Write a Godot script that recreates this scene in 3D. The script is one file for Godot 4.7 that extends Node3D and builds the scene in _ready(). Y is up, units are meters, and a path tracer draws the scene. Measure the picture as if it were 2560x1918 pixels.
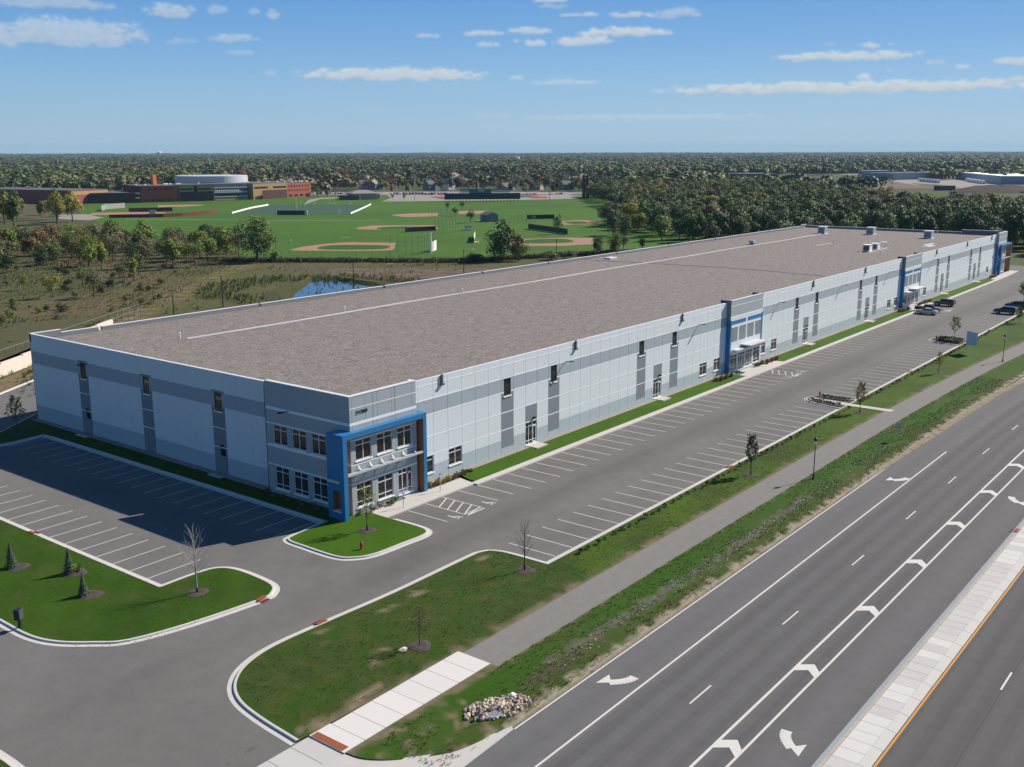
extends Node3D

# ---------------------------------------------------------------- mesh builder
class MB:
	var v := PackedVector3Array()
	var n := PackedVector3Array()
	var uv := PackedVector2Array()
	var c := PackedColorArray()
	var col := Color.WHITE
	func vert(p: Vector3, nn: Vector3, t: Vector2) -> void:
		v.append(p); n.append(nn); uv.append(t); c.append(col)
	static func planar(p: Vector3, nn: Vector3) -> Vector2:
		var a := nn.abs()
		if a.y >= a.x and a.y >= a.z: return Vector2(p.x, p.z)
		if a.x >= a.z: return Vector2(p.z, -p.y)
		return Vector2(p.x, -p.y)
	func tri(a: Vector3, b: Vector3, d: Vector3) -> void:   # a, b, d counter-clockwise seen from outside
		var nn := (b - a).cross(d - a).normalized()
		vert(a, nn, planar(a, nn)); vert(d, nn, planar(d, nn)); vert(b, nn, planar(b, nn))
	func quad(a: Vector3, b: Vector3, d: Vector3, e: Vector3) -> void:
		var nn := (b - a).cross(e - a)
		if nn.length_squared() < 1e-12: nn = (d - b).cross(e - b)
		nn = nn.normalized()
		var ta := planar(a, nn)
		var td := planar(d, nn)
		vert(a, nn, ta); vert(d, nn, td); vert(b, nn, planar(b, nn))
		vert(a, nn, ta); vert(e, nn, planar(e, nn)); vert(d, nn, td)
	func box(lo: Vector3, hi: Vector3, skip := "") -> void:
		var p := [Vector3(lo.x, lo.y, lo.z), Vector3(hi.x, lo.y, lo.z), Vector3(hi.x, lo.y, hi.z), Vector3(lo.x, lo.y, hi.z), Vector3(lo.x, hi.y, lo.z), Vector3(hi.x, hi.y, lo.z), Vector3(hi.x, hi.y, hi.z), Vector3(lo.x, hi.y, hi.z)]
		hexa(p, skip)
	func hexa(p: Array, skip := "") -> void:                # four bottom corners (clockwise from above: -x-z, +x-z, +x+z, -x+z), then the four above them
		if not "t" in skip: quad(p[7], p[6], p[5], p[4])
		if not "b" in skip: quad(p[0], p[1], p[2], p[3])
		if not "f" in skip: quad(p[3], p[2], p[6], p[7])
		if not "k" in skip: quad(p[1], p[0], p[4], p[5])
		if not "l" in skip: quad(p[0], p[3], p[7], p[4])
		if not "r" in skip: quad(p[2], p[1], p[5], p[6])
	func bar(a: Vector3, b: Vector3, w: float, h: float) -> void:   # a beam from a to b, w across, h high
		var d := (b - a).normalized()
		var s := d.cross(Vector3.UP)
		if s.length() < 0.01: s = Vector3.RIGHT
		s = s.normalized()
		var u := s.cross(d).normalized()
		var q := []
		for y in [-0.5, 0.5]:
			for t in [[a, -0.5], [b, -0.5], [b, 0.5], [a, 0.5]]:
				q.append(t[0] + s * w * t[1] + u * h * y)
		quad(q[7], q[6], q[5], q[4]); quad(q[0], q[1], q[2], q[3])
		quad(q[3], q[2], q[6], q[7]); quad(q[1], q[0], q[4], q[5])
		quad(q[0], q[3], q[7], q[4]); quad(q[2], q[1], q[5], q[6])
	func tube(a: Vector3, b: Vector3, r0: float, r1: float, k := 6, cap := false) -> void:
		var d := (b - a).normalized()
		var s := d.cross(Vector3.UP if absf(d.y) < 0.9 else Vector3.RIGHT).normalized()
		var u := d.cross(s)
		for i in k:
			var t0 := TAU * i / k
			var t1 := TAU * (i + 1) / k
			var e0 := s * cos(t0) + u * sin(t0)
			var e1 := s * cos(t1) + u * sin(t1)
			var q := [a + e0 * r0, a + e1 * r0, b + e1 * r1, b + e0 * r1]
			var m := [e0, e1, e1, e0]
			for j in [0, 2, 1, 0, 3, 2]:
				vert(q[j], m[j], Vector2(t0 if j in [0, 3] else t1, q[j].y))
			if cap:
				tri(b, b + e0 * r1, b + e1 * r1)
	func lathe(at: Vector3, prof: Array, k := 12) -> void:         # prof: [radius, height] from below to above
		for j in prof.size() - 1:
			for i in k:
				var t0 := TAU * i / k
				var t1 := TAU * (i + 1) / k
				var e0 := Vector3(cos(t0), 0, -sin(t0))
				var e1 := Vector3(cos(t1), 0, -sin(t1))
				var y0 := Vector3.UP * float(prof[j][1])
				var y1 := Vector3.UP * float(prof[j + 1][1])
				quad(at + e0 * prof[j][0] + y0, at + e1 * prof[j][0] + y0, at + e1 * prof[j + 1][0] + y1, at + e0 * prof[j + 1][0] + y1)
	func poly(pts: PackedVector2Array, y: float) -> void:          # flat sheet, x and z
		var ix := Geometry2D.triangulate_polygon(pts)
		for i in range(0, ix.size(), 3):
			var t := [pts[ix[i]], pts[ix[i + 1]], pts[ix[i + 2]]]
			if (t[1] - t[0]).cross(t[2] - t[0]) < 0.0: t = [t[0], t[2], t[1]]
			for j in 3:
				vert(Vector3(t[j].x, y, t[j].y), Vector3.UP, t[j])
	func prism(pts: PackedVector2Array, y0: float, y1: float, bottom := false) -> void:
		poly(pts, y1)
		var area := 0.0
		for i in pts.size(): area += pts[i].cross(pts[(i + 1) % pts.size()])
		for i in pts.size():
			var a := pts[i]
			var b := pts[(i + 1) % pts.size()]
			if area < 0.0:
				var t := a
				a = b
				b = t
			quad(Vector3(b.x, y0, b.y), Vector3(a.x, y0, a.y), Vector3(a.x, y1, a.y), Vector3(b.x, y1, b.y))
	func leaf(p: Vector3, nn: Vector3, size: float, spin: float) -> void:   # one leaf or leaf clump: a bent diamond
		var s := nn.cross(Vector3.UP if absf(nn.y) < 0.9 else Vector3.RIGHT).normalized()
		var u := nn.cross(s)
		var a := (s * cos(spin) + u * sin(spin)) * size * 0.5
		var b := (u * cos(spin) - s * sin(spin)) * size * 0.36
		var q := [p - a, p + b + nn * size * 0.08, p + a, p - b + nn * size * 0.08]
		for j in [0, 1, 2, 0, 2, 3]:
			v.append(q[j]); n.append(nn); uv.append(Vector2.ZERO); c.append(col)
	func add(m: MB, t := Transform3D.IDENTITY) -> void:
		for i in m.v.size():
			v.append(t * m.v[i]); n.append((t.basis * m.n[i]).normalized()); uv.append(m.uv[i]); c.append(m.c[i])
	func mesh(mat: Material, into: ArrayMesh = null) -> ArrayMesh:
		var r := into if into else ArrayMesh.new()
		if v.is_empty(): return r
		var a := []
		a.resize(Mesh.ARRAY_MAX)
		a[Mesh.ARRAY_VERTEX] = v; a[Mesh.ARRAY_NORMAL] = n; a[Mesh.ARRAY_TEX_UV] = uv; a[Mesh.ARRAY_COLOR] = c
		r.add_surface_from_arrays(Mesh.PRIMITIVE_TRIANGLES, a)
		r.surface_set_material(r.get_surface_count() - 1, mat)
		return r

# ---------------------------------------------------------------- things, parts, setting
var M := {}
var used := {}
var rng := RandomNumberGenerator.new()
var na := FastNoiseLite.new()
var nb := FastNoiseLite.new()

func numbered(s: String) -> String:
	if not used.has(s):
		used[s] = 0
		return s
	used[s] += 1
	return "%s_%03d" % [s, used[s]]

func thing(called: String, label: String, category: String, at := Vector3.ZERO, turn := 0.0, group := "") -> Node3D:
	var o := Node3D.new()
	o.name = numbered(called)
	add_child(o)
	o.position = at
	o.rotation.y = turn
	tag(o, label, category, group)
	return o

func tag(o: Node, label: String, category: String, group := "") -> void:
	o.set_meta("label", label)
	o.set_meta("category", category)
	if group: o.set_meta("group", group)

func part(called: String, m: Mesh, parent: Node, mat: Material = null) -> MeshInstance3D:
	var o := MeshInstance3D.new()
	o.mesh = m
	if mat: o.material_override = mat
	if parent == self:
		o.name = numbered(called)
		add_child(o)
	else:
		o.name = called
		parent.add_child(o, true)
	return o

func struct(called: String, m: Mesh) -> MeshInstance3D:
	var o := part(called, m, self)
	o.set_meta("kind", "structure")
	return o

func stuff(o: Node) -> Node:
	o.set_meta("kind", "stuff")
	return o

func copy(o: Node3D, label := "", at := Vector3.ZERO, turn := 0.0, group := "") -> Node3D:
	var r: Node3D = o.duplicate()
	var base := String(o.name)
	var k := base.rfind("_")
	if k > 0 and base.substr(k + 1).is_valid_int(): base = base.substr(0, k)
	r.name = numbered(base)
	add_child(r)
	r.position = at
	r.rotation.y = turn
	if label: r.set_meta("label", label)
	if group: r.set_meta("group", group)
	return r

func scatter(called: String, m: Mesh, where: Array, tints: Array, parent: Node = self) -> MultiMeshInstance3D:
	var mm := MultiMesh.new()
	mm.transform_format = MultiMesh.TRANSFORM_3D
	mm.use_colors = true
	mm.mesh = m
	mm.instance_count = where.size()
	for i in where.size():
		mm.set_instance_transform(i, where[i])
		mm.set_instance_color(i, tints[i])
	var o := MultiMeshInstance3D.new()
	o.multimesh = mm
	if parent == self:
		o.name = numbered(called)
		add_child(o)
	else:
		o.name = called
		parent.add_child(o, true)
	o.set_meta("kind", "stuff")
	return o

# ---------------------------------------------------------------- materials
func mk(called: String, c: Color, rough := 0.85, metal := 0.0, tex: Texture2D = null, per := 1.0) -> StandardMaterial3D:   # c is a linear base colour, per the metres that one texture covers
	var m := StandardMaterial3D.new()
	m.resource_name = called
	m.albedo_color = Color(c.r, c.g, c.b).linear_to_srgb()
	m.roughness = rough
	m.metallic = metal
	m.vertex_color_use_as_albedo = true
	if rough > 0.7: m.metallic_specular = 0.3
	if tex:
		m.albedo_texture = tex
		m.uv1_scale = Vector3(1.0 / per, 1.0 / per, 1)
	M[called] = m
	return m

func leafy(called: String, c: Color) -> StandardMaterial3D:
	var m := mk(called, c, 0.7)
	m.backlight_enabled = true
	m.backlight = Color(0.35, 0.35, 0.2)
	return m

func tex(size: int, sd: int, layers: Array, dark: Color, light: Color, bias := 0.0) -> ImageTexture:   # layered seamless noise between two linear colours; layers: [cells across, weight, cellular]
	var sum := PackedFloat32Array()
	sum.resize(size * size)
	for l in layers:
		var f := FastNoiseLite.new()
		f.seed = sd + int(l[0])
		f.noise_type = FastNoiseLite.TYPE_CELLULAR if l.size() > 2 else FastNoiseLite.TYPE_SIMPLEX_SMOOTH
		f.cellular_return_type = FastNoiseLite.RETURN_CELL_VALUE
		f.frequency = float(l[0]) / size
		f.fractal_octaves = 1 if l.size() > 2 else 3
		f.fractal_type = FastNoiseLite.FRACTAL_NONE if l.size() > 2 else FastNoiseLite.FRACTAL_FBM
		var im := f.get_seamless_image(size, size, false, false, 0.1, true)
		im.convert(Image.FORMAT_L8)
		var d := im.get_data()
		var w: float = l[1]
		for i in sum.size():
			sum[i] += (d[i] / 127.5 - 1.0) * w
	var out := PackedByteArray()
	out.resize(size * size * 3)
	var lut := PackedByteArray()
	lut.resize(256 * 3)
	for i in 256:
		var c := dark.lerp(light, i / 255.0).linear_to_srgb()
		lut[i * 3] = int(c.r * 255); lut[i * 3 + 1] = int(c.g * 255); lut[i * 3 + 2] = int(c.b * 255)
	for i in sum.size():
		var k := clampi(int((sum[i] * 0.5 + 0.5 + bias) * 255.0), 0, 255) * 3
		out[i * 3] = lut[k]; out[i * 3 + 1] = lut[k + 1]; out[i * 3 + 2] = lut[k + 2]
	return ImageTexture.create_from_image(Image.create_from_data(size, size, false, Image.FORMAT_RGB8, out))

func G(x: float) -> Color:
	return Color(x, x, x)

func materials() -> void:
	var t_asph := tex(512, 11, [[6, 0.35], [40, 0.3], [170, 0.55]], G(0.70), G(1.0), 0.05)
	var t_conc := tex(512, 12, [[5, 0.5], [60, 0.35], [200, 0.3]], G(0.82), G(1.0), 0.1)
	var t_grass := tex(512, 13, [[8, 0.35], [50, 0.5], [150, 0.7]], Color(0.45, 0.52, 0.40), Color(1.0, 1.0, 1.0))
	var t_rough := tex(512, 14, [[7, 0.6], [35, 0.7], [120, 0.6]], Color(0.40, 0.42, 0.36), Color(1.0, 0.97, 0.9))
	var t_stone := tex(1024, 15, [[9, 0.25], [70, 0.35, 1], [190, 0.75, 1], [330, 0.5, 1]], Color(0.34, 0.31, 0.30), Color(1.0, 0.97, 0.94), 0.02)
	var t_wall := tex(512, 16, [[4, 0.4], [30, 0.3], [160, 0.35]], G(0.90), G(1.0), 0.1)
	var t_wood := tex(256, 17, [[4, 0.5], [60, 0.5]], Color(0.7, 0.66, 0.6), Color.WHITE)
	mk("asphalt", G(0.168) * Color(1.03, 1.0, 0.99), 0.92, 0, t_asph, 14)
	mk("road", G(0.135) * Color(1.0, 1.0, 1.02), 0.9, 0, t_asph, 11)
	mk("trail", Color(0.212, 0.204, 0.194), 0.93, 0, t_asph, 9)
	mk("concrete", Color(0.46, 0.45, 0.43), 0.9, 0, t_conc, 8)
	mk("kerb", Color(0.50, 0.49, 0.47), 0.9, 0, t_conc, 6)
	mk("kerb_tan", Color(0.42, 0.37, 0.32), 0.9, 0, t_conc, 6)
	mk("paint", Color(0.56, 0.55, 0.53), 0.8, 0, t_conc, 3)
	mk("paint_old", Color(0.40, 0.395, 0.38), 0.85, 0, t_conc, 2)
	mk("paint_orange", Color(0.55, 0.26, 0.06), 0.8, 0, t_conc, 3)
	mk("seam", G(0.05), 0.9)
	mk("stain", Color(0.10, 0.095, 0.088), 0.9)
	mk("lawn", Color(1.25, 1.25, 1.25), 0.95, 0, t_grass, 7)
	mk("meadow", Color(1.3, 1.3, 1.3), 0.95, 0, t_rough, 16)
	mk("field", Color(1.2, 1.2, 1.2), 0.95, 0, t_grass, 30)
	mk("dirt", Color(0.36, 0.30, 0.245), 0.95, 0, t_rough, 5)
	mk("clay", Color(0.31, 0.185, 0.125), 0.95, 0, t_conc, 12)
	mk("mulch", Color(0.10, 0.085, 0.085), 0.95, 0, t_stone, 3)
	mk("roof_gravel", Color(0.265, 0.248, 0.236), 0.95, 0, t_stone, 26)
	M.roof_gravel.heightmap_enabled = false
	mk("rubble", Color(0.40, 0.36, 0.33), 0.95, 0, t_stone, 4)
	mk("rock", Color(0.50, 0.41, 0.32), 0.9, 0, t_conc, 1)
	mk("wall_light", Color(0.66, 0.715, 0.735), 0.8, 0, t_wall, 6)
	mk("wall_grey", Color(0.36, 0.415, 0.45), 0.8, 0, t_wall, 6)
	mk("wall_base", Color(0.42, 0.495, 0.53), 0.8, 0, t_wall, 6)
	mk("wall_dark", Color(0.215, 0.245, 0.27), 0.8, 0, t_wall, 6)
	mk("wall_block", Color(0.355, 0.40, 0.425), 0.8, 0, t_wall, 6)
	mk("wall_navy", Color(0.035, 0.06, 0.11), 0.7, 0, t_wall, 6)
	mk("reveal", Color(0.76, 0.80, 0.82), 0.7)
	mk("joint", Color(0.25, 0.28, 0.30), 0.9)
	mk("coping", Color(0.72, 0.73, 0.74), 0.45, 0.2)
	mk("parapet_in", Color(0.20, 0.21, 0.235), 0.85)
	mk("blue", Color(0.022, 0.175, 0.40), 0.38, 0.1)
	mk("blue_trim", Color(0.13, 0.37, 0.58), 0.5)
	mk("cedar", Color(0.33, 0.15, 0.065), 0.7, 0, t_wood, 2)
	mk("window_frame", Color(0.70, 0.71, 0.71), 0.45, 0.2)
	mk("dark_frame", Color(0.06, 0.065, 0.07), 0.5)
	mk("sill", Color(0.85, 0.85, 0.85), 0.6)
	mk("glass", Color(0.016, 0.016, 0.015), 0.06)
	mk("glass_tint", Color(0.022, 0.034, 0.032), 0.06)
	mk("awning", Color(0.52, 0.545, 0.57), 0.5, 0.2)
	mk("white", Color(0.78, 0.78, 0.77), 0.6)
	mk("metal", Color(0.48, 0.50, 0.52), 0.45, 0.5)
	mk("metal_dark", Color(0.10, 0.11, 0.12), 0.5, 0.3)
	mk("black", Color(0.012, 0.013, 0.016), 0.45)
	mk("rubber", Color(0.012, 0.012, 0.012), 0.9)
	mk("red_iron", Color(0.30, 0.022, 0.02), 0.55)
	mk("rust_iron", Color(0.24, 0.068, 0.035), 0.8)
	mk("rust_pad", Color(0.27, 0.085, 0.04), 0.8, 0, t_conc, 2)
	mk("sign_blue", Color(0.03, 0.13, 0.48), 0.5)
	mk("yellow", Color(0.6, 0.36, 0.05), 0.6)
	mk("lamp_lens", Color(0.8, 0.8, 0.78), 0.3)
	mk("bark", Color(0.11, 0.085, 0.07), 0.95, 0, t_wood, 1)
	mk("bark_pale", Color(0.40, 0.385, 0.36), 0.9, 0, t_wood, 1)
	mk("water", Color(0.012, 0.03, 0.05), 0.03)
	M.water.metallic_specular = 0.9
	mk("brick", Color(0.16, 0.062, 0.05), 0.9, 0, t_wall, 5)
	mk("brick_red", Color(0.32, 0.105, 0.08), 0.9, 0, t_wall, 5)
	mk("brick_brown", Color(0.105, 0.062, 0.055), 0.9, 0, t_wall, 5)
	mk("stucco", Color(0.44, 0.30, 0.155), 0.9, 0, t_wall, 5)
	mk("school_roof", Color(0.10, 0.105, 0.115), 0.9)
	mk("silver", Color(0.55, 0.57, 0.58), 0.5, 0.3)
	mk("turf", Color(0.055, 0.105, 0.075), 0.95, 0, t_grass, 20)
	mk("fence_green", Color(0.055, 0.10, 0.085), 0.9)
	mk("fence_red", Color(0.15, 0.045, 0.035), 0.9)
	mk("mesh_wire", Color(0.30, 0.32, 0.32), 0.6, 0.3)
	mk("press_box", Color(0.07, 0.16, 0.17), 0.7)
	mk("bleacher", Color(0.02, 0.05, 0.055), 0.7)
	mk("orange", Color(0.62, 0.16, 0.05), 0.7)
	mk("yellow_post", Color(0.62, 0.62, 0.22), 0.6)
	mk("far_wall", Color(0.30, 0.36, 0.42), 0.85)
	mk("far_roof", Color(0.82, 0.83, 0.83), 0.8)
	mk("far_dark", Color(0.09, 0.11, 0.135), 0.85)
	for h in [["house_tan", Color(0.36, 0.31, 0.25)], ["house_white", Color(0.70, 0.69, 0.66)], ["house_grey", Color(0.27, 0.28, 0.29)], ["house_blue", Color(0.20, 0.24, 0.27)], ["roof_grey", Color(0.12, 0.115, 0.115)], ["roof_brown", Color(0.145, 0.115, 0.095)], ["roof_pale", Color(0.23, 0.215, 0.20)]]:
		mk(h[0], h[1], 0.9)
	for l in [["dark_green", Color(0.036, 0.054, 0.016)], ["green", Color(0.058, 0.088, 0.018)], ["olive", Color(0.098, 0.105, 0.024)], ["lime", Color(0.150, 0.165, 0.022)], ["gold", Color(0.26, 0.185, 0.022)], ["rust", Color(0.17, 0.085, 0.033)], ["brown", Color(0.125, 0.092, 0.050)], ["red", Color(0.17, 0.034, 0.024)], ["grey_green", Color(0.098, 0.098, 0.052)], ["spruce", Color(0.028, 0.045, 0.028)], ["tuft", Color(1, 1, 1)]]:
		leafy("leaf_" + l[0], l[1] * Color(1.5, 1.8, 1.25) if l[0] != "tuft" else l[1])
	for k in [["car_black", G(0.012)], ["car_silver", Color(0.34, 0.36, 0.38)], ["car_navy", Color(0.012, 0.018, 0.035)], ["car_white", G(0.75)], ["car_red", Color(0.35, 0.03, 0.03)], ["car_grey", G(0.12)]]:
		var m := mk(k[0], k[1], 0.3, 0.2)
		m.clearcoat_enabled = true
		m.clearcoat = 0.8
		m.clearcoat_roughness = 0.1

# ---------------------------------------------------------------- camera, sky, sun
func cam_basis() -> Basis:
	var yaw := 0.6582
	var pit := 0.22099
	var rol := -0.0018
	var f := Vector3(cos(yaw) * cos(pit), -sin(pit), -sin(yaw) * cos(pit))
	var r := Vector3(sin(yaw), 0, cos(yaw))
	var u := r.cross(f)
	return Basis(r * cos(rol) + u * sin(rol), u * cos(rol) - r * sin(rol), -f)

const SUN := Vector3(1.2, 1.0, 0.44)
const EXPOSURE := 1.5

func light_and_camera() -> void:
	var cam := Camera3D.new()
	cam.name = "camera"
	add_child(cam)
	cam.transform = Transform3D(cam_basis(), Vector3(-70.525, 36.767, 75.491))
	cam.fov = rad_to_deg(2.0 * atan(959.0 / 2578.255))
	cam.near = 0.5
	cam.far = 40000.0
	cam.current = true
	var sun := DirectionalLight3D.new()
	sun.name = "sun"
	add_child(sun)
	sun.basis = Basis.looking_at(-SUN.normalized())
	sun.light_energy = 1.6
	sun.light_color = Color(1.0, 0.955, 0.89)
	sun.light_angular_distance = 0.5
	sun.shadow_enabled = true
	var env := Environment.new()
	env.background_mode = Environment.BG_SKY
	var sky := Sky.new()
	var pm := PanoramaSkyMaterial.new()
	pm.panorama = ImageTexture.create_from_image(sky_image())
	sky.sky_material = pm
	env.sky = sky
	env.tonemap_mode = Environment.TONE_MAPPER_LINEAR
	env.tonemap_exposure = EXPOSURE
	env.sdfgi_enabled = true
	env.ssao_enabled = true
	env.ssil_enabled = true
	env.fog_enabled = true
	env.fog_density = 0.000042
	env.fog_light_color = Color(0.68, 0.83, 0.97)
	var we := WorldEnvironment.new()
	we.name = "environment"
	we.environment = env
	add_child(we)

func sky_image() -> Image:
	# clear autumn air with a few flat fair-weather clouds; u = azimuth from -z towards +x, v = angle from the zenith
	var W := 4096
	var H := 2048
	var im := Image.create(W, H, false, Image.FORMAT_RGBF)
	var stops := [[0.0, Color(0.385, 0.545, 0.615)], [1.6, Color(0.345, 0.515, 0.66)], [3.6, Color(0.265, 0.475, 0.70)], [5.6, Color(0.185, 0.40, 0.70)], [8.0, Color(0.125, 0.33, 0.665)], [14.0, Color(0.085, 0.245, 0.54)], [30.0, Color(0.052, 0.160, 0.39)], [90.0, Color(0.034, 0.105, 0.28)]]
	var sunaz := atan2(SUN.x, -SUN.z)
	# one row by columns every 16 px, then bilinear by resize: azimuth only brightens towards the sun
	var small := Image.create(256, H, false, Image.FORMAT_RGBF)
	for y in H:
		var el := 90.0 - (y + 0.5) * 180.0 / H
		var c: Color = stops[0][1]
		if el > 0.0:
			for k in stops.size() - 1:
				if el <= stops[k + 1][0]:
					c = stops[k][1].lerp(stops[k + 1][1], (el - stops[k][0]) / (stops[k + 1][0] - stops[k][0]))
					break
		for x in 256:
			var az := ((x + 0.5) / 256.0) * TAU
			var ca := cos(az - sunaz)
			var k := 1.0 + 0.16 * ca
			var cc := c * k
			cc = cc.lerp(G(cc.g), clampf(0.10 * ca, 0.0, 0.1))
			small.set_pixel(x, y, Color(cc.r / EXPOSURE, cc.g / EXPOSURE, cc.b / EXPOSURE))
	small.resize(W, H, Image.INTERPOLATE_BILINEAR)
	im = small
	# the clouds: [azimuth, elevation, half length, half height (degrees), strength]
	var f := FastNoiseLite.new()
	f.seed = 5
	f.frequency = 1.0
	f.fractal_octaves = 5
	f.fractal_gain = 0.55
	var g := FastNoiseLite.new()
	g.seed = 9
	g.frequency = 1.0
	g.fractal_octaves = 3
	for c in clouds():
		var px := W / 360.0
		var x0 := int((c[0] - c[2] * 1.3 + 0.0) * px)
		var x1 := int((c[0] + c[2] * 1.3) * px)
		var y0 := maxi(int((90.0 - c[1] - c[3] * 1.8) * px), 0)
		var y1 := mini(int((90.0 - c[1] + c[3] * 1.8) * px), H / 2 - 1)
		for y in range(y0, y1 + 1):
			var el := 90.0 - (y + 0.5) / px
			for x in range(x0, x1 + 1):
				var az := (x + 0.5) / px
				var a: float = (az - c[0]) / c[2]
				var b: float = (el - c[1]) / c[3]
				var skew := b - 0.35 * g.get_noise_2d(az * 0.55, c[1] * 3.0)
				if skew < 0.0: skew *= 1.7              # flat underside
				var d := 1.0 - a * a * (0.6 + 0.4 * absf(a)) - skew * skew
				var nz: float = f.get_noise_2d(az * 1.1 + 40.0, el * 4.2) * 0.9 + f.get_noise_2d(az * 3.4, el * 9.0 + 11.0) * 0.5
				var k := smoothstep(-0.05, 0.62, d * 0.95 + nz * 0.9 + 0.08)
				k *= clampf(d * 3.0 + 0.55, 0.0, 1.0) * c[4]
				if k <= 0.003: continue
				var shade := clampf(0.86 + skew * 0.12 + nz * 0.12, 0.7, 1.0)
				var was := im.get_pixel(posmod(x, W), y)
				var lit := Color(0.70, 0.76, 0.80) * shade
				im.set_pixel(posmod(x, W), y, was.lerp(Color(lit.r / EXPOSURE, lit.g / EXPOSURE, lit.b / EXPOSURE), k * 0.85))
	return im

func clouds() -> Array:
	var out := []
	# in view, seen from the site
	for c in [[29.89, 5.56, 4.02, 0.90, 0.62], [29.35, 6.99, 3.30, 0.32, 0.50], [34.83, 6.88, 1.29, 0.45, 0.60], [37.16, 6.98, 0.54, 0.31, 0.40], [39.95, 6.82, 0.37, 0.27, 0.60], [38.93, 6.97, 0.35, 0.20, 0.40], [37.86, 5.67, 1.34, 0.25, 0.50], [38.17, 4.99, 0.80, 0.17, 0.35], [35.39, 5.45, 0.87, 0.15, 0.30], [46.02, 3.96, 5.23, 0.43, 0.95], [39.63, 3.98, 0.30, 0.16, 0.35], [50.82, 6.09, 1.13, 0.17, 0.80], [47.89, 5.93, 0.74, 0.13, 0.60], [53.22, 6.20, 1.27, 0.23, 0.80], [51.05, 5.52, 0.64, 0.18, 0.65], [52.54, 5.70, 0.21, 0.12, 0.60], [53.52, 5.58, 0.60, 0.25, 0.80], [56.03, 5.62, 1.69, 0.32, 0.90], [58.23, 6.06, 2.72, 0.30, 0.95], [54.45, 7.68, 1.03, 0.15, 0.80], [55.75, 6.99, 1.21, 0.11, 0.80], [58.53, 6.94, 1.19, 0.18, 0.75], [60.83, 6.94, 1.36, 0.36, 0.50], [54.49, 7.42, 0.79, 0.14, 0.40], [52.54, 3.84, 0.43, 0.16, 0.60], [55.26, 3.58, 1.97, 0.18, 0.60], [69.45, 3.12, 9.99, 0.37, 1.00], [70.48, 3.62, 0.39, 0.23, 0.90], [69.59, 4.67, 3.73, 0.30, 0.95], [70.61, 5.14, 0.53, 0.19, 0.85], [71.65, 5.23, 0.14, 0.11, 0.50], [73.82, 4.27, 0.55, 0.09, 0.60], [75.07, 4.02, 0.41, 0.11, 0.70], [77.41, 4.18, 1.05, 0.24, 0.90], [68.72, 5.28, 0.29, 0.11, 0.30], [71.70, 3.95, 0.28, 0.09, 0.40], [59.18, 1.77, 6.97, 0.19, 0.40], [44.63, 2.21, 1.27, 0.09, 0.25], [51.19, 1.93, 1.34, 0.10, 0.25], [71.59, 2.85, 0.48, 0.07, 0.60], [77.14, 3.33, 1.41, 0.19, 0.70]]:
		out.append(c)
	# the same kind of cloud all the way round
	var r := RandomNumberGenerator.new()
	r.seed = 77
	for i in 90:
		var az := fposmod(86.0 + r.randf() * 294.0 + 180.0, 360.0) - 180.0
		var el := 2.4 + 40.0 * pow(r.randf(), 2.2)
		out.append([az, el, r.randf_range(1.2, 6.0), 0.16 + 0.02 * el + r.randf() * 0.2, r.randf_range(0.35, 0.95)])
	return out

# ---------------------------------------------------------------- ground and pavements
func drift(x: float) -> float:                      # the road bends a little away towards the far end
	var r := 0.006 * maxf(x + 25.0, 0.0)
	if x > 60.0: r += 0.0004 * (x - 60.0) * (x - 60.0)
	return r

func V(a: Array) -> PackedVector2Array:
	var r := PackedVector2Array()
	for i in range(0, a.size(), 2): r.append(Vector2(a[i], a[i + 1]))
	return r

func smooth(a: PackedVector2Array, closed := false, k := 5) -> PackedVector2Array:   # Catmull-Rom through the points
	var r := PackedVector2Array()
	var n := a.size()
	for i in (n if closed else n - 1):
		var p0 := a[posmod(i - 1, n)] if closed or i > 0 else a[i] * 2 - a[i + 1]
		var p3 := a[(i + 2) % n] if closed or i + 2 < n else a[i + 1] * 2 - a[i]
		for j in k:
			r.append(a[i].cubic_interpolate(a[(i + 1) % n], p0, p3, float(j) / k))
	if not closed: r.append(a[n - 1])
	return r

func strip(b: MB, x0: float, x1: float, z0: float, z1: float, y: float, step := 6.0, y1 := 1e9) -> void:
	if y1 > 1e8: y1 = y
	var n := maxi(1, ceili((x1 - x0) / step))
	for i in n:
		var a := lerpf(x0, x1, float(i) / n)
		var d := lerpf(x0, x1, float(i + 1) / n)
		b.quad(Vector3(a, y1, z1 + drift(a)), Vector3(d, y1, z1 + drift(d)), Vector3(d, y, z0 + drift(d)), Vector3(a, y, z0 + drift(a)))

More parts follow.
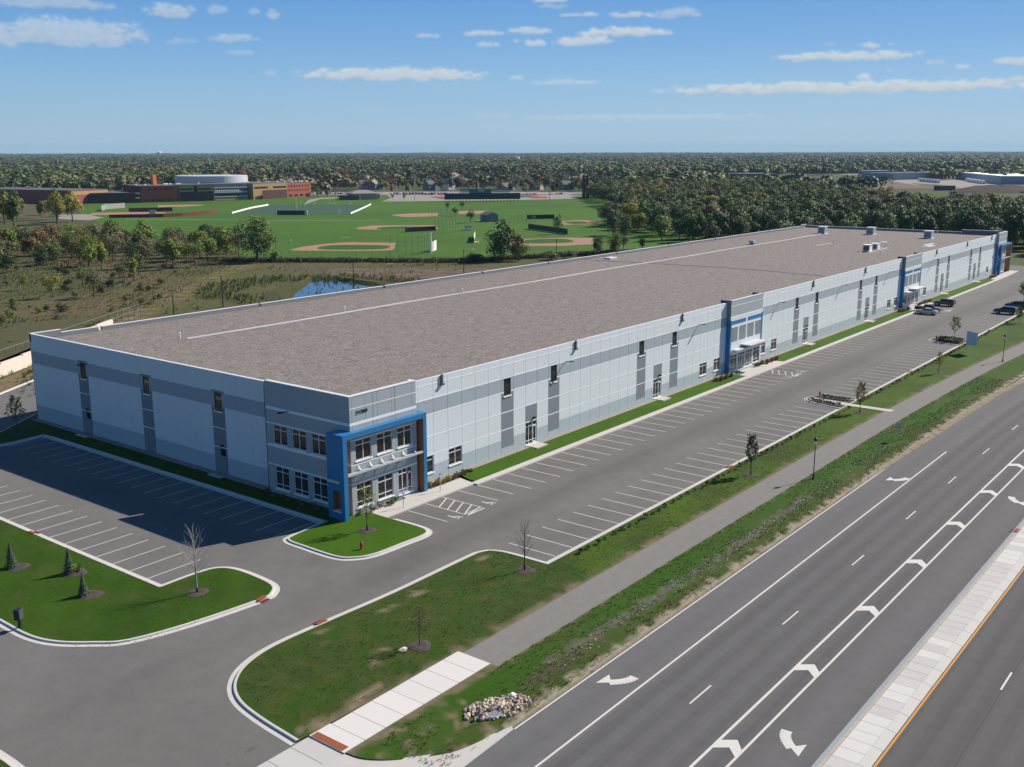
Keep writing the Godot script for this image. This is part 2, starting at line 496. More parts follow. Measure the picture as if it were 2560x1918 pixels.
func sheet(pts: PackedVector2Array, cell: float, y: Callable, tint: Callable) -> MB:   # a polygon cut into cells, with a height and a colour at every corner
	var b := MB.new()
	var lo := pts[0]
	var hi := pts[0]
	for p in pts:
		lo = lo.min(p); hi = hi.max(p)
	lo = (lo / cell).floor() * cell
	var nx := ceili((hi.x - lo.x) / cell)
	var nz := ceili((hi.y - lo.y) / cell)
	for j in nz:
		# the row's own slice of the polygon keeps the clipping cheap
		var z := lo.y + j * cell
		var rows := Geometry2D.intersect_polygons(pts, PackedVector2Array([Vector2(lo.x - 1, z), Vector2(hi.x + 1, z), Vector2(hi.x + 1, z + cell), Vector2(lo.x - 1, z + cell)]))
		for row in rows:
			var a := 1e9
			var d := -1e9
			for p in row:
				a = minf(a, p.x); d = maxf(d, p.x)
			for i in range(floori((a - lo.x) / cell), ceili((d - lo.x) / cell)):
				var x := lo.x + i * cell
				var sq := PackedVector2Array([Vector2(x, z), Vector2(x + cell, z), Vector2(x + cell, z + cell), Vector2(x, z + cell)])
				var whole := true
				for q in sq:
					if not Geometry2D.is_point_in_polygon(q + (Vector2(x + cell / 2, z + cell / 2) - q) * 0.002, row):
						whole = false
						break
				for piece in ([sq] if whole else Geometry2D.intersect_polygons(row, sq)):
					var ix := PackedInt32Array([0, 1, 2, 0, 2, 3]) if whole else Geometry2D.triangulate_polygon(piece)
					if not whole:
						for k in range(0, ix.size(), 3):
							if (piece[ix[k + 1]] - piece[ix[k]]).cross(piece[ix[k + 2]] - piece[ix[k]]) < 0.0:
								var sw := ix[k + 1]
								ix[k + 1] = ix[k + 2]
								ix[k + 2] = sw
					for t in ix:
						var p: Vector2 = piece[t]
						b.col = tint.call(p.x, p.y)
						b.vert(Vector3(p.x, y.call(p.x, p.y), p.y), Vector3.UP, p)
	return b

func kerb(path: PackedVector2Array, closed := false, side := 1.0, gutter := 0.42, mat := "kerb") -> MB:   # path runs along the grass edge; side 1: the pavement lies on the right hand of the way the path runs (seen from above)
	var prof := [[0.0, 0.04], [0.0, 0.155], [0.14, 0.155], [0.2, 0.14], [0.23, 0.02], [0.23 + gutter, 0.012], [0.23 + gutter, -0.02]]
	var b := MB.new()
	var n := path.size()
	var rings := []
	for i in n:
		var p := path[i]
		var q0 := path[posmod(i - 1, n)] if closed or i > 0 else p * 2 - path[1]
		var q1 := path[(i + 1) % n] if closed or i < n - 1 else p * 2 - path[n - 2]
		var d0 := (p - q0).normalized()
		var d1 := (q1 - p).normalized()
		var t := (d0 + d1).normalized()
		var m := Vector2(-t.y, t.x) * side / maxf(0.5, Vector2(-t.y, t.x).dot(Vector2(-d1.y, d1.x)))
		var ring := []
		for o in prof: ring.append(Vector3(p.x + m.x * o[0], o[1], p.y + m.y * o[0]))
		rings.append(ring)
	for i in (n if closed else n - 1):
		var a: Array = rings[i]
		var d: Array = rings[(i + 1) % n]
		for k in prof.size() - 1:
			if side > 0: b.quad(a[k + 1], d[k + 1], d[k], a[k])
			else: b.quad(a[k], d[k], d[k + 1], a[k + 1])
	return b

func flat_y(h: float) -> Callable:
	return func(_x, _z): return h

func mixc(a: Color, b: Color, t: float) -> Color:
	return a.lerp(b, clampf(t, 0.0, 1.0))

const LUSH := Color(0.044, 0.108, 0.003)
const MOWN := Color(0.024, 0.058, 0.0035)
const DULL := Color(0.032, 0.058, 0.0085)
const OLIV := Color(0.062, 0.068, 0.018)
const SOIL := Color(0.155, 0.120, 0.085)
const PALE := Color(0.33, 0.285, 0.23)

func lawn_front(x: float, z: float) -> Color:
	return mixc(LUSH, MOWN * 1.1, 0.35 + 0.5 * na.get_noise_2d(x * 1.2, z * 3.0))

func lawn_left(x: float, z: float) -> Color:
	var s := sin((x * 0.75 + z * 0.66) * 2.2) * 0.5 + 0.5             # mowing stripes
	var c := mixc(MOWN, LUSH * Color(0.9, 0.8, 1.2), 0.2 + 0.22 * s + 0.5 * na.get_noise_2d(x * 2.0, z * 2.0))
	c = mixc(c, OLIV, 1.6 * (nb.get_noise_2d(x * 2.5, z * 2.5 + 30.0) - 0.22))
	return c

func lawn_main(x: float, z: float) -> Color:
	var d := drift(x)
	var n1 := na.get_noise_2d(x * 1.6, z * 2.4)
	var n2 := nb.get_noise_2d(x * 5.0, z * 5.0)
	var c := mixc(DULL, MOWN * 1.15, 0.4 + 0.9 * n1)
	c = mixc(c, OLIV, 0.25 + 1.1 * n2 - (0.35 if x > 0.0 else 0.05))
	if x > 2.0: c = mixc(c, LUSH * Color(1.5, 1.05, 1.6), 0.35 + 0.5 * n1)
	# worn soil beside the trail and a few bare patches
	var e := 29.05 + d - z
	c = mixc(c, SOIL, (0.75 - e) * 1.8 + 1.4 * n2 - (0.1 if x > -16.0 else -0.25))
	for s in [[-25.3, 27.6, 1.9, 0.5], [-29.6, 27.9, 1.3, 0.7], [-20.0, 23.7, 0.8, 0.42], [-15.0, 19.2, 0.5, 0.3], [-12.9, 19.4, 1.7, 0.28], [-10.6, 19.0, 1.5, 0.3], [-9.0, 18.2, 1.5, 0.22], [-18.7, 18.2, 2.4, 0.25], [-1.4, 18.6, 0.8, 0.3], [-21.1, 24.9, 1.0, 0.35], [-23.6, 27.4, 1.5, 0.35], [-27.5, 28.3, 1.6, 0.3]]:
		var k := Vector2((x - s[0]) / s[2], (z - s[1]) / s[3]).length() + n2 * 1.1
		c = mixc(c, SOIL * 1.25, (1.0 - k) * 2.0)
	return c

func lawn_verge(x: float, z: float) -> Color:
	var q := z - drift(x)
	var n1 := na.get_noise_2d(x * 1.5, z * 3.0 + 80.0)
	var n2 := nb.get_noise_2d(x * 6.0, z * 9.0)
	var c := mixc(MOWN * Color(1.2, 1.35, 1.0), DULL * Color(1.3, 1.3, 1.2), 0.5 + 1.2 * n1)
	c = mixc(c, OLIV * 0.9, (q - 35.6) * 0.45 + n2 * 0.9)
	var ditch := 1.0 - absf(q - 35.3 - 0.25 * sin(x * 0.11)) / 0.75
	if x > -14.0 and x < 34.0: c = mixc(c, Color(0.115, 0.105, 0.088), ditch * 1.2 + n2 * 1.5 - 0.2)
	if x < 0.0: c = mixc(c, Color(0.07, 0.065, 0.035), (1.0 - Vector2((x + 14.5) / 7.0, (q - 35.8) / 1.0).length()) * 1.5 + n2)
	c = mixc(c, SOIL, (32.75 - q) * 1.6 + n2 * 1.4 - 0.2)
	c = mixc(c, PALE * 0.85, (q - 37.35) * 2.2 + n2 * 2.0)
	if x < -22.0: c = mixc(c, SOIL * 1.1, n2 * 3.0 - 0.55)
	return c

func field_tint(x: float, z: float) -> Color:
	var s := 0.5 + 0.5 * sin(x * 0.55 - z * 0.35)
	var c := mixc(Color(0.045, 0.108, 0.009), Color(0.058, 0.130, 0.010), 0.35 * s + 0.5 + na.get_noise_2d(x * 0.15, z * 0.15))
	return mixc(c, OLIV, 2.0 * (nb.get_noise_2d(x * 0.3, z * 0.3) - 0.35))

func meadow_tint(x: float, z: float) -> Color:
	var n1 := na.get_noise_2d(x * 0.35, z * 0.35)
	var n2 := nb.get_noise_2d(x * 1.3, z * 1.3)
	var c := mixc(Color(0.070, 0.078, 0.028), Color(0.108, 0.088, 0.050), 0.5 + 1.3 * n1 + 0.5 * n2)
	c = mixc(c, Color(0.058, 0.085, 0.020), 1.3 * n2 - 0.15)
	# the mown bank above the pond, with its straw-coloured swath
	var t := (z + 134.0) - (x - 60.0) * -0.84                       # 0 along the top of the bank
	if x > 45.0 and x < 150.0:
		c = mixc(c, Color(0.21, 0.165, 0.085), (1.0 - absf(t + 1.0) / 3.2) * 0.9 + n2 * 0.4)
		if t > 2.0: c = mixc(c, Color(0.083, 0.088, 0.030), 0.7 + 0.25 * sin(t * 1.1))
	return c

func ground_tint(x: float, z: float) -> Color:
	var n1 := na.get_noise_2d(x * 0.03, z * 0.03)
	var n2 := nb.get_noise_2d(x * 0.05, z * 0.05)
	var c := mixc(Color(0.050, 0.070, 0.026), Color(0.105, 0.088, 0.055), 0.4 + 1.6 * n1)
	return mixc(c, Color(0.048, 0.085, 0.02), 1.5 * n2)

func ground() -> void:
	# one sheet to the horizon, finer where it is near
	var b := MB.new()
	var xs := [-16000.0, -4000.0, -1200.0, -400.0]
	for i in 45: xs.append(-300.0 + i * 50.0)
	for i in 14: xs.append(2000.0 + i * 300.0)
	xs.append_array([7000.0, 9000.0, 12000.0, 16000.0])
	var zs := [-16000.0, -12000.0, -9000.0, -7000.0]
	for i in 14: zs.append(-6000.0 + i * 300.0)
	for i in 36: zs.append(-1800.0 + i * 50.0)
	zs.append_array([0.0, 100.0, 400.0, 1500.0, 6000.0])
	for i in xs.size() - 1:
		for j in zs.size() - 1:
			for q in [[0, 0], [1, 0], [1, 1], [0, 0], [1, 1], [0, 1]]:
				var p := Vector2(xs[i + q[0]], zs[j + q[1]])
				b.col = ground_tint(p.x, p.y)
				b.vert(Vector3(p.x, -0.06, p.y), Vector3.UP, p)
	struct("ground", b.mesh(M.meadow))
	var m := sheet(V([-120, -70, -14, -70, -1, -68, 40, -97, 300, -97, 300, -128, 262, -128, 197, -157, 176, -188, 165, -218, 205, -372, 235, -440, 100, -420, -40, -330]), 5.0, flat_y(-0.03), meadow_tint)
	struct("meadow", m.mesh(M.meadow))
	struct("sports_field", sheet(V([165, -218, 176, -188, 197, -157, 262, -128, 330, -128, 400, -190, 470, -250, 560, -330, 700, -400, 690, -460, 600, -520, 575, -590, 540, -625, 360, -660, 270, -520, 235, -440, 205, -372]), 9.0, flat_y(0.0), field_tint).mesh(M.field))
	# clay diamonds with their grass infields, turf, paths and lots of the school
	var clay := MB.new()
	for d in [[191.7, -235.4, 204, -243, 219.3, -246, 231, -244.4, 240.5, -225.6, 220, -207, 215, -203.8, 210, -207.5, 202, -218, 195.3, -226.6], [285.5, -294.5, 291, -302, 308.4, -308.2, 329.4, -283.6, 310, -264, 304.6, -262.6, 297, -272, 289.7, -283.1], [374.8, -359.2, 384, -365, 395.7, -366.2, 413.3, -356.4, 386.8, -332.7, 369.6, -341.6], [409.9, -336.6, 436.1, -359, 449.2, -346.4, 422.2, -324.4], [252, -181, 260.6, -174.5, 269.6, -162.2, 283.4, -156.9, 300, -162, 310, -174.4, 304.3, -184.2, 285, -197, 265, -192], [370.5, -231.3, 381.1, -224.1, 389.2, -220.4, 404.7, -230.4, 408.4, -246.1, 392, -250], [348.3, -555.6, 366, -549, 384.6, -551.7, 388, -566, 367, -583.6], [270, -512, 288.2, -496.3, 308.8, -488.1, 316.1, -499.4, 304.2, -521.6, 285, -530], [259, -201, 263, -199, 267, -203, 263, -206], [180, -172, 182, -170.5, 181, -169, 179, -170.5], [244, -262, 248, -260, 249, -262.5, 245.5, -264], [262, -266, 264, -265, 264.5, -266.5, 262.5, -267]]:
		clay.poly(V(d), 0.03)
	struct("clay_infields", clay.mesh(M.clay))
	var infield := MB.new()
	infield.col = Color(0.030, 0.098, 0.009)
	for d in [[202, -226.8, 206, -235, 215.1, -239, 222, -234, 229.3, -219.9, 219, -210.5, 213, -212], [291, -284, 296, -292, 305.1, -294.5, 313, -290, 319.6, -278.4, 306, -266.5, 300, -271], [270.9, -181.5, 279, -171.7, 286, -169, 291.6, -171.6, 298, -181, 287, -191], [377, -230, 386, -228, 394, -233, 398, -241, 388, -244]]:
		infield.poly(smooth(V(d), true, 3), 0.05)
	struct("infield_grass", infield.mesh(M.field))
	var tf := MB.new()
	tf.poly(V([326, -449, 337.7, -437.3, 369.6, -387.8, 461.8, -463.7, 422.8, -518.9, 400, -505]), 0.03)
	tf.poly(V([556, -478, 590, -455, 640, -440, 655, -462, 620, -500, 585, -520]), 0.05)
	struct("playing_turf", tf.mesh(M.turf))
	var pv := MB.new()
	pv.poly(V([499, -490, 555, -440, 620, -398, 700, -425, 705, -470, 640, -540, 590, -575, 554, -533]), 0.02)
	pv.poly(V([545, -640, 590, -580, 640, -545, 690, -470, 720, -440, 740, -455, 700, -560, 610, -660]), 0.045)
	pv.poly(V([303, -381, 340, -333, 341, -335, 304.5, -383]), 0.03)
	pv.poly(V([262, -458, 299, -390, 300.5, -391.5, 264, -460]), 0.03)
	pv.poly(V([365, -283, 374, -276, 384, -284, 372, -292]), 0.02)
	pv.poly(V([244, -465, 262, -480, 275, -520, 262, -530, 240, -490]), 0.02)
	pv.poly(V([430, -500, 500, -560, 520, -560, 530, -575, 520, -580, 490, -562]), 0.02)
	struct("school_pavement", pv.mesh(mk("pale_pavement", Color(0.24, 0.225, 0.205), 0.95)))
	# the pond below the bank
	var shore := smooth(V([95, -108, 101, -126, 109, -136, 116.5, -142, 126, -150, 134.5, -157, 138.2, -153, 137.5, -147, 136.2, -141, 134, -131, 128, -118, 116, -108]), true, 5)
	var wt := MB.new()
	wt.poly(shore, -0.005)
	struct("pond_water", wt.mesh(M.water))
	var bank := MB.new()
	var n := shore.size()
	var cc := Vector2(118, -132)
	for i in n:
		var ring := []
		for p in [shore[i], shore[(i + 1) % n]]:
			var o: Vector2 = (p - cc).normalized()
			var wob := 1.0 + 0.25 * nb.get_noise_2d(p.x * 9.0, p.y * 9.0)
			ring.append([Vector3(p.x, -0.02, p.y), Vector3(p.x + o.x * 1.6 * wob, 0.7 * wob, p.y + o.y * 1.6 * wob), Vector3(p.x + o.x * 4.5, 0.9, p.y + o.y * 4.5), Vector3(p.x + o.x * 9.0, -0.05, p.y + o.y * 9.0)])
		for k in 3:
			bank.col = [Color(0.040, 0.050, 0.014), Color(0.060, 0.070, 0.022), Color(0.085, 0.085, 0.034)][k]
			bank.quad(ring[1][k], ring[0][k], ring[0][k + 1], ring[1][k + 1])
	struct("pond_bank", bank.mesh(M.meadow))
	var dry := sheet(smooth(V([150, -172, 158.8, -174, 176.2, -152, 186, -138, 200, -122, 190, -112, 160, -125, 146, -150]), true, 3), 3.0, flat_y(0.0), func(x, z): return mixc(Color(0.16, 0.125, 0.10), Color(0.085, 0.06, 0.04), 0.5 + 1.5 * nb.get_noise_2d(x * 2.0, z * 2.0)))
	struct("dry_basin", dry.mesh(M.meadow))

func pavements() -> void:
	# asphalt of the lots and the drive, in strips whose tint follows the wheels
	var tint := func(x, z):
		var k := 1.0 + 0.10 * na.get_noise_2d(x * 0.8, z * 0.8) + 0.05 * nb.get_noise_2d(x * 5.0, z * 5.0)
		if z > 0.0 and x > -12.0:
			k *= 1.0 - 0.17 * exp(-pow((z - 13.2 + 0.3 * sin(x * 0.05)) / 1.6, 2.0)) + 0.05 * exp(-pow((z - 16.6) / 1.0, 2.0))
			k *= 1.0 - 0.07 * exp(-pow((z - 7.2) / 1.5, 2.0)) - 0.06 * exp(-pow((z - 20.8) / 1.6, 2.0))
		if x < -3.0 and z < 0.0: k *= 1.0 - 0.10 * exp(-pow((x + 12.2) / 2.2, 2.0)) + 0.04 * exp(-pow((x + 15.5) / 1.2, 2.0))
		if z > 0.0 and x < 0.0:
			var r := Vector2(x + 24.0, z - 1.0).length()
			k *= 1.0 - 0.12 * exp(-pow((r - 12.2) / 0.28, 2.0)) - 0.12 * exp(-pow((r - 13.9) / 0.28, 2.0)) if x > -19.0 and z < 13.0 else 1.0
			k *= 1.0 - 0.09 * exp(-pow((z - 13.5 - 0.02 * (x + 20.0)) / 1.1, 2.0))
		return G(clampf(k * 0.86, 0.0, 1.0))
	struct("parking_lot", sheet(V([-110, -75, -15, -75, 34, -104, 300, -104, 300, 24.3, 1.0, 24.3, 1.0, 28.6, -110, 28.6]), 1.6, flat_y(0.0), tint).mesh(M.asphalt))
	# the main road, lane by lane: polished wheel tracks, pale joints
	var road := MB.new()
	var z := 38.2
	while z < 84.0:
		var w := 0.42
		var lane: float = fposmod(z - 42.05, 3.75) / 3.75 if z > 42.05 else 0.2
		var k := 0.80 + 0.075 * cos(lane * TAU * 2.0) + 0.04 * rng.randf()
		if z < 42.0: k = 1.0 - 0.10 * exp(-pow((z - 40.2) / 0.8, 2.0))
		elif z > 58.3: k *= 0.9
		elif z > 51.4 and z < 55.4: k = 0.90 - 0.05 * cos((z - 51.4) / 4.0 * TAU)
		road.col = G(k)
		strip(road, -90, 300, z, z + w, 0.0, 4.0)
		z += w
	var rd := struct("road", road.mesh(M.road))
	var trail := MB.new()
	for i in 8:
		trail.col = G(0.95 + 0.015 * sin(i * 2.3))
		strip(trail, -16.7, 300, 29.05 + i * 0.425, 29.475 + i * 0.425, 0.125, 4.0)
	struct("trail", trail.mesh(M.trail))
	var sh := sheet(V([-22.3, 37.3, 40, 37.6, 100, 39.3, 200, 48, 300, 65, 300, 66.2, 200, 49.2, 100, 40.35, 40, 38.65, -22.3, 38.3]), 0.5, flat_y(0.03), func(x, zz): return mixc(G(0.9), Color(0.42, 0.38, 0.25), 1.6 * nb.get_noise_2d(x * 7.0, zz * 7.0) - 0.15))
	struct("gravel_shoulder", sh.mesh(M.dirt))

	# lawns
	var main_edge := smooth(V([-31.95, 28.4, -31.6, 24.2, -31.0, 21.3, -29.7, 19.2, -27.6, 17.75, -24.5, 17.05, -19.4, 17.15, -11.5, 17.5, -2.2, 17.45, -0.4, 17.6, 0.55, 18.3, 0.92, 20.0, 1.0, 23.0]), false, 5)
	main_edge.append(Vector2(1.02, 24.25))
	main_edge.append(Vector2(300, 24.25))
	var p1 := main_edge.duplicate()
	for i in 40: p1.append(Vector2(300.0 - i * 8.0, 29.05 + drift(300.0 - i * 8.0)))
	p1.append(Vector2(-16.7, 29.05)); p1.append(Vector2(-16.8, 28.72)); p1.append(Vector2(-31.0, 28.5))
	struct("lawn", sheet(p1, 0.6, func(x, zz): return 0.125 + 0.05 * na.get_noise_2d(x * 2.0, zz * 2.0) * clampf((zz - 24.5) * 0.5, 0.0, 1.0) * clampf((28.6 + drift(x) - zz), 0.0, 1.0), lawn_main).mesh(M.lawn))
	struct("kerb", kerb(main_edge, false, -1.0).mesh(M.kerb))
	var p2 := smooth(V([-31.15, 31.6, -30.85, 33.25, -29.45, 35.1, -26.95, 37.0, -24.3, 37.75, -22.3, 38.2]), false, 4)
	for i in 41: p2.append(Vector2(-20.0 + i * 8.0, 38.05 + drift(-20.0 + i * 8.0)))
	for i in 41: p2.append(Vector2(300.0 - i * 7.9, 32.4 + drift(300.0 - i * 7.9)))
	p2.append(Vector2(-16.65, 32.1)); p2.append(Vector2(-16.7, 31.6))
	struct("verge_grass", sheet(p2, 0.45, func(x, zz): return 0.125 - 0.095 * exp(-pow((zz - drift(x) - 35.6) / 1.1, 2.0)) - 0.09 * smoothstep(36.8, 38.0, zz - drift(x)), lawn_verge).mesh(M.lawn))
	var island := smooth(V([-3.3, -0.15, -8.0, 0.25, -9.15, 0.8, -9.3, 3.1, -9.25, 7.2, -8.55, 8.75, -6.8, 9.75, -3.0, 10.0, -0.3, 10.1, 0.7, 9.5, 1.0, 8.0, 0.95, 4.7]), false, 5)
	var p3 := island.duplicate()
	p3.append_array(V([0.95, 1.75, -0.5, 0.2, -3.0, -0.2]))
	struct("corner_lawn", sheet(p3, 0.5, flat_y(0.13), lawn_front).mesh(M.lawn))
	struct("kerb", kerb(island, false, 1.0).mesh(M.kerb))
	var end_edge := smooth(V([-18, -60.5, -14.5, -57.6, -11.2, -55.6, -8.6, -54.75, -5.6, -54.95, -4.0, -55.15]), false, 4)
	end_edge.append_array(V([-3.75, -54.8, -3.6, -53.0, -3.55, -40.0, -3.55, -20.0, -3.5, -0.45]))
	var p4 := end_edge.duplicate()
	p4.append_array(V([-3.3, -0.15, -0.6, -0.3, -0.6, -13, 0.15, -13.2, 0.15, -66.0, -18, -66.0]))
	var p4c := Geometry2D.clip_polygons(p4, V([1.8, -66.9, -18, -52.6, -18, -80, 1.8, -80]))
	struct("end_lawn", sheet(p4c[0], 0.8, flat_y(0.13), lawn_left).mesh(M.lawn))
	struct("kerb", kerb(end_edge, false, 1.0, 0.5).mesh(M.kerb))
	var back_edge := V([-9.6, -58.65, 1.8, -66.9, 20, -80])
	struct("kerb", kerb(back_edge, false, -1.0, 0.2).mesh(M.kerb))
	var left_edge := V([-23.55, -75, -23.55, -40, -23.55, -10, -23.5, 0.55])
	left_edge.append_array(smooth(V([-23.3, 0.62, -19.8, 0.62, -17.9, 1.05, -17.1, 2.5, -17.0, 5.2, -17.3, 7.8, -18.3, 9.0, -19.8, 9.3, -25.9, 8.5, -30.6, 7.2, -32.4, 5.5, -34.1, 3.1, -34.85, 0.4, -34.9, -3.8, -34.9, -10]), false, 4))
	left_edge.append(Vector2(-34.9, -75))
	struct("left_lawn", sheet(left_edge, 0.6, flat_y(0.13), lawn_left).mesh(M.lawn))
	struct("kerb", kerb(left_edge, false, -1.0).mesh(M.kerb))
	var sw := smooth(V([-44.7, 2, -44.75, 12, -44.72, 17.2, -45.4, 22.0, -48.5, 26.5]), false, 4)
	var p6 := sw.duplicate()
	p6.append_array(V([-70, 27, -70, 2]))
	struct("roadside_lawn", sheet(p6, 0.8, flat_y(0.13), lawn_main).mesh(M.lawn))
	struct("kerb", kerb(sw, false, -1.0).mesh(M.kerb))
	# strips of grass before the long wall, between the entrance plazas
	for s in [[15.75, 86.6], [102.0, 177.6], [194.0, 253.5]]:
		var a: float = s[0]
		var e: float = s[1]
		struct("front_lawn", sheet(V([a, 3.45, a + 0.2, 0.75, e - 4.5, 0.75, e - 0.4, 1.9, e, 3.45]), 0.6, func(_x, zz): return 0.14 + 0.26 * smoothstep(2.8, 0.7, zz), lawn_front).mesh(M.lawn))
	var border := MB.new()
	for s in [[9.9, 85.5], [98.0, 176.7], [189.3, 265.3]]:
		border.box(Vector3(s[0], 0, 0.0), Vector3(s[1], 0.36, 0.85), "bk")
	border.box(Vector3(-0.85, 0, -63.6), Vector3(0.0, 0.22, -13.2), "br")
	struct("gravel_border", border.mesh(M.rubble))

	# concrete: the long kerb walk, plazas, walks
	var walk := MB.new()
	walk.box(Vector3(15.0, -0.02, 3.45), Vector3(86.6, 0.15, 4.42), "b")
	walk.box(Vector3(102, -0.02, 3.45), Vector3(177.6, 0.15, 4.42), "b")
	walk.box(Vector3(194, -0.02, 3.45), Vector3(253.5, 0.15, 4.42), "b")
	for q in [[1.0, 1.35, 15.6, 1.3, 15.0, 3.95, 0.95, 3.95], [7.0, -0.2, 9.3, 0.75, 11.3, 0.9, 10.6, 1.36, 6.6, 1.36], [86.6, 2.3, 89.5, 2.0, 89.0, 0.8, 94.5, 0.8, 96.0, 1.6, 101.8, 1.7, 102, 4.42, 86.6, 4.42], [177.6, 2.2, 180.5, 2.0, 180.0, 0.8, 186, 0.8, 188, 1.6, 193.8, 1.7, 194, 4.42, 177.6, 4.42], [253.5, 2.4, 257, 1.6, 262, 1.5, 266, 1.5, 281.5, 1.0, 281.5, 3.8, 263.0, 4.3, 253.5, 4.42]]:
		walk.prism(V(q), -0.02, 0.15)
	struct("front_walk", walk.mesh(M.concrete))
	var cross := MB.new()
	cross.box(Vector3(76.6, 0.1, 22.8), Vector3(78.0, 0.17, 30.6), "b")
	struct("cross_walk", cross.mesh(M.concrete))
	var apron := MB.new()
	var ap := smooth(V([-31.25, 31.65, -30.75, 33.2, -29.3, 34.95, -26.85, 36.8, -24.2, 37.6, -22.3, 38.15]), false, 4)
	ap.append_array(V([-22.5, 38.42, -27.7, 38.6, -34.0, 38.8, -33.9, 34, -33.1, 31.5]))
	apron.prism(ap, -0.02, 0.05)
	struct("concrete_apron", apron.mesh(M.concrete))
	# the pale entrance walk in slabs
	var way := Node3D.new()
	way.name = "entrance_walk"
	add_child(way)
	way.set_meta("kind", "structure")
	var sx := -47.5
	while sx < -16.8:
		var ex := minf(sx + 1.84, -16.65)
		if sx < -31.3 and ex > -31.3: ex = -31.25
		var sl := MB.new()
		var yy := 0.14 if sx > -31.3 else 0.05
		sl.box(Vector3(sx + 0.02, -0.02, 28.55 + (0.12 if sx > -31 else 0.0)), Vector3(ex - 0.02, yy + rng.randf() * 0.004, 31.8), "b")
		var k := rng.randf_range(0.93, 1.0)
		part("paving_slab", sl.mesh(mk("slab%d" % int(sx * 10), Color(0.50, 0.49, 0.475) * k * (1.12 if sx > -31.3 else 0.88), 0.9)), way)
		sx = ex
	var bed := MB.new()
	bed.box(Vector3(-47.5, -0.02, 28.75), Vector3(-31.2, 0.03, 31.55), "b")
	bed.box(Vector3(-31.2, -0.02, 28.75), Vector3(-16.7, 0.11, 31.6), "b")
	part("slab_bed", bed.mesh(M.joint), way)
	var pad := MB.new()
	pad.box(Vector3(-31.2, 0.1, 28.68), Vector3(-30.6, 0.155, 31.55), "b")
	for i in 24:
		for j in 5:
			pad.lathe(Vector3(-31.1 + j * 0.1, 0.155, 28.78 + i * 0.118), [[0.022, 0.0], [0.012, 0.008]], 4)
	part("tactile_pad", pad.mesh(M.rust_pad), way).set_meta("label", "rust coloured tactile warning pad")
	# the median: slabs between two kerbs
	var med := Node3D.new()
	med.name = "median"
	add_child(med)
	med.set_meta("kind", "structure")
	var base := MB.new()
	strip(base, -30, 150, 55.42, 57.62, 0.12)
	part("slab_bed", base.mesh(M.joint), med)
	var px := -18.0
	while px < 62.0:
		var s := MB.new()
		var d := drift(px)
		s.box(Vector3(px + 0.016, 0.1, 55.98 + d), Vector3(px + 1.256, 0.150 + 0.004 * rng.randf(), 57.6 + d), "b")
		s.col = G(1)
		part("paving_slab", s.mesh([M.concrete, mk_once("slab_pale", Color(0.50, 0.495, 0.48)), mk_once("slab_grey", Color(0.435, 0.43, 0.42))][rng.randi() % 3]), med)
		px += 1.272
	px = -18.0
	while px < 62.0:
		var d := drift(px)
		for r in [["tan", 55.40, 55.95, "kerb_tan"], ["grey", 57.62, 58.28, "slab_grey"]]:
			var s := MB.new()
			var lowside: bool = r[0] == "grey"
			var y0 := 0.155 if lowside else 0.07
			var y1 := 0.02 if lowside else 0.155
			var zz0: float = r[1] + d
			var zz1: float = r[2] + d
			s.hexa([Vector3(px + 0.015, -0.02, zz0), Vector3(px + 2.53, -0.02, zz0), Vector3(px + 2.53, -0.02, zz1), Vector3(px + 0.015, -0.02, zz1), Vector3(px + 0.015, y0, zz0), Vector3(px + 2.53, y0, zz0), Vector3(px + 2.53, y1, zz1), Vector3(px + 0.015, y1, zz1)], "b")
			part("kerb_stone", s.mesh(M[r[3]]), med)
		px += 2.545
	var tail := MB.new()
	strip(tail, 62.3, 150, 55.4, 58.25, 0.15)
	part("far_median", tail.mesh(M.concrete), med)
	# painted lines, each its own piece
	var paint := func(b: MB, called: String, mat: String, parent: Node): part(called, b.mesh(M[mat]), parent)
	var line := func(x0, x1, zc, w, mat):
		var b := MB.new()
		strip(b, x0, x1, zc - w / 2, zc + w / 2, 0.006, 4.0)
		paint.call(b, "road_line", mat, rd)
	line.call(-22.4, 220.0, 38.42, 0.13, "paint")
	line.call(-60.0, 61.0, 42.06, 0.16, "paint")
	line.call(-60.0, 160.0, 49.55, 0.2, "paint")
	line.call(-60.0, 160.0, 51.3, 0.18, "paint")
	line.call(-60.0, 160.0, 58.42, 0.14, "paint_orange")
	line.call(-60.0, 160.0, 62.28, 0.05, "seam")
	line.call(-60.0, 160.0, 45.95, 0.04, "stain")
	for x in [-27.9, -12.6, 2.7, 17.9, 33.2, 48.0, 62.7, 77.2, 91.8, 106.4, 121.0]:
		var b := MB.new()
		strip(b, x, x + 3.1, 45.85, 45.98, 0.009)
		paint.call(b, "lane_dash", "paint", rd)
	for x in [-12.7, 2.3, 17.3]:
		var b := MB.new()
		strip(b, x, x + 3.1, 62.12, 62.26, 0.009)
		paint.call(b, "lane_dash", "paint", rd)
	for i in 10:
		var x := -28.5 + i * 12.62
		var d := drift(x)
		var b := MB.new()
		b.poly(V([x - 0.6, 49.62 + d, x + 0.5, 49.62 + d, x + 1.16, 50.5 + d, x + 0.2, 51.24 + d, x - 0.75, 51.24 + d, x + 0.05, 50.45 + d]), 0.010)
		paint.call(b, "chevron", "paint", rd)
	turn_arrow(rd, Vector2(-12.9, 40.3), 1.0)
	turn_arrow(rd, Vector2(46.0, 40.9), 1.0)
	turn_arrow(rd, Vector2(-12.9, 53.3), -1.0)
	turn_arrow(rd, Vector2(46.2, 53.5), -1.0)
